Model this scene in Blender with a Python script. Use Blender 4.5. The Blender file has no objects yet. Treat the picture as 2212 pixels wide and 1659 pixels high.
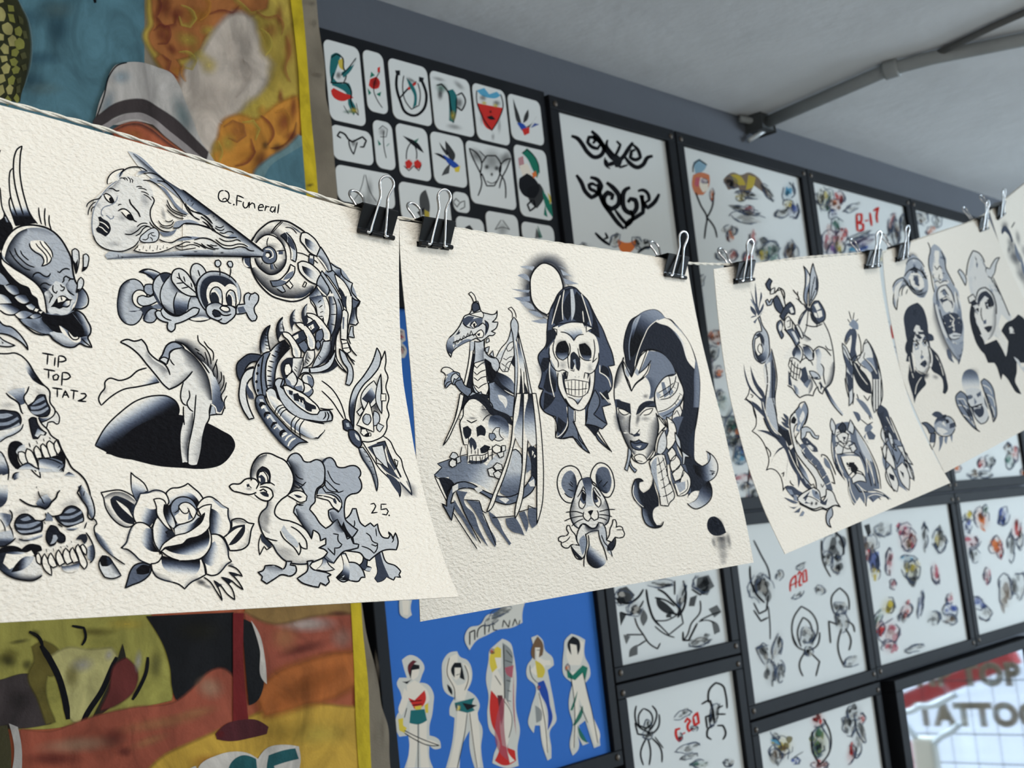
import bpy, bmesh, math, random
import numpy as np
from mathutils import Vector, Matrix
random.seed(5)
scene = bpy.context.scene
C = bpy.context.collection

# ------------------------------------------------------------------ camera
F, CX, CY = 2800.0, 1106.0, 829.5            # focal length and centre for a 2212 x 1659 frame
def rot(yaw, pitch, roll):
    f = np.array([math.cos(yaw)*math.cos(pitch), math.sin(yaw)*math.cos(pitch), math.sin(pitch)])
    r = np.cross(f, [0, 0, 1.]); r /= np.linalg.norm(r); u = np.cross(r, f)
    c, s = math.cos(roll), math.sin(roll)
    return np.array([c*r+s*u, -s*r+c*u, f])
M = rot(*np.radians([41.83, 7.21, -6.11]))
EYE = np.array([0, 0, 1.70])
cam = bpy.data.cameras.new('camera'); camo = bpy.data.objects.new('camera', cam); C.objects.link(camo)
m4 = Matrix.Identity(4)
for i in range(3):
    m4[i][0], m4[i][1], m4[i][2], m4[i][3] = M[0][i], M[1][i], -M[2][i], EYE[i]
camo.matrix_world = m4
cam.sensor_width = 36; cam.lens = F/2212*36; cam.clip_start = .01
cam.dof.use_dof = True; cam.dof.focus_distance = .85; cam.dof.aperture_fstop = 16.0
scene.camera = camo

# ------------------------------------------------------------------ light and exposure
scene.view_settings.view_transform = 'Standard'; scene.view_settings.look = 'None'
scene.view_settings.exposure = 0.0; scene.view_settings.gamma = 1
scene.cycles.use_denoising = True
scene.cycles.transparent_max_bounces = 48
w = bpy.data.worlds.new('sky'); scene.world = w; w.use_nodes = True
bg = w.node_tree.nodes['Background']; bg.inputs[0].default_value = (.72, .84, 1, 1); bg.inputs[1].default_value = 2.8
def area(name, loc, to, sx, sy, power, col):
    l = bpy.data.lights.new(name, 'AREA'); l.shape = 'RECTANGLE'; l.size = sx; l.size_y = sy; l.energy = power; l.color = col
    o = bpy.data.objects.new(name, l); C.objects.link(o); o.location = loc
    o.rotation_euler = (Vector(to)-Vector(loc)).to_track_quat('-Z', 'Y').to_euler()
    return o
# a strip lamp under the ceiling above the line, daylight through the shop window at the right end and an added warm fill lamp behind the camera
area('ceiling_strip_lamp', (.55, .12, 2.345), (.55, .22, 0), 1.7, .34, 7.5, (1, .97, .93))
area('window_daylight', (5.1, -1.75, 1.65), (1.0, .35, 1.85), 2.1, 1.1, 125, (.74, .87, 1))
area('warm_fill_lamp', (-.7, -3.25, 1.25), (.7, .8, 1.75), 2.5, 1.7, 46, (1, .96, .90))

# ------------------------------------------------------------------ helpers
def ray(x, y):
    return M.T @ np.array([(x-CX)/F, -(y-CY)/F, 1.0])
def on_y(x, y, Y):
    d = ray(x, y); return EYE + d*(Y/d[1])
def on_plane(x, y, p0, n):
    d = ray(x, y); return EYE + d*(np.dot(p0-EYE, n)/np.dot(d, n))
def lin(c):
    return tuple(((v/255)/12.92 if v/255 <= .04045 else ((v/255+.055)/1.055)**2.4) for v in c)
def obj(name, verts, faces, mat, parent=None, smooth=False):
    me = bpy.data.meshes.new(name); me.from_pydata([tuple(map(float, v)) for v in verts], [], faces)
    if mat: me.materials.append(mat)
    if smooth: me.polygons.foreach_set('use_smooth', [True]*len(me.polygons))
    o = bpy.data.objects.new(name, me); C.objects.link(o)
    if parent: o.parent = parent
    return o
def bm_obj(name, bm, mat, parent=None, smooth=False):
    me = bpy.data.meshes.new(name); bmesh.ops.recalc_face_normals(bm, faces=bm.faces); bm.to_mesh(me); bm.free()
    if mat: me.materials.append(mat)
    if smooth: me.polygons.foreach_set('use_smooth', [True]*len(me.polygons))
    o = bpy.data.objects.new(name, me); C.objects.link(o)
    if parent: o.parent = parent
    return o
def tag(o, label, cat=None, group=None, kind=None):
    if label: o['label'] = label
    if cat: o['category'] = cat
    if group: o['group'] = group
    if kind: o['kind'] = kind
    return o
def empty(name, loc, label, cat, group=None):
    o = bpy.data.objects.new(name, None); C.objects.link(o); o.location = [float(v) for v in loc]; o.empty_display_size = .05
    return tag(o, label, cat, group)
def adopt(o, root):
    o.parent = root; o.matrix_parent_inverse = Matrix.Translation(-root.location)
    return o
def box(bm, a, b, bev=0):
    r = bmesh.ops.create_cube(bm, size=1)
    a, b = Vector([float(v) for v in a]), Vector([float(v) for v in b])
    for v in r['verts']:
        v.co = Vector(((a[i]+b[i])/2+v.co[i]*(b[i]-a[i]) for i in range(3)))
    if bev:
        es = list({e for v in r['verts'] for e in v.link_edges})
        bmesh.ops.bevel(bm, geom=es, offset=bev, segments=2, affect='EDGES', profile=.5)
def tube(pts, r, n=10, cap=True):
    """vertices and faces of a round tube along pts"""
    P = [np.array(p, float) for p in pts]; V, Fc = [], []
    up = np.array([.13, .31, .94])
    for i, p in enumerate(P):
        t = P[min(i+1, len(P)-1)]-P[max(i-1, 0)]; t /= np.linalg.norm(t)+1e-12
        a = np.cross(t, up); a /= np.linalg.norm(a)+1e-12; b = np.cross(t, a); up = np.cross(a, t) if i else up
        rr = r(i) if callable(r) else r
        for k in range(n):
            q = 2*math.pi*k/n; V.append(p+rr*(math.cos(q)*a+math.sin(q)*b))
    for i in range(len(P)-1):
        for k in range(n):
            Fc.append((i*n+k, i*n+(k+1) % n, (i+1)*n+(k+1) % n, (i+1)*n+k))
    if cap: Fc += [tuple(range(n))[::-1], tuple(range((len(P)-1)*n, len(P)*n))]
    return V, Fc
def curve(pts, step=4.0, closed=False, sharp=56):
    """smooth line through pts; turns sharper than the limit stay corners"""
    P = [np.array(p, float) for p in pts]; n = len(P)
    if n < 3 and not closed: 
        out = []
        for a, b in zip(P, P[1:]):
            k = max(1, int(np.linalg.norm(b-a)/step)); out += [a+(b-a)*j/k for j in range(k)]
        return np.array(out+[P[-1]])
    T = []
    for i in range(n):
        a, b, c = P[(i-1) % n], P[i], P[(i+1) % n]
        if not closed and i in (0, n-1): T.append(None); continue
        u, v = b-a, c-b; lu, lv = np.linalg.norm(u)+1e-9, np.linalg.norm(v)+1e-9
        ang = math.degrees(math.acos(max(-1, min(1, float(np.dot(u, v)/lu/lv)))))
        if ang > sharp: T.append(None)
        else:
            d = u/lu*lv+v/lv*lu; d /= np.linalg.norm(d)+1e-9; T.append(d)
    out = []
    for i in range(n if closed else n-1):
        j = (i+1) % n; p, q = P[i], P[j]; L = np.linalg.norm(q-p)
        if L < 1e-6: continue
        ch = (q-p)/L
        t0, t1 = T[i], T[j]
        if t0 is None and t1 is None: t0 = t1 = ch
        elif t0 is None: t0 = 2*ch*np.dot(ch, t1)-t1; t0 = (t0+ch)/2
        elif t1 is None: t1 = 2*ch*np.dot(ch, t0)-t0; t1 = (t1+ch)/2
        k = max(1, int(math.ceil(L/step)))
        for s in range(k):
            t = s/k; h = t*t*(3-2*t)
            out.append(p*(1-h)+q*h+L*(t*(1-t)**2*t0-t*t*(1-t)*t1))
    if not closed: out.append(P[-1])
    return np.array(out)

# ------------------------------------------------------------------ materials
def mat(name, col, rough=.5, metal=0, spec=.5, noise=0, nscale=20, bump=0, bscale=100, two=None):
    m = bpy.data.materials.new(name); m.use_nodes = True; nt = m.node_tree; b = nt.nodes['Principled BSDF']
    c = lin(col)+(1,)
    b.inputs['Base Color'].default_value = c; b.inputs['Roughness'].default_value = rough
    b.inputs['Metallic'].default_value = metal; b.inputs['Specular IOR Level'].default_value = spec
    geo = nt.nodes.new('ShaderNodeNewGeometry')
    if noise or two:
        n = nt.nodes.new('ShaderNodeTexNoise'); n.inputs['Scale'].default_value = nscale; n.inputs['Detail'].default_value = 5
        nt.links.new(geo.outputs['Position'], n.inputs['Vector'])
        r = nt.nodes.new('ShaderNodeValToRGB'); e = r.color_ramp.elements
        e[0].position, e[1].position = .35, .68
        e[0].color = tuple(x*(1-noise) for x in c[:3])+(1,) if not two else lin(two)+(1,)
        e[1].color = tuple(min(1, x*(1+noise*.6)) for x in c[:3])+(1,) if not two else c
        nt.links.new(n.outputs['Fac'], r.inputs['Fac']); nt.links.new(r.outputs['Color'], b.inputs['Base Color'])
    if bump:
        n2 = nt.nodes.new('ShaderNodeTexNoise'); n2.inputs['Scale'].default_value = bscale; n2.inputs['Detail'].default_value = 3
        nt.links.new(geo.outputs['Position'], n2.inputs['Vector'])
        bp = nt.nodes.new('ShaderNodeBump'); bp.inputs['Strength'].default_value = 1; bp.inputs['Distance'].default_value = bump
        nt.links.new(n2.outputs['Fac'], bp.inputs['Height']); nt.links.new(bp.outputs['Normal'], b.inputs['Normal'])
    return m
def grain(nt, b, dist, scale, sx=1.0):
    """cold pressed paper tooth, shared by bare paper and inked paper"""
    geo = nt.nodes.new('ShaderNodeNewGeometry')
    mp = nt.nodes.new('ShaderNodeMapping'); mp.inputs['Rotation'].default_value = (0, math.radians(28), 0); mp.inputs['Scale'].default_value = (sx, 1, 1.0)
    nt.links.new(geo.outputs['Position'], mp.inputs['Vector'])
    n = nt.nodes.new('ShaderNodeTexNoise'); n.inputs['Scale'].default_value = scale; n.inputs['Detail'].default_value = 2.5; n.inputs['Roughness'].default_value = .55
    nt.links.new(mp.outputs['Vector'], n.inputs['Vector'])
    bp = nt.nodes.new('ShaderNodeBump'); bp.inputs['Strength'].default_value = 1; bp.inputs['Distance'].default_value = dist
    nt.links.new(n.outputs['Fac'], bp.inputs['Height']); nt.links.new(bp.outputs['Normal'], b.inputs['Normal'])
PAPER = (232, 226, 214)
def paper_mat(name, col, dist, scale, sx=1.0):
    m = bpy.data.materials.new(name); m.use_nodes = True; nt = m.node_tree; b = nt.nodes['Principled BSDF']
    b.inputs['Base Color'].default_value = lin(col)+(1,); b.inputs['Roughness'].default_value = .85; b.inputs['Specular IOR Level'].default_value = .25
    if dist: grain(nt, b, dist, scale, sx)
    return m
def ink_mat(name, dist, scale, sx=1.0, rough=.8):
    m = bpy.data.materials.new(name); m.use_nodes = True; nt = m.node_tree; b = nt.nodes['Principled BSDF']
    a = nt.nodes.new('ShaderNodeAttribute'); a.attribute_name = 'ink'
    nt.links.new(a.outputs['Color'], b.inputs['Base Color']); nt.links.new(a.outputs['Alpha'], b.inputs['Alpha'])
    b.inputs['Roughness'].default_value = rough; b.inputs['Specular IOR Level'].default_value = .1
    if dist: grain(nt, b, dist, scale, sx)
    return m
GR = (.0014, 520, .58)
M_PAPER = paper_mat('watercolour_paper', PAPER, *GR)
M_INK = ink_mat('ink_on_paper', *GR)
M_PRINT = paper_mat('print_paper', (215, 217, 214), 0, 0)
M_PINK = ink_mat('printed_ink', 0, 0)
M_FRAME = mat('black_frame', (20, 22, 26), .6, 0, .12, noise=.12, nscale=30)
M_CANVAS = mat('raw_canvas', (132, 122, 106), .9, 0, .2, noise=.3, nscale=14, bump=.0006, bscale=700)
M_PAINT = ink_mat('banner_paint', .0005, 420, 1, .7)
def brushed(m):
    """uneven hand brushed paint: streaky lighter and darker pigment"""
    nt = m.node_tree; b = nt.nodes['Principled BSDF']; a = nt.nodes['Attribute']; geo = nt.nodes.new('ShaderNodeNewGeometry')
    mp = nt.nodes.new('ShaderNodeMapping'); mp.inputs['Scale'].default_value = (1, 1, .55); mp.inputs['Rotation'].default_value = (0, .7, 0); nt.links.new(geo.outputs['Position'], mp.inputs['Vector'])
    n = nt.nodes.new('ShaderNodeTexNoise'); n.inputs['Scale'].default_value = 26; n.inputs['Detail'].default_value = 7; n.inputs['Roughness'].default_value = .62; n.inputs['Distortion'].default_value = 1.1
    nt.links.new(mp.outputs['Vector'], n.inputs['Vector'])
    r = nt.nodes.new('ShaderNodeMapRange'); r.inputs['From Min'].default_value = .3; r.inputs['From Max'].default_value = .7; r.inputs['To Min'].default_value = .62; r.inputs['To Max'].default_value = 1.3
    nt.links.new(n.outputs['Fac'], r.inputs['Value'])
    v = nt.nodes.new('ShaderNodeVectorMath'); v.operation = 'SCALE'; nt.links.new(a.outputs['Color'], v.inputs[0]); nt.links.new(r.outputs['Result'], v.inputs['Scale'])
    nt.links.new(v.outputs['Vector'], b.inputs['Base Color'])
brushed(M_PAINT)
M_CLIP = mat('black_clip_enamel', (9, 10, 12), .3, 0, .22)
M_WIRE = mat('nickel_wire', (205, 205, 205), .16, 1)
M_CORD = mat('white_cotton_cord', (226, 222, 210), .9, 0, .2, noise=.12, nscale=900)
M_SCREW = mat('dull_screw', (92, 84, 76), .45, .7)

# ------------------------------------------------------------------ ink drawings traced as vector shapes and laid on a surface
SL = np.array(lin((70, 84, 108))); BK = np.array(lin((9, 9, 14))); PW = np.array(lin(PAPER))
RAMP = [(0, np.array(lin(PAPER))), (.25, np.array(lin((194, 197, 199)))), (.5, np.array(lin((128, 137, 151)))), (.75, np.array(lin((66, 74, 91)))), (1, BK)]
PAL = {k: lin(v) for k, v in dict(k=(24, 26, 30), r=(196, 48, 42), g=(30, 112, 92), t=(34, 104, 106), b=(38, 74, 158), y=(214, 190, 70), o=(214, 116, 60), n=(112, 86, 62),
    p=(104, 72, 150), s=(226, 216, 200), e=(120, 128, 132), c=(86, 158, 190), m=(196, 98, 112), d=(92, 40, 46), p1=(205, 202, 192), w=(222, 222, 218),
    B=(86, 124, 136), B1=(112, 142, 146), B2=(66, 104, 122), B3=(120, 148, 152), S1=(52, 54, 34), S2=(172, 164, 104), S3=(84, 84, 52), S4=(140, 140, 70),
    Y1=(190, 164, 74), Y2=(212, 188, 84), Y3=(204, 178, 40), Y4=(206, 164, 66), O1=(178, 112, 62), O2=(206, 140, 58), O3=(182, 104, 50), R1=(136, 60, 48), R2=(104, 48, 44), R3=(122, 36, 36),
    K2=(58, 52, 48), K3=(66, 58, 58), K4=(44, 42, 32), K5=(24, 24, 26), W1=(206, 192, 178), W2=(190, 184, 178), W3=(214, 206, 196), E1=(156, 148, 146), E2=(150, 170, 180),
    M1=(178, 96, 66), U1=(160, 154, 78), U2=(104, 94, 44), U3=(188, 180, 120), U4=(74, 70, 46), U5=(150, 118, 70), F1=(160, 84, 64), F2=(190, 130, 88), F3=(198, 158, 128), F4=(196, 150, 132),
    D1=(104, 48, 44), D2=(82, 36, 40), T1=(38, 92, 96), C1=(158, 146, 126), C2=(112, 100, 84)).items()}
for _k in 'B B1 B2 B3 S1 S2 S3 S4 Y1 Y2 Y3 Y4 O1 O2 O3 R1 R2 R3 K2 K3 K4 K5 W1 W2 W3 E1 E2 M1 U1 U2 U3 U4 U5 F1 F2 F3 F4 D1 D2 T1 C1 C2'.split(): PAL[_k] = tuple(v*.86 for v in PAL[_k])   # all banner colours darkened evenly
def shade(d):
    for (a, ca), (b, cb) in zip(RAMP, RAMP[1:]):
        if d <= b: return ca+(cb-ca)*((d-a)/(b-a))
    return BK
def colour(tok):
    """opaque colour of a fill and its alpha"""
    if tok[0].isalpha():
        n, _, f = tok.partition('.')
        return np.array(PAL[n]), float('0.'+f) if f else 1.0
    return shade(float(tok)), 1.0
def soft(a):
    return min(a, 1.)

class Ink:
    def __init__(self, hit, dz, base=1, cell=26., spot=1.):
        self.hit, self.dz, self.layer, self.last, self.cell, self.spot = hit, dz, base, None, cell, spot
        self.V, self.F, self.K = [], [], []
    def bump(self, key):
        if key is None or key != self.last: self.layer += 1
        self.last = key
    def add(self, px, cols, faces):
        o = len(self.V); off = self.layer*self.dz
        self.V += [self.hit(p[0], p[1], off) for p in px]; self.K += cols
        self.F += [tuple(i+o for i in f) for f in faces]
    def fill(self, pts, colf, step=5., grid=None, key=None):
        grid = grid or self.cell
        self.bump(key)
        c = curve(pts, step, True)
        if len(c) < 3: return
        x0, y0 = c[:, 0], c[:, 1]; x1, y1 = np.roll(x0, -1), np.roll(y0, -1)
        lv = []
        for v in np.sort(y0):
            while lv and v-lv[-1] > grid: lv.append(lv[-1]+grid)
            if not lv or v-lv[-1] > .4: lv.append(v)
        dy = np.where(np.abs(y1-y0) < 1e-9, 1e-9, y1-y0)
        px, fc = [], []
        for a, b in zip(lv, lv[1:]):
            m = (a+b)/2; act = np.nonzero((y0 <= m) != (y1 <= m))[0]
            if len(act) < 2: continue
            xm = x0[act]+(m-y0[act])*(x1-x0)[act]/dy[act]; od = np.argsort(xm); act = act[od]; wn = 0
            at = lambda i, y: x0[i]+(min(max(y, min(y0[i], y1[i])-.4), max(y0[i], y1[i])+.4)-y0[i])*(x1[i]-x0[i])/dy[i]
            for k in range(len(act)-1):
                i, j = act[k], act[k+1]; wn += 1 if y1[i] > y0[i] else -1
                if wn == 0: continue
                la, ra, lb, rb = at(i, a), at(j, a), at(i, b), at(j, b)
                if ra < la: la = ra = (la+ra)/2
                if rb < lb: lb = rb = (lb+rb)/2
                nx = max(1, int(math.ceil(max(ra-la, rb-lb)/grid))); o = len(px)
                for q in range(nx+1):
                    t = q/nx; px += [(la+(ra-la)*t, a), (lb+(rb-lb)*t, b)]
                fc += [(o+2*q, o+2*q+1, o+2*q+3, o+2*q+2) for q in range(nx)]
        if fc: self.add(px, [colf(p) for p in px], fc)
    def line(self, pts, wd, col, closed=False, key='line'):
        self.bump(key)
        c = curve(pts, 4. if wd < 6 else 6., closed)
        if closed: c = np.vstack([c, c[:2]])
        n = len(c)
        if n < 2: return
        t = np.gradient(c, axis=0); t /= (np.linalg.norm(t, axis=1)[:, None]+1e-9); nr = np.stack([-t[:, 1], t[:, 0]], 1)
        s = np.concatenate([[0], np.cumsum(np.linalg.norm(np.diff(c, axis=0), axis=1))])
        wv = np.full(n, wd/2.)
        if not closed:
            e = np.minimum(s, s[-1]-s)/(wd*1.6); wv *= .62+.38*np.minimum(1, e)
        px, fc = [], []
        for i in range(n): px += [c[i]+nr[i]*wv[i], c[i]-nr[i]*wv[i]]
        for i in range(n-1): fc.append((2*i, 2*i+1, 2*i+3, 2*i+2))
        self.add(px, [tuple(col)+(1,)]*len(px), fc)
    def ribbon(self, pts, wd, d, tok=None, loop=False):
        self.bump(None)
        c = curve(pts[:-1], 6., True) if loop else curve(pts, 6.)
        if loop: c = np.vstack([c, c[:1]])
        n = len(c)
        t = np.gradient(c, axis=0); t /= (np.linalg.norm(t, axis=1)[:, None]+1e-9); nr = np.stack([-t[:, 1], t[:, 0]], 1)*wd
        K = 5; px, cols, fc = [], [], []
        for i in range(n):
            q = i/(n-1); tp = 1 if loop else min(1, .3+3*q, .3+3*(1-q))
            for k in range(K+1):
                px.append(c[i]+nr[i]*(k/K)*tp); a = d*(1-k/K)**1.25
                cc = SL+(BK-SL)*min(1, a*1.05) if tok is None else np.array(PAL[tok])
                cols.append(tuple(cc)+(soft(a) if k < K else 0.,))
        for i in range(n-1):
            for k in range(K): fc.append((i*(K+1)+k, i*(K+1)+k+1, (i+1)*(K+1)+k+1, (i+1)*(K+1)+k))
        self.add(px, cols, fc)
    def blob(self, x, y, rx, ry, ang, d, tok=None):
        self.bump(None)
        ca, sa = math.cos(math.radians(ang)), math.sin(math.radians(ang)); N = 14
        px, cols, fc = [(x, y)], [], []
        cc = SL+(BK-SL)*min(1, d) if tok is None else np.array(PAL[tok])
        hard = d >= .95 and tok is None
        prof = ((0, 1), (.35, .72), (.68, .28), (1, 0)) if not hard else ((0, 1), (.6, 1), (.9, 1), (1, 0))
        cols.append(tuple(cc)+(soft(d),))
        for r, a in prof[1:]:
            for k in range(N):
                q = 2*math.pi*k/N; u, v = rx*r*math.cos(q), ry*r*math.sin(q)
                px.append((x+u*ca-v*sa, y+u*sa+v*ca)); cols.append(tuple(cc)+(soft(d*a),))
        for k in range(N): fc.append((0, 1+k, 1+(k+1) % N))
        for j in range(2):
            for k in range(N): fc.append((1+j*N+k, 1+(j+1)*N+k, 1+(j+1)*N+(k+1) % N, 1+j*N+(k+1) % N))
        self.add(px, cols, fc)
    def figure(self, x, y, rx, ry, ang, d, tok):
        """a small printed motif: a washed patch broken up by darker and paler touches and thin lines"""
        R = random.Random(int(x*7+y*13)); ca, sa = math.cos(math.radians(ang)), math.sin(math.radians(ang))
        at = lambda u, v: (x+u*rx*ca-v*ry*sa, y+u*rx*sa+v*ry*ca)
        self.blob(x, y, rx*1.05, ry*1.05, ang, d*.42, tok)
        for _ in range(7):
            q, r = R.uniform(0, 6.28), R.uniform(.1, .72); cx, cy = r*math.cos(q), r*math.sin(q); n = R.randint(4, 6); s = R.uniform(.16, .38)
            P = [at(cx+s*R.uniform(.5, 1.2)*math.cos(6.28*k/n), cy+s*R.uniform(.6, 1.4)*math.sin(6.28*k/n)) for k in range(n)]
            m = R.random(); c = np.array(PAL[tok]) if tok else SL
            c = c if m < .5 else (c*.25 if m < .8 else c*.3+PW*.7); k = tuple(c)+(min(1, d*(1.05 if m < .8 else .8)),)
            self.fill(P, lambda p: k)
        for _ in range(4):
            q = R.uniform(0, 6.28); P = [at(R.uniform(.55, .95)*math.cos(q+j*.6), R.uniform(.55, .95)*math.sin(q+j*.6)) for j in range(4)]
            self.line(P, 1.6, BK*.6+SL*.8)
    def run(self, text):
        ox = oy = 0.; u = 1.
        for ln in text.strip().splitlines():
            w = ln.split(); op = w[0]
            if op == 'T': ox, oy, u = map(float, w[1:4]); continue
            pt = lambda a: [(ox+u*float(a[i]), oy+u*float(a[i+1])) for i in range(0, len(a)-1, 2)]
            if op == 'L': self.line(pt(w[2:]), float(w[1]), BK)
            elif op == 'LW': self.line(pt(w[2:]), float(w[1]), PW, key='lw')
            elif op == 'LG': self.line(pt(w[2:]), float(w[1]), shade(.55), key='lg')
            elif op == 'FS':
                c, a = colour(w[1]); k = tuple(c)+(a,); P = pt(w[3:]); self.fill(P, lambda p: k)
                sa = sum(p[0]*q[1]-q[0]*p[1] for p, q in zip(P, P[1:]+P[:1])); self.ribbon(P+[P[0]], float(w[2])*u*(-1 if sa > 0 else 1), 1., w[1], True)
            elif op == 'LC': self.line(pt(w[3:]), float(w[2]), np.array(PAL[w[1]]), key='lc'+w[1])
            elif op == 'F':
                c, a = colour(w[1]); k = tuple(c)+(a,); self.fill(pt(w[2:]), lambda p: k)
            elif op == 'O':
                c, a = colour(w[2]); k = tuple(c)+(a,); P = pt(w[3:]); self.fill(P, lambda p: k); self.line(P, float(w[1]), BK, True)
            elif op == 'G':
                d0, d1 = float(w[1]), float(w[2]); (a, b), = pt(w[3:5]); (a2, b2), = pt(w[5:7])
                vx, vy = a2-a, b2-b; L2 = vx*vx+vy*vy+1e-9
                def cf(p):
                    t = max(0, min(1, ((p[0]-a)*vx+(p[1]-b)*vy)/L2)); t = t*t*(3-2*t)
                    return tuple(shade(d0+(d1-d0)*t))+(1.,)
                self.fill(pt(w[7:]), cf, 5., 8.)
            elif op == 'S':
                tok = w[1] if w[1][0].isalpha() else None
                self.ribbon(pt(w[3:]), float(w[2])*u, .7 if tok else float(w[1]), tok)
            elif op == 'B':
                tok, d = None, w[1]
                if d[0].isalpha():
                    tok, _, f = d.partition('.'); d = float('0.'+f) if f else .85
                (x, y), = pt(w[2:4])
                if self.spot > 1: self.figure(x, y, float(w[4])*u*self.spot, float(w[5])*u*self.spot, float(w[6]) if len(w) > 6 else 0., float(d), tok); continue
                self.blob(x, y, float(w[4])*u*self.spot, float(w[5])*u*self.spot, float(w[6]) if len(w) > 6 else 0., min(1., float(d)*self.spot), tok)
    def build(self, name, m, parent):
        if not self.F: return None
        o = obj(name, self.V, self.F, m)
        at = o.data.color_attributes.new('ink', 'FLOAT_COLOR', 'POINT')
        at.data.foreach_set('color', np.array(self.K, dtype=np.float32).ravel())
        o.parent = parent
        if parent is not None: o.matrix_parent_inverse = parent.matrix_world.inverted() if parent.type != 'EMPTY' else Matrix.Translation(-parent.location)
        return o

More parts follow.
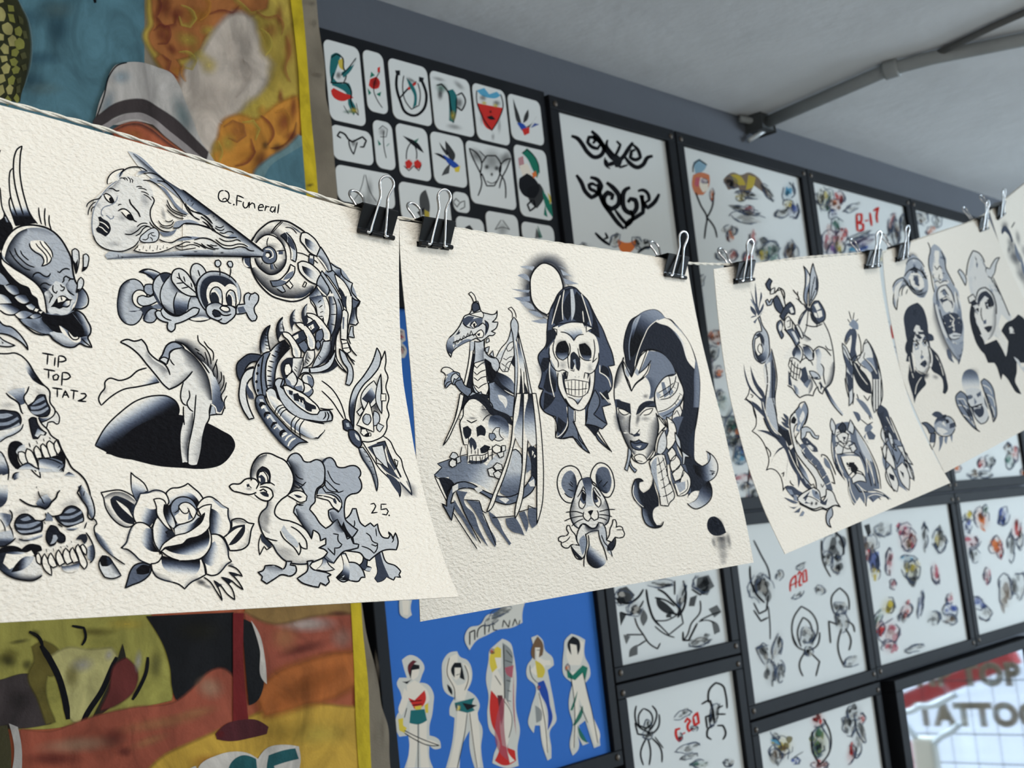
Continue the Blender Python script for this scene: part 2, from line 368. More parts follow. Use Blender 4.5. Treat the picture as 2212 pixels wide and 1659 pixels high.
# ------------------------------------------------------------------ artwork outlines (T origin and scale, L line, F fill, O outlined fill, G graded fill, S soft edge, B soft spot)
ART_1 = '''
@winged_head_drawing|black and grey drawing of a crying bald head with feathered wings over a bird
T 0 300 1.2658
G 0 1 30 112 30 134 17 106 19 122 27 149 45 146 64 144 56 133 48 117 44 106 38 110 30 106
L 3.6 38 12 30 17 25 28 23 43 23 55 25 75 32 105 40 130
L 3.6 38 12 36 20 34 40 34 58 37 80 43 105 52 130 64 145
L 3.4 22 50 18 54 16 64 16 80 18 97 23 115 29 131
L 3.4 18 99 16 104 17 118 21 130 27 148
F 1 0 84 1 95 4 118 10 131 22 154 12 168 -8 170 -12 90
F 0 0 84 -12 84 -12 125 0 138 5 134 6 126 3 110
G .8 0 8 140 14 134 8 133 12 134 21 154 16 150
L 3.4 0 83 1 95 4 118 12 135 22 153
L 3.2 66 117 67 130 71 146
L 3.2 77 118 76 133 78 149
L 3.2 84 130 84 143 88 156
L 3 -4 30 1 19
T 0 480 1.2658
F 1 -10 50 2 52 3 62 10 80 20 92 35 105 50 112 55 123 64 130 68 145 78 155 88 162 72 172 40 162 0 152 -10 140
F 1 -10 0 18 0 22 10 12 28 3 45 -10 60
F .38 2 48 8 33 18 18 30 9 45 5 65 6 80 10 92 17 104 29 114 45 121 60 124 80 126 95 130 104 132 120 130 133 123 145 122 153 115 158 106 159 95 157 85 158 80 155 78 140 76 125 70 113 55 98 35 85 18 73 3 60
S .95 24 79 157 78 140 75 124 69 112 55 98 35 85 18 73 8 62 12 45 20 30 32 17 46 11
S .35 10 45 11 66 10 80 14 92 21
F 0 2 52 8 33 18 18 30 9 45 5 65 6 78 10 64 9 45 11 32 17 20 30 12 45 8 60
F .2 76 120 85 112 95 100 110 108 116 118 122 128 128 134 120 147 120 156 105 158 86 156 81 150
S .5 8 79 152 78 138 75 124
F 0 3 62 20 77 45 93 65 108 74 122 77 140 78 154 70 149 66 140 64 130 55 123 50 112 35 105 20 92 10 80 3 68
F .45 0 83 8 92 16 105 10 107 -4 104
G 0 .9 12 121 24 108 5 108 15 120 25 125 33 122 28 110 14 107
G 0 .9 34 138 42 125 24 129 32 137 42 139 50 135 44 125 30 125
G 0 .7 48 149 55 138 43 143 49 149 57 150 61 145 53 139
F 0 58 151 63 153 66 149 61 147
F 0 66 153 70 156 73 152
G 0 .95 12 156 22 141 -4 141 15 141 34 150 25 156 12 157 -4 148
G .1 1 8 136 18 126 -4 122 10 126 20 138 -4 139
L 3 -2 83 8 92 17 105 10 108
L 3 5 107 15 120 25 125 34 122
L 3 24 128 32 137 42 140 51 135
L 3 43 142 49 149 57 151 61 145
L 3.4 0 150 10 157 25 158 45 152
L 4 2 50 8 33 18 18 30 9 45 5 65 6 80 10 92 17 104 29 114 45 121 60 124 80 127 96 131 106
L 3.4 2 50 3 60 20 76 45 92 65 108 74 122 78 140 80 156
G 1 .35 128 125 150 132 130 104 140 112 148 122 151 135 149 142 142 147 126 147 131 135 133 120
F 0 147 124 149 134 146 142 138 145 144 145 149 141 151 134
L 3.4 130 103 140 112 148 122 151 135 149 142 142 147 126 147 122 153 115 158
F 0 52 32 60 31 68 31 76 33 86 45 90 57 88 62 85 69 75 73 71 75 75 68 72 55 62 50 53 42
L 3 50 36 52 43 60 51 70 57 75 66 71 75 80 72 86 67 88 60
L 2.8 61 36 65 42 74 51 80 60 80 70
L 2.8 68 32 72 40 80 49 86 58 88 62
L 3 75 33 82 41 89 52 90 60
L 2.8 25 44 29 55 37 64 48 73 59 77
L 2.8 16 48 23 60 34 72 43 79 52 82
L 2.8 35 48 38 55 44 61 49 65
F .6 57 92 60 87 67 86 75 91 82 92 86 88 84 97 74 97 64 93
L 3.4 56 94 59 88 66 86 74 91 81 93 85 90 86 87
L 3.2 98 84 102 86 107 81 113 79 119 81
L 3.2 106 103 109 100 109 95 113 92 118 95 122 97 127 97
L 3 117 101 120 97 126 97
S .5 -7 117 101 112 107 114 114 120 121 126 125
L 3 115 115 118 119 122 122 127 125
L 3 68 110 72 105 79 104 84 107 88 107
S .5 8 72 113 78 112 88 122 86 132
L 3 73 112 78 114 81 117
L 3 91 107 90 113 92 119 96 121 98 117
L 3 103 106 106 110 110 111 109 115 106 117 103 116
L 3 88 122 90 126 87 131 84 138
F 1 86 145 92 138 97 130 104 125 112 126 118 131 124 132 121 134 120 141 115 146 108 145 102 148 94 145
F 0 98 129 104 127 110 128 113 130 110 134 103 136 99 137
L 3.4 104 127 106 134
G .9 0 107 143 118 138 106 143 113 135 119 134 119 140 114 143
L 3 78 140 80 156 86 159 95 157 106 160 115 158 121 153
O 2.8 .2 123 55 123 48 128 45 133 48 135 58 133 78 130 88 127 76
F 1 125 64 129 70 133 62 132 78 130 86 127 76
O 2.8 .2 142 63 142 56 147 54 151 58 151 68 147 79 140 84 142 75
F 1 142 68 142 76 148 76 144 81 140 84
O 2.8 .2 132 110 133 100 138 94 142 98 142 108 137 116 130 120
F 1 132 109 132 114 138 113 134 117 130 120
T 0 640 1.2658
G 0 .6 30 36 42 28 25 32 32 37 42 38 49 34 56 30 40 25
G .1 .7 52 38 62 30 50 36 56 38 63 37 70 33 60 30
L 3 25 31 32 38 42 39 50 36 56 39 63 38 70 35
F .5 35 40 42 38 54 39 63 38 70 36 74 28 85 30 98 31 110 33 122 26 130 24 140 30 148 42 154 55 154 65 150 70 139 70 137 80 128 86 112 85 98 78 85 66 70 64 55 56 42 47
B .5 62 52 22 9 30
S .7 10 70 36 76 46 86 56 95 62
F .25 84 62 95 60 106 62 116 70 128 76 136 76 130 83 115 84 100 78
S .5 -8 86 66 98 77 112 83 128 84 137 79
F 1 71 38 74 28 85 31 98 32 110 33 122 27 132 40 142 53 150 60 152 68 139 70 132 73 125 70 117 60 110 55 103 50 107 63 92 60 80 50
G 0 1 152 44 138 50 122 27 130 25 140 31 148 43 153 56 153 64 150 69 143 68 142 56 134 42
L 1.6 40 47 55 56 70 63 84 65
F 0 101 50 110 57 117 68 124 73 131 72 137 70 138 76 133 79 124 77 116 70 107 63
F 0 117 60 122 66 127 70 132 69 134 71 128 73 122 71
F 1 121 65 127 70 133 67 130 64
L 3 116 60 120 69 126 74 133 73 136 68
G .8 .1 140 74 152 84 139 70 150 70 157 87 145 85 137 79
L 3 139 72 145 78 154 85
L 3.6 30 36 38 46 48 55 60 63 72 66 84 66 90 73 100 80 112 86 128 86 136 81 146 85 157 87 153 78 150 70 154 64 155 54 149 42 141 30 130 24 123 24
G .5 .3 10 55 40 80 -4 40 8 50 18 52 30 61 40 72 46 84 48 92 40 82 30 74 15 66 -4 63
L 3.6 -4 38 8 50 18 52 30 61 40 73 47 86 48 92
L 3.4 48 92 40 82 28 73 14 66 -4 63
F .2 -4 68 10 78 26 83 15 86 -4 84
L 3.2 -4 66 6 75 16 80 26 84 15 86 -4 84
F 1 2 76 7 80 4 81
@cone_woman_drawing|black and grey drawing of a long haired woman's face inside a cone
T 400 380 1.2658
G 0 .38 -4 80 110 84 -4 22 40 57 90 95 134 129 132 137 60 137 -4 136
F .05 -4 58 30 68 50 90 80 104 110 120 80 124 40 110 -4 82
T 180 320 1.4463
G .5 0 120 46 108 58 66 4 75 7 120 45 160 71 193 94 186 100 178 98 150 80 120 56 95 40
S .75 9 75 8 120 45 160 71 194 95
S .4 20 190 163 100 163 38 164
F .35 36 156 60 157 100 158 150 153 194 152 194 161 120 163 36 166 32 160
S .8 7 194 161 120 162 36 166
F .12 18 75 28 66 40 54 55 44 75 42 95 50 105 75 100 95 104 115 112 128 108 138 85 140 78 146 60 153 40 153 25 145 15 130 14 110
S .4 8 30 66 45 55 56 44
B .3 75 125 20 9 -20
B .25 45 143 16 6 0
B .3 58 104 10 7 30
B .3 92 78 8 14 -20
B .25 22 85 8 5 0
F 0 35 53 37 45 45 36 58 31 62 31 55 44 45 50
G .7 0 60 34 46 44 61 31 55 44 45 51 40 48 50 40
L 2.6 36 54 36 48 40 40 48 34 61 31
L 2.6 61 31 57 36 54 43
L 2.8 58 36 64 31 75 28 86 29 96 35
L 2.2 54 45 60 45 63 48
L 2.2 60 44 65 46 66 49
L 2.2 66 43 70 47 70 52
L 2.2 71 45 74 48 73 52
G .7 0 88 34 80 42 96 35 85 34 78 40 79 43 88 38
L 2.6 90 38 98 37 108 39 116 44 122 50
F .45 98 46 106 45 116 46 120 50 108 52
L 2.4 89 48 100 49 112 56 122 64 132 78 140 90 150 97
L 2.6 110 49 120 50 130 57 140 68 150 82 158 96 166 103 174 107
F .55 112 55 122 60 130 70 138 82 150 93 158 99 150 98 138 88 128 74
L 2.2 79 58 84 57 88 58
L 2.2 82 60 88 60 95 63
L 2.2 86 65 92 66 98 70
L 2.2 90 69 96 72 102 78
L 2.8 102 72 106 78 104 84 101 90 100 100 103 110 110 118 120 124 130 125
L 2.4 125 77 132 90 142 96 155 100
L 2.2 124 84 132 94 142 99 153 102
L 2.2 125 92 134 100 142 104 150 105
L 2.2 112 108 118 115 126 116 132 114 135 109
L 2.2 122 108 128 110 134 107
L 2.2 114 116 122 119 130 119 134 116
B .5 120 98 4 12 -15
F .45 134 119 142 118 150 113 165 113 175 114 160 107 148 108 138 110
L 2.6 134 119 142 119 150 113 165 113 180 117 194 122
L 2.4 160 92 170 97 180 100 188 106 193 113
L 2 176 102 184 108 194 118
L 2 178 109 186 116 194 124
F .6 112 124 125 126 140 120 135 128 120 132
F .5 140 138 152 132 165 132 178 134 165 136 150 138
L 2.6 113 136 122 140 132 141 142 136 150 133 162 134
L 2.4 166 137 180 134 194 138
L 2.4 136 147 145 144 154 140 160 141
L 2 137 148 145 152 155 151 168 149
L 2 140 146 150 147 160 144 168 145 174 148
L 2 165 141 174 144 183 150
L 2 176 142 184 148 194 151
L 2 185 144 194 148
L 2.6 62 128 70 129 80 124 90 116 98 117
L 2.6 78 131 84 128 90 120 97 117 101 119
L 2.4 80 118 86 113 92 112 96 113
L 2.6 99 110 102 115 108 120
O 2.4 .25 84 137 85 133 92 126 99 121 106 119 112 124 113 131 110 138 100 141 92 141 86 139
L 2.2 88 136 93 137 97 134 97 130 101 127 106 126
L 2.2 99 133 103 136 103 139
L 2 101 128 104 131 108 131
L 2.6 83 138 78 145 70 150 58 154 42 153 30 149 20 141 15 130
LG 2 15 130 13 118 14 100 17 88 26 73 36 60 50 49
L 2.6 38 60 45 61 50 64 54 63
F 0 31 69 38 70 44 76 46 81 40 80 34 76
F 1 38 76 40 73 43 75 46 80 44 82 40 80
L 2.8 30 70 33 68 39 70 44 76 46 82 40 81 34 76 31 70
LG 2 51 72 50 77 46 82 40 85 30 89 27 94 28 100 30 101
LG 2 34 100 38 103 41 106 45 104 45 101
L 2.4 52 86 54 84 57 84
F 0 56 94 60 91 65 92 70 97 73 103 70 106 65 103
F 1 64 101 68 98 72 100 76 106 70 107 67 105
L 3 52 94 57 91 62 91 68 95 73 102 76 108 80 110
L 2.4 57 95 63 102 70 107 76 107
L 3.2 69 76 70 81 76 89 82 96 85 103
F .98 22 103 26 102 30 106 36 109 40 115 41 122 38 128 33 132 27 128 20 124 19 120 23 116
LW 2 24 110 30 112 34 115 38 120
LW 2 23 117 28 119 33 124 36 126
L 2.6 27 71 24 75 16 77 10 80 6 84 5 88
L 2.4 19 80 13 84 9 90 7 100
L 2.4 17 87 13 90 12 95
F 0 76 151 84 145 110 142 128 142 136 147 124 153 100 156 84 155
L 2.2 82 145 80 148 75 153 90 156 110 156 125 152 136 147
L 1.8 82 144 81 149
L 1.8 90 146 89 151
L 1.8 100 145 99 151
L 1.8 111 145 110 152
L 1.8 120 145 119 150
B .9 84 152 2 1.5 0
B .9 94 153 2 1.5 0
B .9 104 153 2 1.5 0
B .9 115 151 2 1.5 0
B .9 125 149 2 1.5 0
L 1.8 52 159 53 163
L 1.8 57 162 60 163
L 2 157 76 156 79
L 2 163 77 161 80
L 2 165 82 162 86
T 400 380 1.2658
S .9 11 -6 22 40 57 90 95 135 128
S .8 9 135 138 60 136 -10 136
L 3.8 -4 24 40 57 90 95 134 129
L 3.2 -4 136 60 137 132 138
F .5 60 98 72 104 80 100 92 104 74 107
L 2.2 0 46 8 60 18 72 25 75
L 2.4 4 52 12 60 25 63 35 70 46 81
L 2.2 27 70 36 76 44 86 52 94
L 2.2 31 78 38 83 43 89
L 2.8 0 82 22 83 40 88 55 97 68 104 78 105 88 105
L 2.2 52 85 57 88 62 88 66 85
L 2.2 51 88 57 92 63 93 67 90
L 2.2 59 96 66 98 73 95 78 95 83 98
L 2.4 58 106 68 111 80 111 90 109 95 112
L 2.4 52 108 64 117 78 119 92 116 100 117 107 121
L 2.6 16 109 30 106 44 109 56 116 66 123 80 124 92 121 102 122 110 127 118 128
L 2 15 114 22 116 30 121 36 124
L 2 28 116 36 122 46 125 52 126
L 2 37 117 45 122 52 124 58 124
L 2 43 117 49 119 55 119
L 2 0 120 10 117 18 118 25 121
B .9 63 131 4 2 0
B .9 18 129 5 1.5 0
L 1.8 41 57 39 60
L 1.8 48 68 50 70
L 1.8 54 75 52 76
@lettering|handwritten lettering Q.Funeral
T 400 380 1.2658
L 3 66 25 60 26 57 32 57 38 61 43 67 44 73 41 75 35 73 28 67 25
L 2.6 64 42 65 39 69 38 72 42 75 46 79 47
B 1 83 49 1.6 1.6 0
L 3 89 33 88 42 88 51
L 3 88 33 94 35 100 38
L 2.8 89 42 97 44
L 2.8 100 44 99 51 102 55 106 53 108 45
L 2.8 110 44 109 55
L 2.8 110 50 114 46 118 48 119 56
L 2.8 125 54 134 53 132 49 128 49 125 54 126 59 133 59
L 2.8 138 50 136 60
L 2.8 137 55 140 52 144 53
L 2.8 152 53 147 53 145 59 149 62 153 57 154 52
L 2.8 154 52 153 63
L 3 160 48 158 64
@bee_drawing|black and grey drawing of a flying bee
T 240 540 1.537
O 3 .35 46 81 45 88 40 99 32 105 20 103 12 94 9 80 10 65 14 51 23 43 33 41 42 46 46 53 47 60 44 64 36 70 36 80
S .8 -10 26 43 17 48 11 62 9 80 13 95 21 103
B .4 30 70 8 14 0
O 3 .45 46 55 48 49 54 48 59 49 60 60 56 64 50 62
O 3 0 50 62 44 57 36 57 31 62 30 70 34 78 42 82 48 78
F .9 24 86 33 87 40 84 46 80 58 78 70 80 62 84 55 86 52 92 48 98 44 97 45 90 42 85
O 3 .4 50 88 54 84 60 82 66 86 64 96 60 101 52 102 46 99
S .6 -7 50 88 47 95 47 100
O 3 .25 60 63 52 66 44 64 38 66 37 73 42 78 52 78 60 75 65 72
F .6 57 80 64 76 70 78 72 82 66 83
F .95 39 31 48 27 58 28 66 32 69 33 62 40 60 43 54 36 48 33
G .8 0 58 36 60 28 46 30 52 28 60 29 68 33 62 39 58 40
L 3 39 31 48 27 58 28 69 33
L 3 39 31 48 33 55 37 60 43
O 3.2 .3 60 44 66 36 75 32 84 34 95 50 112 60 120 66 136 88 140 96 128 100 112 98 100 92 90 91 80 87 72 80 66 70 60 60
F .9 68 35 76 33 84 35 78 42 73 46 70 40
F .85 60 56 66 68 72 80 78 84 70 80 64 72
L 2.8 83 36 76 44 71 53 69 66 72 77 80 86 90 91
S .7 10 84 36 95 56 112 64 122 66
S .6 8 91 90 80 85 73 77
G .95 .2 100 88 104 64 88 76 90 62 93 59 112 66 108 78 107 84 95 91 88 90
L 2.8 93 59 89 68 88 80 91 91
L 2.8 112 66 109 74 108 84
S .6 8 140 97 128 93 116 96
F 0 111 97 120 95 130 95 138 97 128 99 116 99
O 3.2 .15 85 35 89 28 96 26 104 30 112 40 118 52 120 65 112 65 100 60 90 50 85 42
O 3 .2 112 36 112 27 116 20 121 19 127 22 132 28 134 33 124 40 119 50
S .5 6 119 50 116 44 113 36
L 3 95 32 97 40 101 45 112 54 120 61
L 2.8 92 38 97 41
L 2.8 102 37 104 45
L 2.8 92 47 102 46
L 2.8 112 46 114 53
L 2.8 99 54 109 52
L 3 122 28 125 37
O 3.2 .35 133 85 126 76 121 62 121 48 127 37 136 31 146 30 160 33 172 41 180 53 182 64 180 75 175 85 160 92
F .95 133 83 128 74 125 62 126 50 130 42 138 37 148 36 160 38 170 44 177 54 178 60 160 60 140 70
S .3 10 124 68 124 50 131 39 146 34 160 36 172 44
F 0 136 72 134 62 136 52 141 46 148 45 155 48 160 52 165 48 172 49 178 57 180 66 178 78 170 84 150 82 138 76
F .3 176 44 181 56 181 70 180 74 177 58
O 3 0 143 77 139 66 140 58 144 53 149 52 154 56 156 64 156 77
F .95 140 70 141 60 146 59 151 66 152 75 146 76
F .3 143 56 148 53 153 56 155 66 153 70 151 62 147 57
O 3 0 165 78 162 68 163 60 167 56 172 58 175 66 175 80
F .95 163 66 165 62 168 64 170 72 170 78 165 78
F .3 166 60 171 58 174 66 173 76 171 66
O 3.2 .28 141 75 150 74 158 78 168 78 175 82 175 90 170 97 166 100 162 103 156 103 151 100 146 98 138 94 134 88 134 80
S .5 8 138 75 148 74 155 76
F .95 142 86 146 84 152 88 155 92 148 94 143 91
L 3.2 142 87 145 84 151 86 156 91 163 92 169 90
L 3 142 89 146 94 154 93
L 3 150 99 154 98 156 96
O 3 0 153 82 155 79 160 79 166 82 167 86 162 87 156 85
S .7 4 157 86 163 87 166 83
O 3 .28 176 82 178 77 188 76 187 68 188 63 193 60 197 62 202 60 207 64 207 71 201 82 202 88 205 94 203 99 198 100 194 96 190 88 180 90 176 90
F .7 177 81 186 79 190 87 180 89
L 2.6 194 71 195 65 198 61
L 2.6 152 24 153 29 153 36
L 2.6 168 25 168 32 166 39
O 2.8 .25 146 18 147 15 151 14 154 17 154 21 150 24 147 22
O 2.8 .25 163 19 165 16 169 16 171 20 170 24 166 24
O 3.2 .25 69 86 73 81 79 88 86 92 93 93 105 88 118 81 124 83 122 89 112 95 100 101 90 104 89 112 85 115 80 112 79 106 80 102 72 100 64 94 62 88 66 85
L 3 70 86 72 92 78 97 85 99
@biomechanical_eye_drawing|black and grey drawing of a mechanical eyeball trailing a ribbed metal spine
T 500 460 1.3562
F .0 33 45 40 32 50 22 62 14 75 12 90 14 105 22 118 31 135 45 145 60 155 85 150 110 136 114 132 122 122 132 112 138 98 141 80 138 66 133 52 122 40 107 33 92 30 78 30 60
F .45 160 80 176 90 190 110 200 135 196 166 180 170 150 166 140 120 136 110
G .2 .8 165 85 172 98 160 84 166 86 174 89 175 97 172 106 164 96
G .2 .8 185 108 178 112 175 98 184 108 193 112 190 124 180 112
G .1 .9 200 138 192 142 190 124 197 134 205 141 198 150 194 152
L 2.8 158 79 166 86 174 89 175 97 184 107 193 112 191 124 197 133 205 141 200 149 199 160 199 170
L 2.2 160 90 172 103 182 114 190 128 194 152
O 2.6 0 150 98 162 112 172 128 180 142 184 158 186 172 176 172 172 150 162 132 150 112 142 95
L 2.4 164 97 168 108 172 126
O 2.4 0 164 97 176 106 186 120 192 140 192 168 186 168 184 145 172 122
F .95 172 118 178 126 182 136 184 150 182 156 176 142
O 2.6 .35 144 92 156 108 170 130 178 150 180 168 168 168 164 148 154 126 140 108
O 2.6 .1 136 115 148 128 156 145 158 168 170 168 166 145 158 124 146 108
F .85 146 128 154 130 158 150 157 170 163 170 160 145
G .95 0 157 168 166 150 150 130 162 128 166 145 167 170 157 170 156 148
L 2 160 146 166 145
L 2 162 162 167 161
G .9 .1 125 128 134 140 128 122 136 118 143 130 147 150 146 168 138 168 134 150 124 134
L 2.6 138 118 145 132 148 150 147 168
L 2.2 124 135 132 145 137 168
L 2.2 128 134 126 138 133 152 136 162
L 2.6 133 134 138 132
L 2.6 137 140 143 137
L 2.6 140 146 145 144
L 2.6 140 152 146 151
L 2.6 140 158 146 158
S .95 -26 32 88 40 104 52 118 66 129 84 135 100 136 115 134 126 126 132 118
S .5 -12 100 136 115 134 126 124 134 115
S .85 -14 39 48 45 40 55 35 66 34 76 42 84 55
S .35 8 70 14 90 17 105 25 114 33
F 0 39 48 45 40 55 35 66 34 76 42 84 55 87 68 86 80 80 90 70 97 62 99 50 92 42 84 37 72 36 58
S .98 20 87 74 85 82 80 90 70 97 62 99 50 92 42 84 37 72
S .5 10 84 52 87 66 87 76
B .55 62 54 16 8 0
L 3 39 48 45 41 55 35 66 36 76 43 84 55 87 68 86 80 80 90 70 97 62 98 50 92 42 84 37 72
O 2.6 .68 60 53 68 58 72 67 70 77 61 81 52 78 48 70 50 58
LW 2.5 54 58 61 58 66 64 66 70 60 73
F 1 54 62 60 61 64 67 62 72 56 70
F 0 56 64 60 65 61 69 57 71 54 68
L 2.2 59 39 57 44 57 53
L 2.4 72 61 78 60 85 60
F .75 75 61 82 61 82 66 75 66
F .7 62 82 66 81 68 90 63 90
L 2 62 82 63 90
L 2 67 80 70 86 73 89
L 2.6 49 79 48 82
L 2.6 80 13 70 22 63 32
L 1.8 82 14 72 24 65 32
L 2 86 23 95 24 104 33
F .8 95 21 104 26 112 33 104 28
F .3 94 30 80 36 86 32 90 33 100 48 104 64 103 78 94 74 94 58 86 44 78 36 86 31
F .95 78 35 85 31 88 34 88 48
F .85 90 36 98 46 102 60 92 52
L 2.8 78 36 88 46 94 58 95 74 102 78 104 66 101 50 94 38 87 31
F .0 93 53 98 64 97 74 95 74 95 60
O 2.8 0 94 82 101 86 100 96 94 105 86 112 76 116 66 117 62 108 74 108 84 100 90 92
F .6 88 98 99 92 98 99 82 107
F .65 63 108 84 108 88 110 76 116 66 116
L 2.4 63 108 75 107 84 100 91 92 94 82
O 2.4 0 86 113 92 108 98 116 94 121
F .4 70 118 80 116 86 124 82 126
L 2.4 81 116 86 125 81 127 73 121
L 2.2 113 117 117 109 120 112 117 118 113 117
L 2.6 31 45 35 38
O 2.6 .8 18 71 20 80 26 86 31 88 30 78 30 71
F 0 20 72 22 80 28 86 24 86 19 80
L 2.6 30 71 30 78 33 90
L 3.4 33 45 40 32 50 22 62 14 75 12 90 14 105 22 118 31
L 3.4 31 88 40 107 52 122 66 133 80 138 98 141 112 138 122 132 132 122 136 114
L 2.2 104 63 114 65 124 70
O 2.8 .1 124 66 131 68 131 82 123 78
F .7 124 72 131 73 130 82 124 78
L 2.2 131 74 138 80
O 3 .05 112 32 117 31 128 37 138 49 142 60 136 69 126 64 116 52 110 44 110 38
G 1 .1 118 48 134 50 117 40 124 43 136 52 141 60 138 67 128 60 118 50
O 3 .35 142 54 150 66 157 80 160 92 154 94 146 82 136 68
S .95 -7 138 68 146 80 154 92
LW 3 137 70 146 80 153 92
O 3 .05 106 80 112 77 122 79 134 87 142 97 141 108 136 114 126 110 116 102 108 92
G 1 .1 116 96 132 98 112 84 118 86 130 92 140 100 138 110 126 104 114 92
O 3 .4 142 98 150 110 156 124 152 132 144 126 136 114
S .95 -8 137 115 146 127 153 132
LW 3 137 117 144 126 151 132
T 500 640 1.3562
B .35 66 76 14 22 0
B .3 48 84 22 10 0
O 3 .7 190 0 198 6 205 8 200 17 193 20
G .9 .1 192 32 201 36 192 20 199 18 200 32 202 44 196 46 188 44
L 3 205 8 199 18 199 32 202 42 198 46 188 44
O 2.6 .3 190 48 194 48 194 58 196 66 186 64
F 0 180 0 192 0 192 20 188 44 186 64 184 70 180 40
L 2.6 192 0 192 20 187 45 186 66 190 76
L 2.6 183 0 182 10 184 28 186 66
F .9 176 0 183 0 182 20 178 14
O 2.6 .05 176 24 180 21 184 24 185 40 184 70 174 68 174 50
F .7 177 33 180 33 179 52 177 52
O 2.4 0 174 69 184 70 188 82 190 88 184 91 178 86 176 76
L 2.2 176 76 186 74
L 2.2 177 83 188 82
L 2.6 186 74 192 86 200 95
L 2.6 178 86 188 98 196 109
L 2.2 184 90 190 99 197 104
O 2.8 .3 172 84 180 90 186 102 192 112 194 124 192 136 188 142 182 140 184 128 185 116 178 106 174 96
G .3 .95 160 10 172 40 164 0 170 8 176 22 174 48 166 66 160 70 163 40
L 2.6 170 4 176 22 174 44
F .95 155 0 162 0 164 10 166 24 165 44 160 58 154 48 157 30
G .98 0 155 24 167 24 154 0 162 0 166 14 167 30 164 50 158 64 154 48 157 28
L 2.2 160 13 166 12
L 2.2 158 29 167 29
L 2.2 158 44 165 46
L 2.8 162 0 167 14 167 34 164 52 159 64
L 2.8 150 0 156 16 156 32 152 48
O 2.6 0 144 0 150 0 156 16 156 32 152 48 148 44 146 34 148 18
G .9 .1 128 0 140 20 124 2 144 -2 148 14 147 32 144 36 138 30 136 18
L 2.6 138 10 143 6
L 2.6 140 18 145 14
L 2.6 141 26 146 24
L 2.6 140 32 146 32
F .95 160 64 166 52 174 46 168 60 164 82 166 102 170 110 160 118 140 122 130 118 150 106 158 90
O 2.8 .05 174 48 168 62 166 84 168 100 176 112 184 122 172 112 164 98 164 76 168 58
G .1 1 136 60 158 62 110 36 130 36 144 48 158 70 160 90 152 104 140 108 142 88 142 70 130 50 112 40
O 2.8 0 120 27 130 28 142 36 150 46 158 60 157 70 150 72 146 68 142 58 136 46 128 36 120 30
F .15 142 44 152 56 154 68 148 68
O 2.6 .9 112 48 122 44 132 38 140 50 130 60 122 56
F 0 120 50 130 44 132 50 124 56
L 3 126 48 127 52
O 2.6 .65 136 56 144 52 146 66 136 76 134 68
O 2.6 .3 146 72 158 71 158 84 152 98 142 108 128 114 134 100 142 86
S .9 8 158 72 158 86 150 100 140 110
L 2.4 138 97 141 101
L 2.4 139 94 143 98
O 2.8 .6 134 76 138 70 142 76 138 86
O 2.8 0 102 43 110 42 120 48 128 58 134 72 133 84 126 86 122 80 119 66 112 54 104 46
F .2 122 60 130 74 130 82 124 80
O 2.6 .9 92 66 104 58 114 54 120 66 112 74 104 76
F 0 98 64 106 60 107 66 101 70
O 2.6 .65 106 76 116 70 122 80 120 92 114 88
O 2.6 .05 120 86 132 86 132 98 124 110 114 114 114 100
S .8 -9 120 88 116 104 114 112
L 2.6 119 100 124 104
L 2.6 118 104 122 108
L 2.6 122 96 126 100
O 2.8 0 81 57 90 58 98 66 106 78 111 90 110 98 104 100 98 94 96 82 90 70 82 62
F .2 100 80 106 90 106 98 102 96
O 2.6 .1 98 98 114 98 114 110 110 124 106 130 96 116 96 104
S .8 8 114 99 110 118 106 130
L 2.6 101 112 105 115
L 2.6 100 116 104 120
L 2.6 98 120 102 124
G 0 1 60 80 46 74 62 46 58 58 60 72 62 88 50 90 46 80 48 64 54 52
L 3 62 46 58 60 59 74 62 88
L 3.4 62 46 54 52 48 64 46 80 47 92
L 2.4 53 60 55 62 58 62
L 2.4 53 66 58 67
L 2.4 53 72 59 73
L 2.4 53 77 59 79
L 2.4 55 83 60 84
F .95 82 33 82 44 84 56 80 60 74 72 72 58 73 46 77 38
G .2 1 80 50 74 50 82 36 81 48 83 56 77 56 76 46
L 3 82 33 77 38 73 46 72 58 75 72 80 74
F .95 102 20 101 34 104 42 100 44 98 58 94 46 93 34 96 26
G .2 1 101 34 96 34 101 22 101 34 103 41 98 40 97 32
F .95 121 11 120 20 119 28 122 40 116 48 112 34 112 24 116 16
G .2 1 120 24 114 24 120 14 119 24 119 30 116 32 115 22
L 2 98 30 101 31
L 2 97 35 101 36
L 2 78 44 82 45
L 2 78 50 82 51
O 3 .85 9 108 18 98 28 92 38 92 48 94 44 104 36 104 28 108 22 116 20 128 14 136 10 128 8 118
L 3 24 114 30 106 40 104
L 2.6 22 118 28 114 36 112
O 3.2 .15 36 114 24 118 16 130 13 144 12 160 18 180 28 196 36 194 28 176 24 160 24 144 28 134 34 128
F .8 24 136 28 146 34 154 36 164 28 162 24 150
O 3.2 .6 62 88 54 90 44 100 38 112 34 128 36 146 42 160 54 162 58 140 56 120 58 104
F .1 45 102 42 108 40 130 40 150 44 160 41 156 38 140 38 124 40 110
B 1 43 110 2.2 2.6 0
B 1 41 123 2.2 2.6 0
B 1 40 136 2.2 2.6 0
B 1 42 150 2.2 2.6 0
L 3.4 51 94 48 112 47 130 50 156
G 0 1 60 110 72 112 62 88 74 76 86 70 94 80 84 92 74 104 70 120 70 140 70 152 58 146 56 130 56 112
L 3.2 62 88 72 77 86 69
L 3.2 62 90 56 104 54 124 56 146
L 3 94 82 84 92 74 106 70 120 70 146
L 3 75 81 82 84
L 3 69 87 76 90
L 3 64 93 71 97
L 3 60 103 68 105
L 3 58 111 66 114
L 3 57 118 64 120
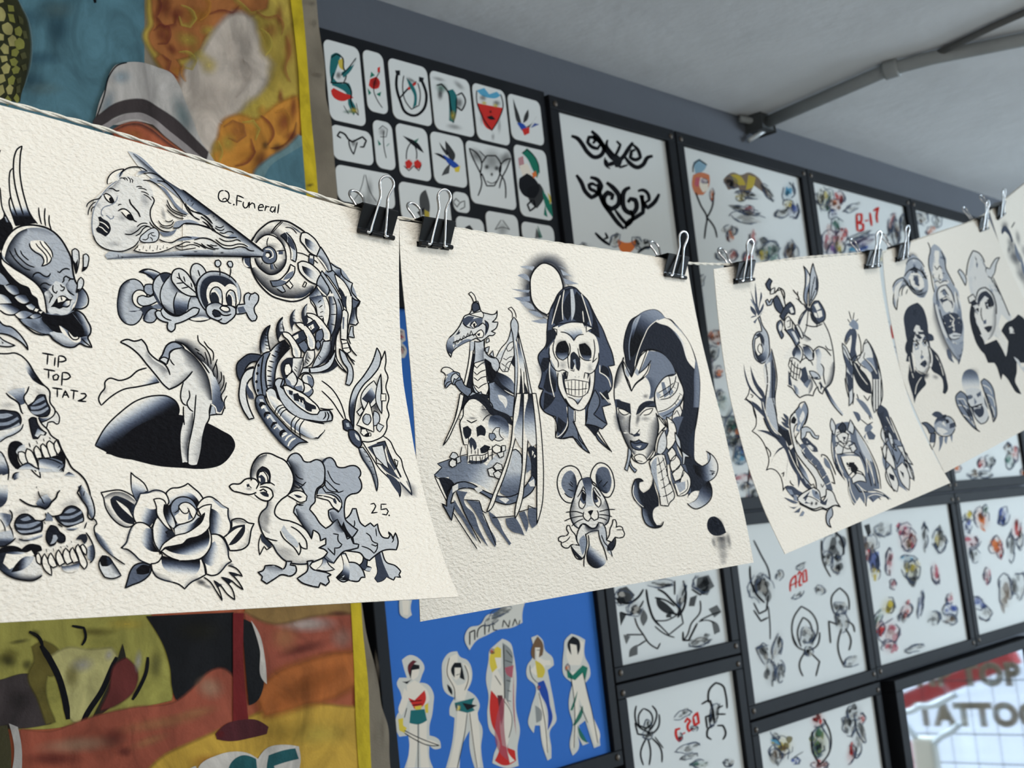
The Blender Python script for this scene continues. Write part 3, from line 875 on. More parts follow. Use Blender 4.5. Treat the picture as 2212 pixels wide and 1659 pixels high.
L 3 57 127 64 128
L 3 57 134 64 135
L 3 57 142 64 142
F .95 80 106 90 98 98 98 96 116 90 126 100 134 104 142 96 146 86 136 80 124
O 2.8 0 86 108 92 107 96 116 92 126 86 126 84 118
O 2.8 .1 92 124 98 120 104 130 104 140 98 146 90 142 86 132
F .6 86 130 92 134 96 142 104 142 98 146 88 140
O 2.8 .1 106 130 112 134 116 142 114 152 106 150 100 144 104 138
F .6 100 144 112 142 114 150 106 150
O 2.8 .1 112 130 116 124 124 124 130 132 130 142 126 148 120 140 114 136
F .6 120 126 128 130 130 142 124 146 122 136
O 2.8 .05 114 138 122 140 128 146 130 152 126 158 118 162 112 156 116 148
F .6 112 154 122 152 128 146 128 154 122 160
O 2.8 .2 114 114 124 114 124 122 114 122 108 128 112 118
O 2.8 .25 124 114 140 112 152 106 162 92 166 84 164 100 156 114 144 120 126 122
O 3 .5 84 132 72 132 68 142 72 160 80 180 92 200 84 200 80 176 78 160 78 146 84 140
T 500 800 1.3562
O 3.2 .3 82 14 74 13 69 18 70 28 78 48 90 64 108 76 128 80 146 82 160 80 161 72 156 64 142 64 134 66 120 60 100 46 88 34 78 26
S .95 12 70 30 80 54 92 68 112 79
S .7 10 100 72 112 79 130 83 148 84
L 3.4 70 24 78 48 92 68 110 77 128 81 148 85
L 3 141 60 150 62 162 62
L 3 149 66 150 72 146 78
L 3 152 66 155 72 152 80
L 3 156 66 160 72 160 79
O 3 0 82 25 86 24 100 30 116 38 128 48 138 58 141 64 137 70 128 70 112 62 96 48 86 36
F .3 86 30 96 44 112 58 126 66 118 50 100 36
F .95 91 31 98 33 97 40 92 38
F .97 98 38 106 36 108 40 116 44 118 48 128 54 134 57 135 62 128 62 128 66 118 62 116 54 108 50 100 48
L 2 108 42 109 50
LW 2 108 46 109 50 107 52
LW 2 113 48 114 52 112 55
O 3.2 .2 56 32 62 28 68 30 74 44 84 58 96 70 112 78 128 82 144 86 148 96 138 108 124 106 106 98 90 82 70 62 58 46
G .7 0 80 80 92 66 60 40 70 62 90 84 110 100 130 108 144 100 148 96 130 84 112 78 90 66 74 46
F 0 112 78 130 83 146 86 149 94 140 100 128 92 112 90
LW 3 56 34 62 52 72 66 90 86 108 100
L 2.6 69 68 74 58 82 55
L 2.6 73 70 80 60 87 59
L 2.6 77 74 84 64 90 62
L 2.6 96 96 96 82 104 72
L 2.6 102 100 102 86 110 76
L 2.6 110 107 109 90 116 79
O 3.2 .65 40 42 46 39 52 40 56 52 66 66 80 82 96 98 110 108 122 115 108 116 98 124 94 128 84 120 66 100 50 78 40 60 38 50
S .8 -10 39 50 42 64 52 82 68 104 86 122
F .2 44 46 50 46 56 60 68 78 84 96 100 110 94 110 76 94 58 70 48 54
F 1 43 55 46 50 52 51 56 56 50 55 46 60
F 1 51 71 54 66 60 66 63 70 56 70 53 76
F 1 62 89 66 82 72 82 73 85 67 87 64 93
F 1 76 102 78 96 84 94 88 98 82 100 79 107
F 0 47 58 52 56 53 59 48 62
F 0 56 74 61 71 62 74 57 78
F 0 67 92 72 88 73 90 68 94
F 0 80 104 88 99 89 101 81 107
F .6 80 108 94 98 100 104 88 118
LW 4 86 112 90 106 96 103
LW 4 90 121 94 113 102 108
@butterfly_drawing|black and grey drawing of a half butterfly with shards in its wings
T 660 740 2.17
L 2.8 16 38 26 46 34 58 40 76
L 2.8 16 48 26 58 34 70 38 76
G .9 .3 50 60 46 56 71 5 74 14 74 22 66 34 56 44 50 56 48 70 48 84 44 76 44 60 48 46 58 33 67 18
L 3 71 5 75 14 74 22 66 34 58 42 52 52 49 66 48 85
L 3 71 5 67 18 58 33 48 46 44 60 44 74 46 80
L 2.8 79 8 80 20 79 26 82 34 80 44 83 56 81 64 83 73 81 78 81 85 77 93 70 97 62 99 56 98
L 2.8 79 8 76 16 74 20
L 2.6 77 93 84 98 88 106 90 110 95 116 97 124 104 142 106 152 94 139
L 2.6 56 98 66 114 74 126 84 136 92 147 94 154 94 142 92 138
F .85 80 130 92 138 94 152 88 144
S .6 8 94 138 106 150 100 138
B .8 61 62 10 20 20
B .7 72 45 6 14 15
B .8 70 64 6 12 -20
B .6 58 88 8 6 0
O 2.4 .1 55 56 68 38 73 54 66 64 58 66
G .9 .1 62 54 70 44 56 56 66 44 70 54 64 62
O 2.4 .2 71 44 75 31 76 50 76 71 70 58
L 2.4 75 31 76 70
O 2.2 0 75 51 80 51 80 58 75 58
O 2.4 .3 68 68 72 70 74 76 71 82 66 83
O 2.2 .2 72 80 78 83 74 89 71 86
O 2.4 .1 51 69 56 64 58 68 54 73
F 1 54 82 60 88 66 92 62 94 56 92
O 2.4 0 63 58 51 82 68 89 66 68
O 2.4 .3 57 75 60 71 64 72 65 78 62 82 58 80
B .5 58 76 2 4 0
O 2 0 56 86 60 86 62 90 58 93 55 90
O 2 0 63 90 65 90 65 93 63 93
F .85 62 104 72 100 79 98 80 102 78 110 86 124 94 136 80 128 68 112
O 2.2 .2 66 104 77 102 83 126 70 114
F .85 80 104 86 116 92 126 96 134 88 126
L 2.4 71 100 79 98 82 106 90 124 95 134 90 132
F 0 90 126 94 134 92 134 88 128
O 2 .1 88 116 92 118 91 124
O 2.2 .1 70 114 71 120 78 122
O 3 .85 37 78 40 76 45 80 48 86 42 88 38 86
F .4 40 80 43 80 44 84 41 84
O 3 .8 43 87 48 87 54 93 56 102 53 105 46 99 43 92
F .15 49 90 53 94 54 98 51 96
O 2.8 .3 53 105 57 104 66 118 70 130 72 140 71 148 69 140 64 126 56 114
S .8 -6 53 106 58 118 66 132 70 146
L 2 58 108 60 110
L 2 60 113 63 114
L 2 63 118 65 119
L 2 65 124 67 124
L 2 67 131 69 131
@diving_figure_drawing|black and grey drawing of a figure bending over and diving into a black hole
T 190 710 1.9285
F 1 20 140 40 110 60 98 80 94 100 96 130 104 150 114 162 122 165 130 160 142 150 152 130 157 106 156 80 154 50 147 30 142
G 0 1 36 90 52 116 8 130 20 110 36 94 56 80 76 75 90 76 100 84 102 90 101 97 84 98 66 104 48 114 36 126 28 140 18 136
L 3.4 8 131 20 110 36 94 56 80 76 75 90 76 100 84 102 90 101 97
L 3.4 8 131 18 136 30 142 50 146
G 0 .8 70 52 78 60 12 84 12 76 19 68 19 60 23 56 36 58 46 55 56 47 66 44 74 46 82 60 64 64 48 66 36 70 24 78 15 86
B .3 19 70 3 7 25
L 3.6 15 86 12 78 14 73 19 66 19 60 23 56 36 58 46 55 56 47 66 44
L 3.4 15 86 26 76 40 68 56 65 80 60
O 3.2 .45 80 34 84 28 88 19 94 15 104 18 108 22 96 24 91 32 90 38 86 40
O 3 .2 80 35 84 32 90 34 88 40
F .1 94 26 102 22 112 24 122 34 134 52 138 68 139 80 137 88 136 98 132 106 128 120 126 136 122 152 114 152 112 150 106 150 104 132 104 118 108 98 108 86 104 78 104 70 106 60 96 66 88 68 82 62 70 46 60 34 50 24 40 18 36 15 44 12 52 14 60 12 64 16 68 26 76 34 84 40 90 44
S 1 -14 97 15 108 18 118 28 128 38 136 48 142 60 144 72 140 84
S .95 16 104 20 114 26 124 36 134 52 138 68 139 80
S .5 8 118 48 108 58 100 64 92 68
B .3 85 48 6 8 -40
S .4 8 66 25 72 34 84 42 90 48
G .1 .75 132 60 152 70 134 50 124 34 132 40 140 50 146 62 150 76 152 88 148 94 144 92 142 86 139 84 139 70
L 3.6 36 15 44 12 52 14 60 12 65 18 68 26 76 34 86 40 90 46 92 52
L 3.6 36 15 46 20 56 28 66 40 76 52 86 64 91 68 100 64 108 58 117 48
L 3.4 88 40 91 33 92 26 97 23 104 22
L 3 92 34 94 38 97 41
L 3.6 83 31 85 25 89 18 95 15 106 17 116 26 126 36 136 50
L 3 107 60 104 72 104 78 108 85 111 86
L 3 113 69 114 76 111 84 114 90 118 93
L 3 121 74 120 88 119 100 116 116 113 130 112 152
L 3 107 87 107 98 108 108
L 3.2 138 84 136 92 136 100 132 108
S .8 8 118 94 117 110 112 130 112 148
S .3 10 128 120 126 136 122 150
O 3 .35 138 86 142 86 144 96 136 97
LW 2.5 138 85 142 87 144 94 148 95
L 3 136 97 144 96 150 96 153 88
L 2.6 123 7 124 14 132 22 137 32 138 40
L 2.6 130 14 134 20 140 26 140 36
L 2.6 120 22 125 25
L 2.6 122 26 127 30
L 2.4 126 28 131 34 130 36
L 2.4 131 26 134 36 135 42
L 2.6 145 34 142 42 140 48 142 54
L 2.6 143 38 145 48 145 56
L 2.6 149 48 149 58 146 62
L 2.6 152 52 152 62 148 70
L 2.6 155 60 153 68 149 76 151 82
L 2.6 156 75 153 80 154 90
@skull_stack_drawing|black and grey drawing of two grinning skulls stacked one on the other
T 0 750 1.5668
F .03 -8 8 20 8 30 12 42 28 52 44 60 54 68 62 69 76 75 86 76 92 82 100 80 106 66 104 64 112 70 121 80 128 84 140 88 150 100 170 110 180 -8 180
G 0 .95 34 26 46 28 20 10 28 12 38 20 46 34 56 50 60 54 52 50 46 46 40 38 30 22
F 1 46 44 50 40 60 54 54 50
B .45 22 62 15 9 10
G .3 .75 24 58 28 76 10 62 20 58 34 56 34 70 34 78 28 80 22 72
B .25 56 64 14 6 30
L 3.6 -8 8 10 9 20 8 28 11 38 20 48 36 58 50 68 60 69 76 76 88 75 94 70 96
L 4 8 63 14 69 22 74 26 78 28 84 30 90 32 92
L 3.6 40 54 37 62 33 68 35 76 38 80
O 3.2 .95 38 81 46 76 54 66 62 66 65 76 69 86 66 94 58 96 50 94 42 88
F .5 52 72 60 68 62 72 50 78 44 80
F .5 42 82 56 80 63 76 64 79 54 85 43 86
F .45 42 88 54 88 66 82 67 85 56 92 46 92
O 3.2 .95 -8 90 0 87 14 88 24 90 29 98 28 106 18 112 0 115 -8 115
F .45 -8 98 6 98 18 94 14 92 0 92 -8 92
F .5 -8 104 10 103 24 96 26 99 12 107 -8 108
F .4 2 114 16 110 26 104 28 107 18 111
B .25 10 80 14 6 0
B .25 8 122 20 8 -15
G .1 .9 8 118 14 130 -8 116 16 112 32 106 32 110 22 120 10 124 0 131 -8 131
L 3 32 106 30 112 20 120 8 125 0 131
G .9 0 58 104 70 92 53 96 60 98 70 94 74 92 72 98 62 103 56 104
O 3 .1 77 88 82 97 81 105 78 106 74 103 66 104 64 112 56 104 66 100 74 94
L 3.4 53 97 58 106 66 114 70 121 80 128
O 3.2 .97 40 100 44 97 50 98 52 106 58 114 64 118 62 121 56 120 52 126 46 126 43 116
G .6 .1 50 112 56 124 52 112 58 116 62 118 60 121 56 120 52 124 48 122
F 1 11 140 14 132 22 129 30 132 34 140 24 146 25 156 30 165 22 168 14 158
G .2 .7 26 142 22 136 22 144 28 136 34 134 36 142 28 144 24 148
O 3 .05 25 145 30 144 36 148 40 160 32 163 26 154
O 3.2 0 37 140 42 142 48 152 53 166 56 180 46 172 38 158 35 148
O 3.2 0 47 140 50 136 54 140 58 150 58 154 52 156 48 148
O 3.2 0 56 136 59 133 64 138 68 146 69 152 62 154 58 146
O 3.2 0 65 132 68 129 74 134 78 144 78 150 70 152 66 142
O 3.2 0 75 132 78 128 82 136 84 142 80 148 76 142
L 2.6 40 132 42 138
L 2.6 50 129 52 133
L 2.6 60 126 61 130
L 2.6 68 124 70 127
F 1 52 154 62 152 78 150 86 142 90 152 88 172 84 172 82 160 70 154 58 158
G .6 .2 70 158 70 172 54 158 70 153 86 158 86 172 54 172
L 3.4 80 127 84 138 90 150 100 168
L 3 30 164 40 160 50 172
G .2 1 -4 148 6 160 -8 142 0 144 8 156 11 168 -8 174
L 3.2 -8 142 0 144 8 156 11 168
T 0 990 1.6878
G .2 .9 4 2 6 20 -8 -6 6 0 11 14 11 28 2 20 -8 26
L 3.4 6 0 11 14 10 28
F 0 -8 26 4 22 10 20 9 40 10 60 -8 60
G .7 .2 40 6 40 14 22 14 30 8 38 6 48 14 50 16 36 14
L 3.4 22 14 30 8 36 6 42 10 50 14 48 2
G .7 0 66 4 62 16 50 2 66 0 82 8 82 14 70 14 50 12
L 3 48 0 56 0 70 3 80 8
L 3 82 2 82 10 78 17
L 2.6 77 10 74 12
L 2.6 80 12 76 16
L 3.8 86 0 92 12 102 20 109 28 114 40 116 48
G .9 0 18 22 26 22 16 22 22 18 30 20 24 25 18 28
L 3 16 26 18 20 24 18
G .9 .1 88 18 88 24 82 22 88 17 96 22 98 24 90 23
G .9 .1 2 56 4 36 -8 34 10 34 10 46 8 56 2 62 -8 64
G 1 .2 102 48 112 44 100 36 104 34 110 42 116 50 120 62 121 72 117 77 113 70 110 58 104 50
L 3.4 116 48 120 60 121 72 118 79 114 77 112 64 104 52 99 44 104 34
L 2.4 104 38 102 42
L 2.4 108 42 107 48
B .45 55 50 14 10 0
G .3 .95 52 48 56 64 46 58 52 50 60 46 66 54 62 63 56 65
L 4 25 52 34 58 42 61 50 62 58 65 62 62 66 56 72 50 74 44 77 41
L 2.8 47 36 47 38
L 2.8 49 42 50 46 52 50 54 53 55 56 57 58
B .25 28 68 16 6 -15
B .25 90 58 20 8 -15
O 3.4 .95 70 74 78 72 84 64 92 61 100 64 106 72 107 80 100 85 84 87 76 82
F .5 82 70 92 64 98 66 90 70
F .5 76 74 92 73 104 67 105 70 92 77 77 78
F .45 78 81 94 82 106 76 106 80 92 85 82 85
O 3.4 .95 19 84 21 78 28 72 36 72 42 76 46 80 54 80 54 90 52 95 38 97 26 96 20 90
F .5 26 78 36 74 40 78 30 80
F .5 20 84 34 84 50 80 52 82 38 89 22 88
F .45 22 92 38 92 52 87 52 91 38 95 26 95
L 3.4 46 79 54 80 60 76 58 70
L 3.4 61 69 66 74 74 73
F .6 60 70 66 74 68 80 58 80
G 0 .9 40 100 42 106 28 100 40 98 55 94 54 100 44 104 30 106
L 3 24 103 30 105 38 105
G 0 .9 94 88 94 92 84 90 96 86 106 82 102 88 88 92
L 3 74 84 80 88
L 3 111 82 108 90
L 2.8 56 81 58 84
O 3.2 .97 61 92 65 86 72 88 76 94 83 100 83 106 78 108 72 104 70 110 64 112 60 106
F .4 68 98 72 98 74 102 70 108 64 110 67 104
B .25 28 104 14 8 0
L 3.4 12 66 15 70 15 78 12 84 15 92 17 102
G .7 0 8 76 0 80 -8 70 4 70 14 72 12 84 6 90 -8 94
L 3 0 78 5 86 7 94
G .3 .9 6 100 6 108 -8 96 14 92 18 104 8 112 -8 112
L 3.4 -8 112 6 112 16 106 20 102
F 1 -4 118 10 112 22 113 28 116 36 110 46 110 52 112 54 118 48 120 46 128 40 122 28 120 14 120 -4 124
G .1 .95 36 136 4 128 -8 124 10 120 40 124 46 128 48 134 54 142 54 150 44 156 30 156 10 150 0 143 -8 138
F 0 8 122 30 122 40 118 44 124 30 128 20 138 12 142 4 134
G 1 .3 24 136 36 138 14 146 20 136 32 126 44 126 40 134 30 142
S 1 9 54 150 44 156 30 156 10 150 0 143
L 3.4 54 150 44 156 30 156 10 150 0 142
O 3.2 0 46 124 49 121 52 126 52 136 48 134 46 128
O 3.2 0 54 128 57 122 62 132 66 146 66 150 58 144 54 136
O 3.2 0 62 126 65 121 70 130 73 138 68 140 63 136
O 3.2 0 72 122 75 117 80 126 83 134 76 138 72 130
O 3.2 0 81 120 84 115 90 122 94 132 86 136 82 130
O 3.2 0 90 118 93 114 98 124 101 132 94 134
O 3.2 0 97 114 100 110 106 122 111 138 108 142 103 136 100 126
O 3.2 0 103 112 106 110 111 118 110 124 106 120
L 2.6 59 116 60 120
L 2.6 68 115 69 119
L 2.6 77 113 79 115
L 2.6 85 111 87 114
L 2.6 91 106 92 108
G 1 0 88 134 90 146 78 138 90 137 102 133 100 142 90 146 82 144
F .95 97 104 102 98 110 97 112 104 108 110 104 104
L 3.4 110 95 116 104 120 114 121 122 120 128 115 134
G .95 .2 120 120 110 120 112 114 119 110 121 122 118 132 112 128
L 3.2 117 77 122 79 124 84 121 87 121 94 126 106 134 116 148 128 160 136
G .8 0 130 108 136 104 122 94 130 100 140 112 146 126 136 118 126 106
O 3.2 .2 127 132 131 125 138 126 146 136 155 150 144 154 134 152
F 1 128 132 131 125 138 126 144 134 138 138 130 138
S .8 8 138 126 146 136 155 150
@lettering|handwritten lettering TIP TOP TAT2
T 0 750 1.5668
L 4 58 8 74 11
L 3.8 66 10 65 24
L 3.8 76 14 75 26
L 3.8 81 12 80 28
L 3.8 81 12 90 15 91 18 86 20 81 20
L 4 60 30 76 33
L 3.8 67 32 67 43
L 3.8 78 37 73 40 74 45 79 45 81 40 78 37
L 3.8 86 35 85 53
L 3.8 86 35 95 37 97 41 93 44 86 44
L 4 72 56 86 58
L 3.8 79 58 79 69
L 3.8 86 70 90 60 95 70
L 3.4 88 66 94 66
L 4 97 59 108 61
L 3.8 102 60 101 72
L 3.8 111 64 117 64 119 67 115 71 107 74
L 3.8 107 74 119 75
@rose_drawing|black and grey drawing of an open rose with leaves
T 200 1010 1.808
O 3.4 .0 10 30 20 28 33 27 43 31 50 36 54 44 52 56 48 62 52 66 44 71 36 70 28 65 20 56 15 46 13 36
F .97 21 38 26 34 36 36 44 40 50 44 49 54 47 54 50 62 50 68 40 66 32 60 26 52 22 44
S .7 10 13 36 22 30 33 29 43 33 51 40
S .5 -6 15 42 20 54 28 64 36 69 44 70
F 0 28 39 36 44 42 49 46 56 48 60 40 53 33 46
O 3.2 0 46 6 46 18 48 30 52 38 56 32 62 30 66 28 63 21 56 14 50 10
G .65 0 50 34 56 16 47 16 48 30 52 38 56 32 64 28 60 20 52 14
O 3.4 0 88 30 94 25 103 24 109 22 114 19 120 24 128 31 132 37 128 42 124 48 112 44 96 44 90 46
G 1 0 118 42 112 26 92 44 92 36 100 31 108 28 116 30 124 36 128 42 124 47
O 3.4 0 124 48 128 41 134 36 141 35 148 39 156 46 162 49 162 58 165 68 164 76 160 82 157 84 150 80 142 80 138 66 132 54
G 1 0 140 62 156 64 140 48 148 52 154 60 156 72 150 80 141 79 139 66
F .4 142 37 150 41 156 46 161 49 154 48 148 43
S .4 -6 162 50 162 58 165 68
O 3.4 0 57 31 66 30 74 27 82 28 87 31 90 36 91 42 88 46 80 50 78 60 74 66 70 72 60 66 52 66 49 60 49 50 53 41
G .95 0 74 58 58 52 78 48 70 50 62 46 57 52 58 62 68 72 74 64 78 60
S .5 -6 49 58 50 48 54 40 57 32 66 31 76 29 84 30
O 3.4 0 34 96 40 90 43 80 47 71 53 66 60 66 66 69 70 73 71 82 74 92 80 100 83 104 82 110 76 114 70 116 64 114 56 110 50 104 42 98
G 1 0 74 84 56 82 64 72 70 73 72 84 76 94 80 101 70 100 60 92 56 82
S .4 -6 36 96 42 90 45 80 49 71
S .4 6 36 97 44 100 52 106 60 112 68 115
O 3.4 0 70 115 78 113 83 106 90 108 104 111 118 112 130 109 133 116 135 128 128 132 118 137 110 145 104 140 96 137 84 134 76 130 72 124
G 1 0 106 110 104 130 82 106 90 108 104 112 118 112 128 109 128 120 120 130 104 132 92 126 84 118
S .5 -7 72 124 78 131 86 135 96 137
S .4 -6 110 144 118 137 128 132
O 3.4 0 141 80 149 80 155 84 160 92 162 100 163 108 166 112 160 116 156 121 150 127 143 129 136 127 134 116 130 108 136 102 140 92
G 1 0 132 104 150 108 140 92 146 88 150 96 150 110 142 118 134 114 130 108
S .4 6 156 86 161 94 163 106
S .4 6 164 113 157 120 150 127
O 3.4 0 166 63 172 61 180 62 186 66 193 67 190 73 188 84 186 92 180 97 172 99 164 99 161 92 157 83 165 75
F .97 166 72 174 69 182 68 182 76 176 86 168 92 162 93 170 82 178 71 168 78 160 82
S .6 6 166 64 174 62 184 66
S .3 6 188 76 186 92 174 98
F 0 158 84 166 77 174 72 179 71 172 80 164 90
O 3.4 .7 39 144 42 134 45 124 50 117 58 114 68 116 70 122 69 126 64 132 56 137 48 140
F 1 52 122 60 116 69 118 68 126 58 128 53 127
F 1 72 76 73 64 77 60 81 66 88 72 97 78 99 82 90 87 84 92 81 98 80 101 74 92 71 84
G .9 0 92 78 74 76 77 60 84 68 90 74 97 78 99 82 90 87 82 95 79 100 73 90 72 76
F .95 90 74 97 77 99 81 92 85 88 82
L 3 77 60 73 66 72 78 74 90 80 100
O 3 0 73 38 80 37 86 40 88 45 86 54 88 62 92 70 96 76 88 71 82 64 77 56 76 46
O 3 .3 86 44 85 52 87 60 92 68 97 73 100 68 96 58 93 50 93 44 89 48
G 1 .1 88 58 98 62 86 46 86 54 90 66 96 72 98 68 94 56 92 46
O 3.2 .5 93 50 95 42 102 36 110 35 118 38 123 44 125 50 122 60 114 66 100 70 97 60
F 0 103 50 106 44 112 42 118 44 123 52 122 58 118 63 112 66 101 67 98 58 104 53
F .6 95 54 102 48 104 52 98 58
F .6 115 54 120 60 114 63
L 3 93 46 94 54 97 60 101 67
L 2.8 98 54 103 50 103 46 108 42 114 42 120 46 125 52 121 62 112 66 100 69
L 2.8 103 47 106 52 110 55 114 54 115 50 113 48
L 2.8 115 50 117 56 120 61
O 3.2 .2 97 73 102 69 112 66 120 62 124 54 128 58 132 58 130 64 122 72 112 78 100 80
G 1 .1 122 72 112 68 99 80 112 78 122 72 130 64 132 58 126 60 120 66 110 70 98 74
O 3 0 126 50 132 46 142 44 141 52 140 62 140 70 136 76 128 82 116 85 112 88 106 92 96 94 86 96 82 100 80 100 84 92 90 87 100 81 112 78 122 72 130 65 134 54 130 58
O 3.2 0 82 100 88 96 100 93 108 91 113 86 124 83 134 78 139 72 142 84 141 94 138 100 130 108 118 111 104 111 92 107
G 1 0 118 90 124 106 86 97 98 94 108 91 114 86 126 82 138 73 140 84 136 96 124 104 108 104 94 101
L 3.4 79 98 81 104
L 3 133 131 140 136 148 148 155 159 152 148 145 135 152 140 162 152 170 158 168 148 154 131 164 134 174 142 180 146 174 136 163 125 171 127 179 130 171 120 162 117
F .97 145 136 150 138 155 140 150 143
F .97 155 131 162 133 167 136 163 139
F .97 164 125 170 126 175 129 168 130
B .8 130 137 9 5 20
B .5 138 142 7 3 20
B .6 166 116 5 3 20
@duckling_drawing|black and grey drawing of a duckling whose body repeats twice behind it
T 480 960 1.9286
O 3 .3 172 120 176 112 179 120 184 132 194 136 200 142 198 146 200 149 194 148 192 152 184 148 180 152 174 154 171 150 174 144 173 134
F .85 172 120 176 116 180 132 188 150 184 148 180 152 174 154 171 150 174 144 173 134
O 2.6 .85 158 126 163 126 162 136 167 138 165 142 158 140 152 136 157 132
F .35 162 138 167 138 166 142 160 141
O 3.2 .3 137 119 148 116 146 104 140 92 132 82 138 83 142 80 146 72 150 72 152 80 155 88 160 92 166 88 170 92 174 89 176 98 180 104 186 105 188 102 186 98 190 102 191 106 194 99 197 110 195 118 180 119 172 124 165 130 160 128 155 122 146 120
S .8 8 132 84 140 96 142 106 152 112
L 2.6 148 85 148 91 142 96
L 2.6 161 99 166 103 168 108 174 111 173 118 170 122 166 118 156 114
L 2.6 167 112 172 114 174 112
L 2.4 172 94 173 103
L 2.4 190 102 192 106 190 110
O 3.2 .3 133 122 138 122 142 132 150 133 157 140 160 149 156 149 153 153 146 153 142 152 136 154 128 149 132 145 136 140 136 132
G 0 1 146 134 136 150 134 124 138 124 142 134 142 152 134 152 128 149 134 144 136 138
O 2.6 .15 112 122 118 122 118 132 126 140 116 142 106 140 112 134
G .8 0 112 122 114 142 112 122 117 122 116 134 112 140 106 140 112 134
O 3.2 .4 112 20 116 16 122 15 126 19 129 25 136 26 143 24 149 24 154 28 155 34 153 37 156 44 156 49 152 54 144 56 139 60 137 68 137 78 138 84 144 90 152 96 146 104 138 110 126 90 120 82 119 74 124 72 130 76 134 70 126 58 118 56 106 58 108 50 114 46 115 36
S .8 10 117 17 113 22 115 34
S .7 -12 120 76 124 86 134 104
F 0 106 56 118 56 124 58 130 64 134 66 132 74 130 75 124 70 119 63 112 60
L 2.6 106 57 114 58 122 60 128 64
F .9 124 61 126 60 128 64 128 67 125 65
L 2.4 118 29 122 38 126 43 132 45
L 2.4 116 40 122 46 126 50 130 54 136 52
L 2.4 114 42 118 50 124 53 130 53 127 50
L 2.6 112 48 116 54 122 54 132 60 134 66 131 75 124 70 119 63 112 61 105 59
O 3.2 .35 73 18 78 11 84 10 88 13 92 19 97 20 106 17 111 19 114 24 115 34 113 44 106 50 104 58 104 64 99 70 98 73 104 80 110 89 116 94 121 91 126 86 129 84 132 90 136 96 138 100 140 106 144 104 147 111 153 112 152 116 144 118 136 120 130 126 125 133 118 130 112 124 108 118 104 112 96 100 86 84 80 76 83 68 90 66 94 62 90 50 80 40
S 1 -14 73 18 79 32 80 44 76 56
S .9 -9 82 72 86 84 94 96 102 108
S .7 8 128 84 132 92 136 98
F 1 136 86 140 96 146 104 140 104 136 98 133 94
L 2.6 136 88 136 97 131 90
L 2.8 124 100 130 101 130 108 134 112 132 115 126 116 126 124 122 120 118 116
S .6 8 112 118 118 126 125 132
F 0 73 56 82 52 90 53 95 58 94 64 88 66 80 61
O 2.8 0 73 57 82 52 90 53 95 58 94 63 88 65 80 61
F .95 80 56 86 57 90 59 86 60 82 58
L 2.4 82 33 85 37 91 39
L 2.4 81 40 87 44 92 46
L 2.4 80 46 86 49 91 45 94 42
L 2.4 83 65 86 68 91 68
L 2.6 44 100 41 110 42 124 47 114 50 118 56 114
F .9 44 100 50 107 57 112 52 116 48 112 44 108
O 3.4 .03 32 36 33 26 38 16 44 11 52 10 62 14 70 18 76 26 80 38 79 46 74 56 66 62 60 70 59 78 64 83 76 86 86 90 94 96 100 106 102 96 108 100 110 108 116 105 116 112 108 116 115 118 118 121 114 126 106 130 98 133 84 134 72 131 62 122 56 112 48 104 43 94 41 84 44 76 50 70 51 62 44 60 38 50
S .8 11 32 38 34 26 40 15 50 11
S .5 10 53 100 44 94 42 84 45 76 51 68 52 60
S .35 9 106 130 90 134 74 131 62 122 57 112
B .4 50 84 6 13 0
B .3 72 120 18 7 25
B .3 54 52 8 5 0
F 0 36 38 31 42 28 38 22 42 8 46 9 50 16 54 30 57 40 62 50 63 56 60 57 54 53 48 44 46 40 40
L 3.4 38 50 41 44 37 39 30 38 26 39 20 44 10 45 8 47 11 51 20 54 32 56 40 53 46 50 50 53 46 57
L 3.4 36 56 44 62 52 63 57 58 55 51 50 48 42 48
F .95 42 54 48 53 52 56 52 59 47 58
F .95 27 45 30 44 31 47 28 48
B .4 30 50 5 2.5 10
L 2 30 46 33 49
F .97 39 40 40 30 46 25 51 28 54 36 54 44 50 44 52 36 47 30 42 32 41 44
O 2.4 0 42 31 46 30 50 35 51 43 46 44 43 44 40 38
F .9 40 36 44 34 48 38 48 44 44 46 41 40
F 0 41 37 43 38 43 42 41 40
L 3 39 38 40 30 45 25 51 28 54 38
L 2.8 42 46 48 43 54 43 59 46
L 3 48 104 56 107 62 108
L 3 65 97 68 104 74 110 80 115 86 124 88 118 86 110 90 116 95 117 94 108 90 102 84 96 77 92
F .3 66 96 69 90 74 98 82 106 86 112 84 116 76 110
O 3.4 .3 72 131 70 138 68 140 60 136 48 136 46 141 40 143 45 148 44 152 50 156 58 151 66 146 78 147 83 142 82 136 76 135 78 131
S .5 8 48 137 60 137 68 141
O 3.4 .3 95 131 95 142 90 146 84 150 88 154 98 158 108 160 110 155 116 158 120 154 118 148 122 146 118 144 110 142 102 140 98 136 102 130
@lettering|handwritten number 25
T 480 960 1.9286
L 2.8 166 67 170 66 172 69 168 76 167 77 174 76
L 2.8 184 67 178 67 178 73 184 72 186 75 184 79 179 78
B 1 187 79.5 1 1 0
'''
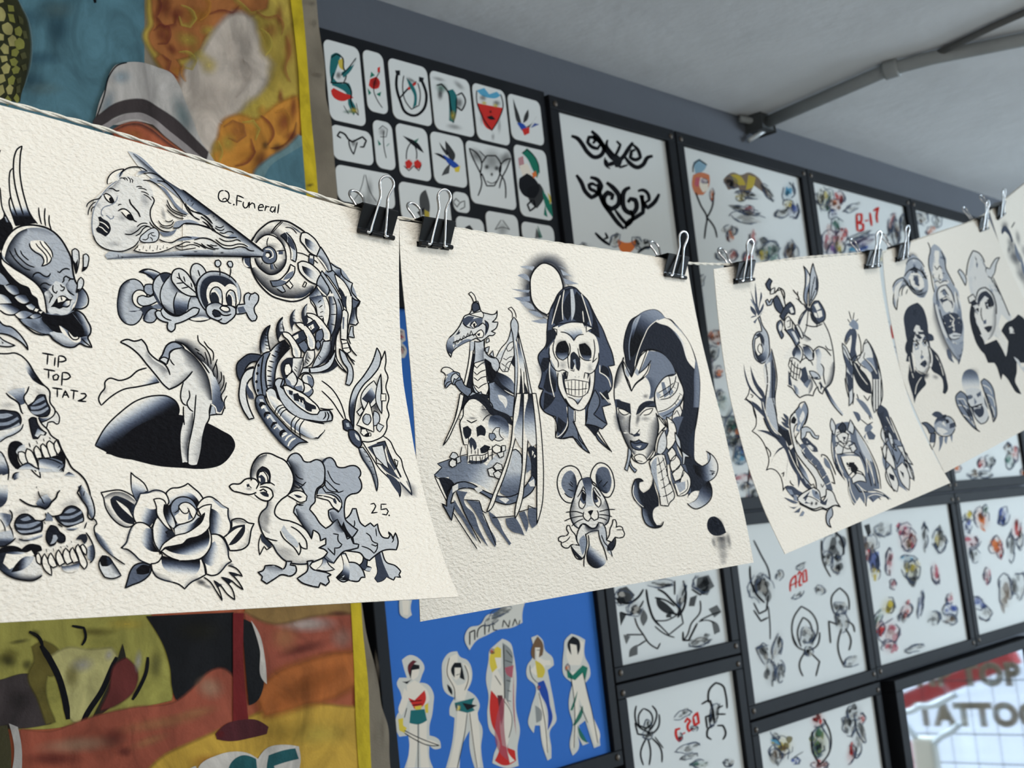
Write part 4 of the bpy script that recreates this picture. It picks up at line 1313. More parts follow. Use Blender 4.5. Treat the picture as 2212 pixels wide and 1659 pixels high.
ART_2 = '''
@gargoyle_drawing|black and grey drawing of a winged gargoyle perched on a skull and a stone ledge
T 920 850 2.049
G .6 0 40 72 86 96 8 86 16 78 12 74 26 69 44 66 64 76 78 62 94 58 102 64 100 90 92 106 76 108 60 98 44 93 32 95 25 92 24 88 12 88
L 2 26 69 12 74 17 78 9 86 12 89 24 90
L 2.2 9 87 14 98 22 114
F .97 13 89 25 90 30 95 24 104 22 110
T 920 600 1.8083
F .97 57 90 52 114 46 136 42 152 44 166 60 150 80 140 84 120 70 98 60 94
F .97 104 92 109 90 112 130 104 166 116 166 118 140 124 166 126 166 120 130 100 100
F .97 70 92 84 106 88 116 104 130 106 140 94 134 76 124 72 110
G .97 .5 84 116 106 138 84 112 104 124 108 140 100 134 90 126
G .2 .6 96 80 104 50 84 96 94 84 100 70 102 54 105 58 105 74 96 86 90 96 86 104
L 2.2 103 50 101 64 97 76 90 84 84 95
O 2 .1 96 84 100 78 105 76 107 88 104 96 100 106 98 112 92 112 88 106 90 98
L 1.8 96 84 98 88 102 86 104 82
L 1.8 92 96 96 98 100 95 104 94
L 1.8 90 102 95 106 100 100 104 100
L 1.8 94 112 96 106 100 110
L 1.8 92 110 95 110
O 2.4 .3 102 52 105 47 109 52 110 66 108 76 110 100 108 140 105 166 103 166 106 130 106 100 104 70
F 0 106 74 109 90 110 120 107 150 104 166 108 166 112 130 113 100 111 80
O 2.4 .15 110 64 114 80 119 100 125 130 130 152 132 166 128 166 122 130 118 104 113 88 111 76
G .7 .1 112 80 114 110 108 70 112 84 117 100 118 116 113 108 110 90
F 0 113 108 115 130 115 166 119 166 118 130 116 112
L 2 113 108 115 130 116 166
L 2 117 112 118 140 120 166
L 2 98 37 103 42 103 48
L 2 98 37 102 35 106 40 108 48
O 2.4 .0 53 76 52 92 46 124 40 146 35 166 39 166 44 146 50 124 56 92 58 78
F .3 53 76 58 76 57 86 53 88
O 2.4 .3 58 76 66 76 70 72 70 84 76 94 84 96 88 104 84 114 76 124 74 134 74 140 68 140 60 138 56 130 57 118 56 108 58 96
O 2.2 .0 58 102 64 100 70 98 72 110 73 122 75 132 72 140 62 136 57 128 56 116
S .5 8 70 84 69 94 72 104
L 2.2 57 104 61 108 66 103 70 101
L 2.2 57 112 61 116 66 112 72 110
L 2.2 57 119 62 123 67 119 73 118
L 2.2 58 128 63 132 68 128 73 126
F 1 70 96 76 100 84 108 84 116 78 124 74 124 72 108
F .3 78 101 83 106 84 112 80 108
O 2.6 .15 56 32 57 29 62 28 64 34 66 40 74 43 80 44 84 42 85 39 84 48 79 53 86 53 84 60 78 64 83 66 80 69 76 69 72 72 66 76 60 72 56 74 50 76 42 80 36 84 32 88 30 95 26 88 25 80 28 72 34 66 40 58 44 50 46 46 52 43
F .7 54 50 62 48 68 48 66 56 58 60 52 58
F .8 44 50 50 46 58 47 52 54 48 58 44 54
G .95 .4 28 92 34 76 26 88 25 80 28 72 34 70 34 80 40 79 34 84 31 92
F .6 46 74 56 74 50 76 42 80 36 84 40 78
F .8 70 50 74 54 74 64 70 70 71 60
F 0 32 80 34 80 33 84
L 2.4 32 78 36 76 42 74 50 70 56 68 60 68
L 1.8 33 76 35 80 37 74 38 78 41 72 43 75 45 69 48 72 50 66 52 70 54 63 57 70 59 66
O 2.2 0 59 68 62 64 66 62 69 66 68 71 62 72
F .95 61 67 65 66 64 70 62 69
L 2.2 53 58 55 54 59 52 61 56 58 60 54 60
F 0 54 57 58 52 61 56 57 60
F 1 56 55 59 54 59 59 57 59
L 2.6 44 54 48 58 54 60
L 2.4 62 58 68 54 72 58 72 66
L 2.4 70 51 74 54 74 62
L 2 40 62 38 66 36 68
F .9 39 65 41 64 40 67 37 68
O 2.4 .85 56 31 60 29 64 34 64 38 60 40 57 41 55 36
O 2.2 0 51 19 54 17 58 21 60 28 57 29 55 24
O 2 .05 52 44 58 42 66 40 69 44 68 48 60 46
O 2.2 .2 72 74 75 72 76 76 72 78
O 2.2 .3 71 84 76 82 74 90 71 88
O 2.2 .3 76 92 80 87 81 95
L 2.2 70 84 72 90 78 95 83 96
L 2.2 70 74 70 88
O 2.4 .6 34 122 36 118 42 120 46 128 54 132 54 138 50 142 40 134
O 2.4 .5 26 114 32 112 40 114 42 122 36 124 34 128 30 126 24 132 22 128 24 120
F 0 19 110 22 107 28 108 33 111 28 114 24 116 26 118 22 126 24 132 22 131 21 122 24 116 20 112
L 2.2 24 118 22 114 18 112 20 108 26 107 34 112
L 2.2 24 118 22 124 23 132 26 125 30 124
O 2.2 .2 32 116 36 114 40 118 36 122 34 120 32 127 30 122
O 2.4 .5 75 126 82 124 88 130 98 138 106 142 104 166 84 166 80 156 76 146 76 136
S .8 9 82 125 90 132 100 140
F .1 86 140 90 140 96 144 97 152 95 156 92 150 88 146
O 2.4 .4 52 140 56 136 60 138 66 136 68 142 62 146 58 142 54 146
O 2.6 .4 64 148 70 142 74 146 78 150 80 156 78 160 72 156 68 152 64 155
F 0 64 148 68 144 68 150 65 154
T 920 850 2.049
F .97 44 4 56 0 64 4 70 14 90 26 92 34 84 30 74 26 66 22 60 18
F .0 40 14 44 8 50 6 60 12 68 22 76 26 86 30 86 44 84 52 84 60 68 62 66 72 44 74 42 56 38 48 37 36 36 26
G .8 .0 80 28 72 44 68 24 76 23 86 30 87 44 84 56 76 50 70 52 67 42 66 30
L 2.6 46 6 40 14 39 24 36 30 37 40 39 50 40 54
S .6 10 60 12 68 22 78 27
B .5 49 26 6 2 0
L 2.6 43 28 48 31 54 28
L 2.2 60 29 64 24 68 22
F .97 39 36 44 34 48 38 46 46 42 48 40 44
F .97 53 36 58 33 63 38 62 45 57 44 54 46
F .9 46 48 48 46 52 50 53 58 51 60 49 54 48 60 46 54
L 2 45 46 45 54
F .97 57 58 62 54 68 56 64 62 58 63
L 1.8 40 54 44 54 44 70
L 2 45 66 52 65 60 65 66 62
F .9 44 73 54 74 64 71 66 66 60 70 52 71 46 70
L 1.8 46 66 46 72 49 74 49 66
L 1.8 53 66 53 74
L 1.8 57 66 58 74 60 66
L 1.8 63 64 62 72
L 1.8 48 58 48 64
L 1.8 55 58 55 65
L 1.8 52 60 52 64
L 2 65 55 66 70
L 2 70 55 70 70
L 1.8 38 56 36 66 44 64
L 1.8 64 60 72 58
L 1.8 66 66 72 64
O 2 .1 70 42 74 36 78 36 78 44 82 48 76 50 72 48
O 2 .5 67 42 72 42 74 46 70 50 67 47
O 2.2 0 70 57 74 54 79 56 79 61 74 63 71 61
O 2.2 .1 80 55 84 55 84 60 80 62
O 2.2 .1 75 63 82 61 82 66 78 68
O 2.2 .2 25 67 28 62 32 63 34 67 30 69
O 2.2 .2 32 68 36 66 37 72 33 74
O 2.2 .1 25 72 28 69 32 71 32 76 28 78 25 76
O 2.2 .1 71 77 75 73 80 75 81 80 74 81
O 2.2 .1 65 80 70 78 73 82 72 88 67 87
O 2.2 .1 71 84 76 81 80 84 79 90 74 89
G 0 .7 92 60 96 106 90 58 94 59 100 64 101 80 100 100 94 108 84 108 78 104
F .3 92 59 98 60 101 70 100 84 92 82 88 78
L 2.6 90 60 95 59 100 64 101 74
F .95 107 58 112 54 116 58 117 90 110 100 111 82 110 68
F .6 106 62 110 70 111 80 106 84
F 0 112 60 114 62 112 66
F 0 114 64 116 66 114 68
O 2.6 .65 22 114 24 106 30 96 40 93 48 95 60 102 76 108 86 109 96 106 106 96 112 86 116 92 114 100 100 112 86 117 74 114 60 106 48 100 38 100 30 104 27 112 26 116 31 114 27 134 17 116 22 119
F .1 28 98 34 95 34 101 28 105
F .1 51 100 56 98 60 102 55 105
F .1 77 111 84 110 88 112 84 116
F .1 108 94 114 90 115 98 110 98
F .7 32 102 44 104 40 112 42 118 50 126 56 142 64 158 66 162 56 150 44 132 36 112
F .7 42 112 56 114 60 124 60 128 66 140 74 158 73 162 66 152 58 136 50 122
F .7 66 124 74 130 82 146 90 158 88 160 78 146 70 136
F .7 84 132 94 130 100 140 104 150 100 148 92 146 86 140
F .7 98 126 104 124 108 140 106 146 102 136
F .7 108 121 116 120 117 138 112 142 108 132
F .7 30 112 36 122 48 142 54 156 48 148 38 132 30 120
L 2.2 32 104 40 124 50 144 58 158
L 2.2 29 126 42 146 54 164
L 2.2 40 112 56 113 58 118 60 124 64 126
L 2.2 60 126 66 140 74 160
L 2.2 70 131 84 130 94 129
L 2 98 125 108 122 108 118 116 122
O 2.4 0 88 60 94 10 96 0 102 0 99 20 95 44 90 64 84 84 76 104 66 124 64 125 72 104 80 84
G .97 .1 100 5 100 52 100 0 108 0 106 58 102 58 96 50 94 46 98 20
O 2.4 0 103 0 108 0 108 40 106 70 104 90 102 110 98 124 94 132 94 124 98 104 101 84 102 50
G .97 .1 112 0 112 52 109 0 114 0 117 26 118 52 112 56 108 50
O 2.4 0 112 0 116 0 120 26 123 60 124 90 122 120 117 138 117 110 117 80 116 40
O 2.4 0 36 0 40 2 36 20 30 34 22 50 18 55 22 46 30 28
L 2.2 34 27 37 28
@hooded_skull_drawing|black and grey drawing of a hooded skull in front of a moon
T 1110 550 2.652
S .9 -11 28 50 20 45 15 38 13.5 28 14 18 18 11 24 7 30 8.5 36 14 39 21 40.5 28
S .55 -8 30 54 22 49 15 42 12 32 12 24
S .5 -10 24 6 31 7 37 13 41 20 46 30
F .45 13 22 3 17 10 16 12 18
F .45 13 29 -2 28 5 30 12 31
F .5 13 34 0 35 6 38 13 38
F .4 15 41 5 38 10 43 17 45
F .45 20 47 12 46 18 50 24 51
F .45 26 52 14 54 22 56 28 56
F .4 15 13 5 10 10 9 17 10
F .4 38 12 48 18 44 17 40 17
F .45 40 19 53 24 47 24 42 24
F .4 36 9 44 12 40 11
O 2.8 0 24 7 30 8.5 36 14 39 21 40 27 36 34 30 46 27 49 20 45 15 38 13.5 28 14 18 18 11
O 2.6 .75 30 44 33 38 36 32 40 28 45 26 50 27 54 31 60 37 64 45 68 53 72 60 76 70 80 80 82 90 77 91 80 100 79 110 73 115 79 122 72 124 74 132 76 138 71 142 68 138 64 134 58 138 50 128 52 134 44 140 43 142 38 150 34 148 34 132 24 127 22 124 24 110 20 108 23 97 20 82 26 74 27 62 28 52
S 1 8 30 44 36 33 42 28 50 27
S .5 8 24 84 26 96 32 106
F .97 31 55 36 36 40 32 40 54 34 57
F .97 41 50 43 34 46 30 46 50 44 54
F .97 48 52 49 34 51 30 56 36 61 54 58 58 52 55
F .97 60 38 65 48 69 60 70 68 62 64 64 58
F .3 46 28 48 28 48 52 47 54
LW 2 41 29 39.5 40 40 53
LW 2 38 33 34 46 31 57
LW 2 55 32 59 44 63 58
LW 2 56 46 57 55
F .97 24 84 30 84 28 92 24 96 22 92
F .97 25 112 34 116 30 122 24 127
F .97 36 132 43 138 38 146 35 144
F .97 70 96 72 90 76 92 78 100 74 98
F .97 70 114 76 110 78 118 72 118
F .97 58 139 64 138 70 142 66 148 62 143
F .97 27 62 34 60 36 66 30 72 26 78
G .97 .4 28 96 34 92 24 108 30 84 34 96 34 112 28 112
LW 2 30 84 29 94 33 116
LW 2 43 124 44 132 43 140 38 147 35 149 34 134
LW 2 70 90 70 96 76 100 79 108
LW 2 70 112 78 121
LW 2 65 124 66 132 73 136 76 139
O 2.4 .65 58 138 60 126 66 110 70 120 65 130 70 134 76 138 72 142 64 139
O 2.4 .65 50 126 49 135 52 144 56 152 62 162 56 158 48 148 38 150 44 141 44 130 44 120
F .0 49 127 58 126 58 138 52 142 49 134
L 2.4 50 127 50 136 48 136 52 144 53 150 58 156 62 162
L 2.4 56 158 48 149 40 150 34 149 33 133 24 127 22 123 24 110 20 109
L 2.4 60 126 59 136 58 139 64 139 72 142 76 138
O 2.4 .7 66 144 72 152 79 160 74 156 68 150
L 2.2 68 142 74 152 80 161
F .02 35 60 44 56 56 56 60 62 66 66 69 74 69 84 66 94 65 106 64 114 60 122 56 127 50 127 44 120 39 114 36 104 34 94 30 84 29 76 34 68
G .7 0 49 70 48 58 40 63 46 58 54 58 56 64 50 68 49 71 46 67
F .02 31 60 36 58 35 66 33 61
F .02 58 58 64 60 59 63
L 2.2 31 60 35 57 41 56 46 55 54 55 60 57 64 60 59 63 59 57
L 2.2 31 60 35 61 35 66
L 2.4 38 63 43 64 47 67 49 70 52 66 57 65
B .5 39 72 6 4 0
B .5 58 74 6 4 20
F 1 36 72 42 70 45 76 44 83 38 83 34 79
G 1 .4 40 78 40 86 34 79 36 84 40 86 44 83 45 78 40 80
F 1 53 73 58 72 63 78 63 84 60 86 55 82
G 1 .4 57 80 57 88 54 80 56 84 61 87 63 82 58 82
L 2.2 34 79 36 84 40 86 44 83 46 78 45 72
L 2.2 53 82 58 86 63 86
F .95 47 80 49 79 52 82 54 92 53 95 51 93 50 88 48 94 46 93 46 86
L 2 45 76 44 86 45 93
L 2 46 94 49 95 49 93
L 2 52 76 54 86
F .5 48 86 50 85 51 92 49 88
L 2.2 33 70 32 78 34 84 36 87 36 92
L 2.2 29 76 29 84 32 92 36 95 40 94 44 96 43 102
L 2.2 65 69 66 78 64 88 68 84
L 2.2 69 80 69 86 66 94 62 97 58 96 57 101
F .97 40 96 43 95 43 101 41 102
F .95 60 96 62 97 60 102
F .95 39 96 42 112 44 116 42 108 41 100
F .95 62 97 62 108 60 114 61 104
F 0 41 103 48 102 56 103 61 104 60 112 56 115 48 115 43 113
L 1.8 41 103 48 102 56 103 61 104 60 112 57 115 48 115 43 113 41 103
L 1.8 42 109 50 110 60 109
L 1.6 44 103 45 114
L 1.6 47 102 47 115
L 1.6 50 102 50 115
L 1.6 53 102 53 115
L 1.6 56 103 56 115
L 1.6 59 104 58 113
L 2.4 36 96 36 106 40 116 46 124 50 127
L 2.4 66 94 65 108 62 118 57 126
L 2.4 42 117 48 125 54 127 58 125
G .7 0 52 121 51 116 44 116 50 119 52 122 56 116 52 117
L 2.2 44 116 49 118 52 122 56 116
B .3 40 90 4 5 0
B .3 62 92 3 5 0
L 1.6 50 99 50 100
L 1.6 53 99 53 100
@mouse_drawing|black and grey drawing of a sad shrugging mouse
T 1180 980 1.567
O 2.8 0 49 35 47 28 42 20 36 17 30 17 22 21 17 29 15 40 17 52 22 62 28 67 35 68 39 58 42 46
F .6 30 24 34 23 39 28 41 36 42 46 40 56 36 61 30 59 25 52 21 44 22 34
S .8 12 39 28 42 38 42 48 39 58
L 2.4 25 54 30 59 36 61
O 2.8 0 61 34 62 26 66 18 72 13 78 13 85 17 90 24 93 34 94 44 91 54 86 60 82 60 76 54 70 44
F .7 69 26 72 20 78 18 84 20 88 28 90 36 89 46 86 53 82 55 76 52 70 44 68 34
S .9 14 84 55 76 52 71 45 68 34 68 28
L 2.2 33 38 37 43
L 2.2 31 41 37 46
L 2.2 30 49 38 52
L 2.2 77 36 72 42
L 2.2 85 38 78 46
O 3 .1 49 35 53 34 57 33 61 34 64 42 70 46 76 54 82 64 86 76 87 88 84 96 80 99 76 95 72 96 68 102 64 103 58 100 54 97 50 97 45 103 40 100 35 92 33 84 34 74 38 62 42 48
S .6 9 42 102 36 94 34 84 35 74 38 62
S .6 -9 80 99 86 92 87 84 85 74 81 64
G .8 .2 55 34 58 74 49 35 57 33 61 34 63 44 62 54 64 66 66 74 60 78 54 76 54 62 52 46
B .35 48 74 5 5 0
B .35 77 72 5 6 0
O 2.4 0 50 50 54 54 54 62 53 72 50 76 46 74 45 68 47 62
O 2.4 0 65 50 70 58 75 64 75 70 72 74 68 70 65 62
F .75 50 52 54 56 54 66 52 70 47 64
F 1 50 52 54 56 54 64 52 66 49 60
F .75 65 51 70 60 72 66 68 68 65 62
F 1 65 51 70 60 70 64 66 63
L 2.4 43 60 48 52 51 45 54 51
L 2.4 75 59 70 52 66 46 64 50
F .02 52 80 56 74 66 72 70 76 73 84 72 90 68 92 64 91 62 88 60 92 56 92 53 89
L 2.6 52 80 51 86 54 91 58 93 62 88 66 92 71 90 72 84 70 78
F 1 57 80 61 78 65 78 63 83 61 86
L 2.2 61 84 62 90
L 2.4 27 81 34 80 42 80 51 83
L 2.4 25 93 34 89 42 87 51 86
L 2.4 35 100 42 94 51 90
L 2.4 95 77 86 77 73 80
L 2.4 91 87 84 85 73 84
L 2.4 84 92 78 89 72 88
O 2.6 .1 45 104 50 97 56 99 62 103 68 102 72 95 78 96 81 104 83 114 83 119 78 118 76 112 72 106 60 108 54 112 56 120 55 130 52 142 48 146 43 145 38 138 34 126 44 126 42 116
S .9 9 54 98 62 103 68 102 72 96
F .5 46 118 52 112 55 118 54 132 50 140 47 130
F .97 34 126 40 134 48 142 50 144 46 146 40 140
F .3 73 106 78 98 82 106 83 120 90 134 92 142 84 134 76 120
F .95 84 134 90 133 94 126 94 116 88 122 84 128
L 2.6 81 100 83 112 83 120
L 2.6 95 115 95 126 90 134
L 2.4 54 110 56 120 54 136 52 148 52 156
G .97 0 58 144 72 130 58 114 60 122 64 130 74 134 82 144 82 150 76 156 68 158 60 152 56 146 58 130
L 2.4 58 112 59 126 56 140 58 150 66 157
L 2.4 72 106 74 118 80 132 84 147
L 2.4 76 112 80 122 88 132 91 142
O 2.6 0 34 126 30 130 24 129 21 126 21 122 17 120 17 116 20 114 28 113 31 109 28 103 29 99 32 99 35 106 40 112 42 120 46 127
L 2.2 21 123 28 120 33 114
O 2.6 0 83 119 87 112 88 104 91 97 92 91 95 91 97 97 96 102 101 100 105 102 106 106 108 110 106 115 100 116 95 115 90 122
L 2.2 97 105 105 105
@robot_woman_drawing|black and grey drawing of a robot woman with a tall ponytail
T 1300 650 1.6878
O 2.6 .95 30 72 28 60 29 48 32 36 38 24 46 19 52 15 60 12 70 12 76 16 81 22 88 24 94 30 104 42 112 54 118 68 122 82 125 100 125 120 122 150 119 166 100 166 104 140 104 114 98 96 88 80 76 66 64 62 54 64 48 72 42 84 38 98 32 86
G 0 1 110 70 88 72 75 22 84 23 94 30 104 42 112 54 118 70 122 90 112 80 100 50 88 36 76 28 66 28
G .6 1 122 110 110 110 120 74 123 84 125 100 125 120 122 150 119 166 117 150 118 120 118 96
F 0 68 26 76 22 86 24 94 32 104 44 112 60 104 52 94 40 84 32 74 29
G .5 1 70 14 50 48 50 16 60 12 70 12 76 16 81 22 70 26 60 34 54 46 48 60 40 72 36 70 40 44
G .4 1 44 24 40 50 46 20 50 18 42 40 38 60 37 80 34 70 36 46
LG 2 45 22 38 40 35 56 36 76
LW 1.6 72 24 60 34 54 46 49 58 44 74 42 86
O 2.6 .02 27 76 22 84 18 96 16 110 16 124 18 134 20 150 24 166 84 166 80 152 72 144 68 134 68 118 74 104 82 96 94 94 93 88 86 76 76 67 62 63 54 66 48 74 42 86 38 98 30 86
F .6 60 64 76 67 86 76 92 86 94 94 82 96 74 104 69 114 68 122 60 126 62 110 58 100 56 98 62 80 58 84 48 92
S .5 10 62 126 63 112 58 98
S .9 12 68 118 74 104 82 96 92 93
B .5 56 122 5 4 0
S .9 -9 27 76 22 84 18 98 16 112
O 2.6 0 28 72 26 78 28 90 32 102 38 116 42 106 52 98 58 84 62 80 60 90 54 98 44 106 38 115 34 104 29 92
F 0 27 74 32 84 38 98 46 78 56 64 60 64 47 94 60 82 62 80 58 94 46 102 40 110 38 116 32 98
F .4 32 84 36 92 34 98 30 88
F .4 44 86 50 92 46 96 42 92
L 2.4 27 76 31 84 38 98 44 84 50 70 58 63 47 93 56 86 63 76
L 2.4 27 78 28 90 34 102 38 116 43 106 52 98 58 90 61 80
F .8 17 126 22 126 28 132 34 138 37 146 36 166 34 166 34 146 28 142 18 136
F .85 44 166 42 154 44 142 50 132 58 128 66 128 70 136 64 138 56 142 50 148 48 160
O 2.4 0 20 138 24 139 30 142 34 146 32 148 26 147 21 143
O 2.4 0 50 146 54 142 60 138 68 138 64 144 58 148 52 148
L 2.4 48 148 52 142 60 136 70 136
L 2.6 19 136 26 138 34 142 37 148
S .7 8 20 140 22 154 26 168
B .35 58 154 7 4 -15
O 2.4 .05 68 118 74 105 82 97 92 95 96 92 99 100 104 112 105 120 100 134 90 146 80 152 74 148 70 138 68 126
F .6 76 104 80 104 84 116 86 120 80 124 78 116
F .4 70 116 76 120 72 126 78 128 70 122
F .5 86 108 92 116 88 122 84 112
F .5 72 144 84 140 96 132 102 124 100 134 90 146 80 152
L 2.2 74 124 84 118 92 108 95 96
L 2.2 75 126 86 124 96 114 98 104
L 2 86 97 88 110 86 120
L 2 72 118 82 112 92 105
L 2 72 142 84 138 94 130 100 120
L 2 78 148 90 142 100 132 105 118
L 1.6 88 125 86 122
L 1.6 92 119 89 117
L 1.6 95 112 91 110
L 1.6 97 105 94 103
L 1.6 96 134 93 130
L 1.6 100 128 97 125
L 1.6 103 121 99 118
O 2.4 .05 94 138 100 134 103 142 102 154 97 164 92 166 90 150
L 2 92 146 96 140 100 150 98 160
O 2.4 0 68 144 76 150 82 160 76 166 72 166 70 154
T 1300 880 2.05
F .95 86 0 102 0 98 24 97 44 98 56 106 62 114 56 114 48 110 46 120 54 122 66 120 72 113 77 116 86 114 96 106 104 100 106 90 102 100 96 103 88 98 88 90 96 92 74 88 66 84 50 80 40
G .1 1 120 58 102 60 111 47 119 54 122 66 119 73 110 78 98 68 96 60 104 62 112 58
G 1 .2 112 80 96 106 112 78 116 86 114 96 106 104 98 106 90 102 100 97 104 86
L 2.4 102 0 98 24 97 44 98 56 106 62 113 57 114 50 110 46 118 52 122 60 120 72 113 78 116 86 115 96 107 104 99 107 90 101
S .5 6 98 24 97 44 98 54
F .03 16 0 32 0 56 0 60 10 58 28 56 44 54 50 46 56 40 52 32 46 26 36 20 22 17 10
S .8 -12 17 4 17 14 22 28 30 44 34 50
S .8 12 60 8 59 26 56 42 48 54
S .6 8 31 8 30 20 30 26
B .6 38 12 3 10 10
B .35 22 10 5 4 0
B .35 46 12 8 3 0
F .95 16 -8 30 -4 31 8 26 4 16 0
F .95 36 8 40 -2 56 -6 44 2 40 6
F .0 16 0 22 2 29 6 24 8 18 5
F .0 40 8 46 3 55 0 52 6 46 8
L 2.2 17 1 22 2 29 6 24 8 19 5 17 1
L 2.2 40 9 46 3 54 1 50 7 44 8
L 2.2 30 8 29 20 29 27 34 29 37 27 40 23
F .9 30 26 34 29 37 27 40 28 41 24 40 30 34 31
O 2.4 .75 30 35 35 36 39 34 44 37 49 38 44 44 38 45 33 43
L 2.2 30 36 36 38 42 37 49 38
F .2 36 41 42 40 40 43
O 2.2 0 34 52 37 50 43 50 48 56 44 59 38 58
L 1.8 36 56 43 57
L 2.4 30 46 34 56 40 59
L 2.4 17 10 21 26 28 42 33 52
O 2.4 0 57 6 61 12 67 20 58 32 56 44 56 50 52 54 48 56 54 48 57 36 60 20
O 2.2 .4 28 42 31 46 30 54 27 67 24 65 27 54
O 2.2 .5 30 56 32 62 37 66 35 69 31 64 29 60
F .7 56 52 70 20 78 10 86 10 80 44 86 56 92 74 94 90 82 94 76 84 72 60 60 58
O 2.4 0 68 10 74 14 75 40 70 45 67 40 70 24
O 2.2 .2 58 48 62 30 66 24 66 46 62 50
O 2.4 .05 50 58 58 50 66 50 68 58 70 74 74 84 76 96 72 100 70 104 62 103 60 90 54 72
L 2 54 62 60 60 66 54
L 2 52 70 60 69 68 62
L 2 56 78 64 76 70 70
L 2 58 86 66 84 73 78
L 2 60 94 68 93 75 88
L 1.8 59 52 62 64 66 84 70 102
L 1.8 64 52 68 66 72 82
F .4 54 56 58 52 58 70 62 94 58 84
O 2.4 .02 74 42 78 48 77 54 72 57 69 48
O 2.4 .02 78 50 83 58 80 66 74 68 72 58
O 2.4 .02 83 60 87 68 83 76 77 78 74 70
O 2.4 .02 86 66 93 74 93 84 88 92 80 93 76 80 82 80
F .4 78 80 88 78 88 86 82 90
L 1.8 72 57 77 54 78 48
L 1.8 74 67 81 64 83 58
L 1.8 77 78 84 74 87 68
L 1.8 82 92 90 86 90 76
O 2.2 .25 77 26 82 34 85 46 90 50 94 53 88 52 87 60 85 60 84 46 79 38
F .97 34 82 36 76 40 75 44 78 40 79 40 86 44 90 50 86 54 72 56 84 60 98 60 104 56 106 54 116 58 124 62 124 64 120 62 126 56 127 48 124 43 114 43 106 36 98 32 90
G .6 1 34 92 42 90 33 82 36 76 38 84 40 96 46 104 42 106 35 98 32 90
G .5 1 44 118 52 114 43 106 48 108 50 118 56 126 48 124 43 114
L 2.4 44 78 40 75 35 76 32 86 34 96 42 105 43 114 48 124 56 127 63 125 65 120
LW 1.6 34 82 33 90 38 100 44 105
@thumbprint|smudged dark ink thumbprint in the sheet corner
T 1300 880 2.05
F .95 111 122 114 116 119 115 124 118 129 126 131 132 127 134 118 135 113 131
B .9 120 124 10 10 20
B .7 126 138 9 7 15
B .5 127 146 9 9 15
B .5 134 140 3 12 -10
B .5 118 142 3 8 -10
B .4 128 156 7 7 10
B .3 128 163 5 4 0
LW 1.2 117 135 124 136 130 135
'''
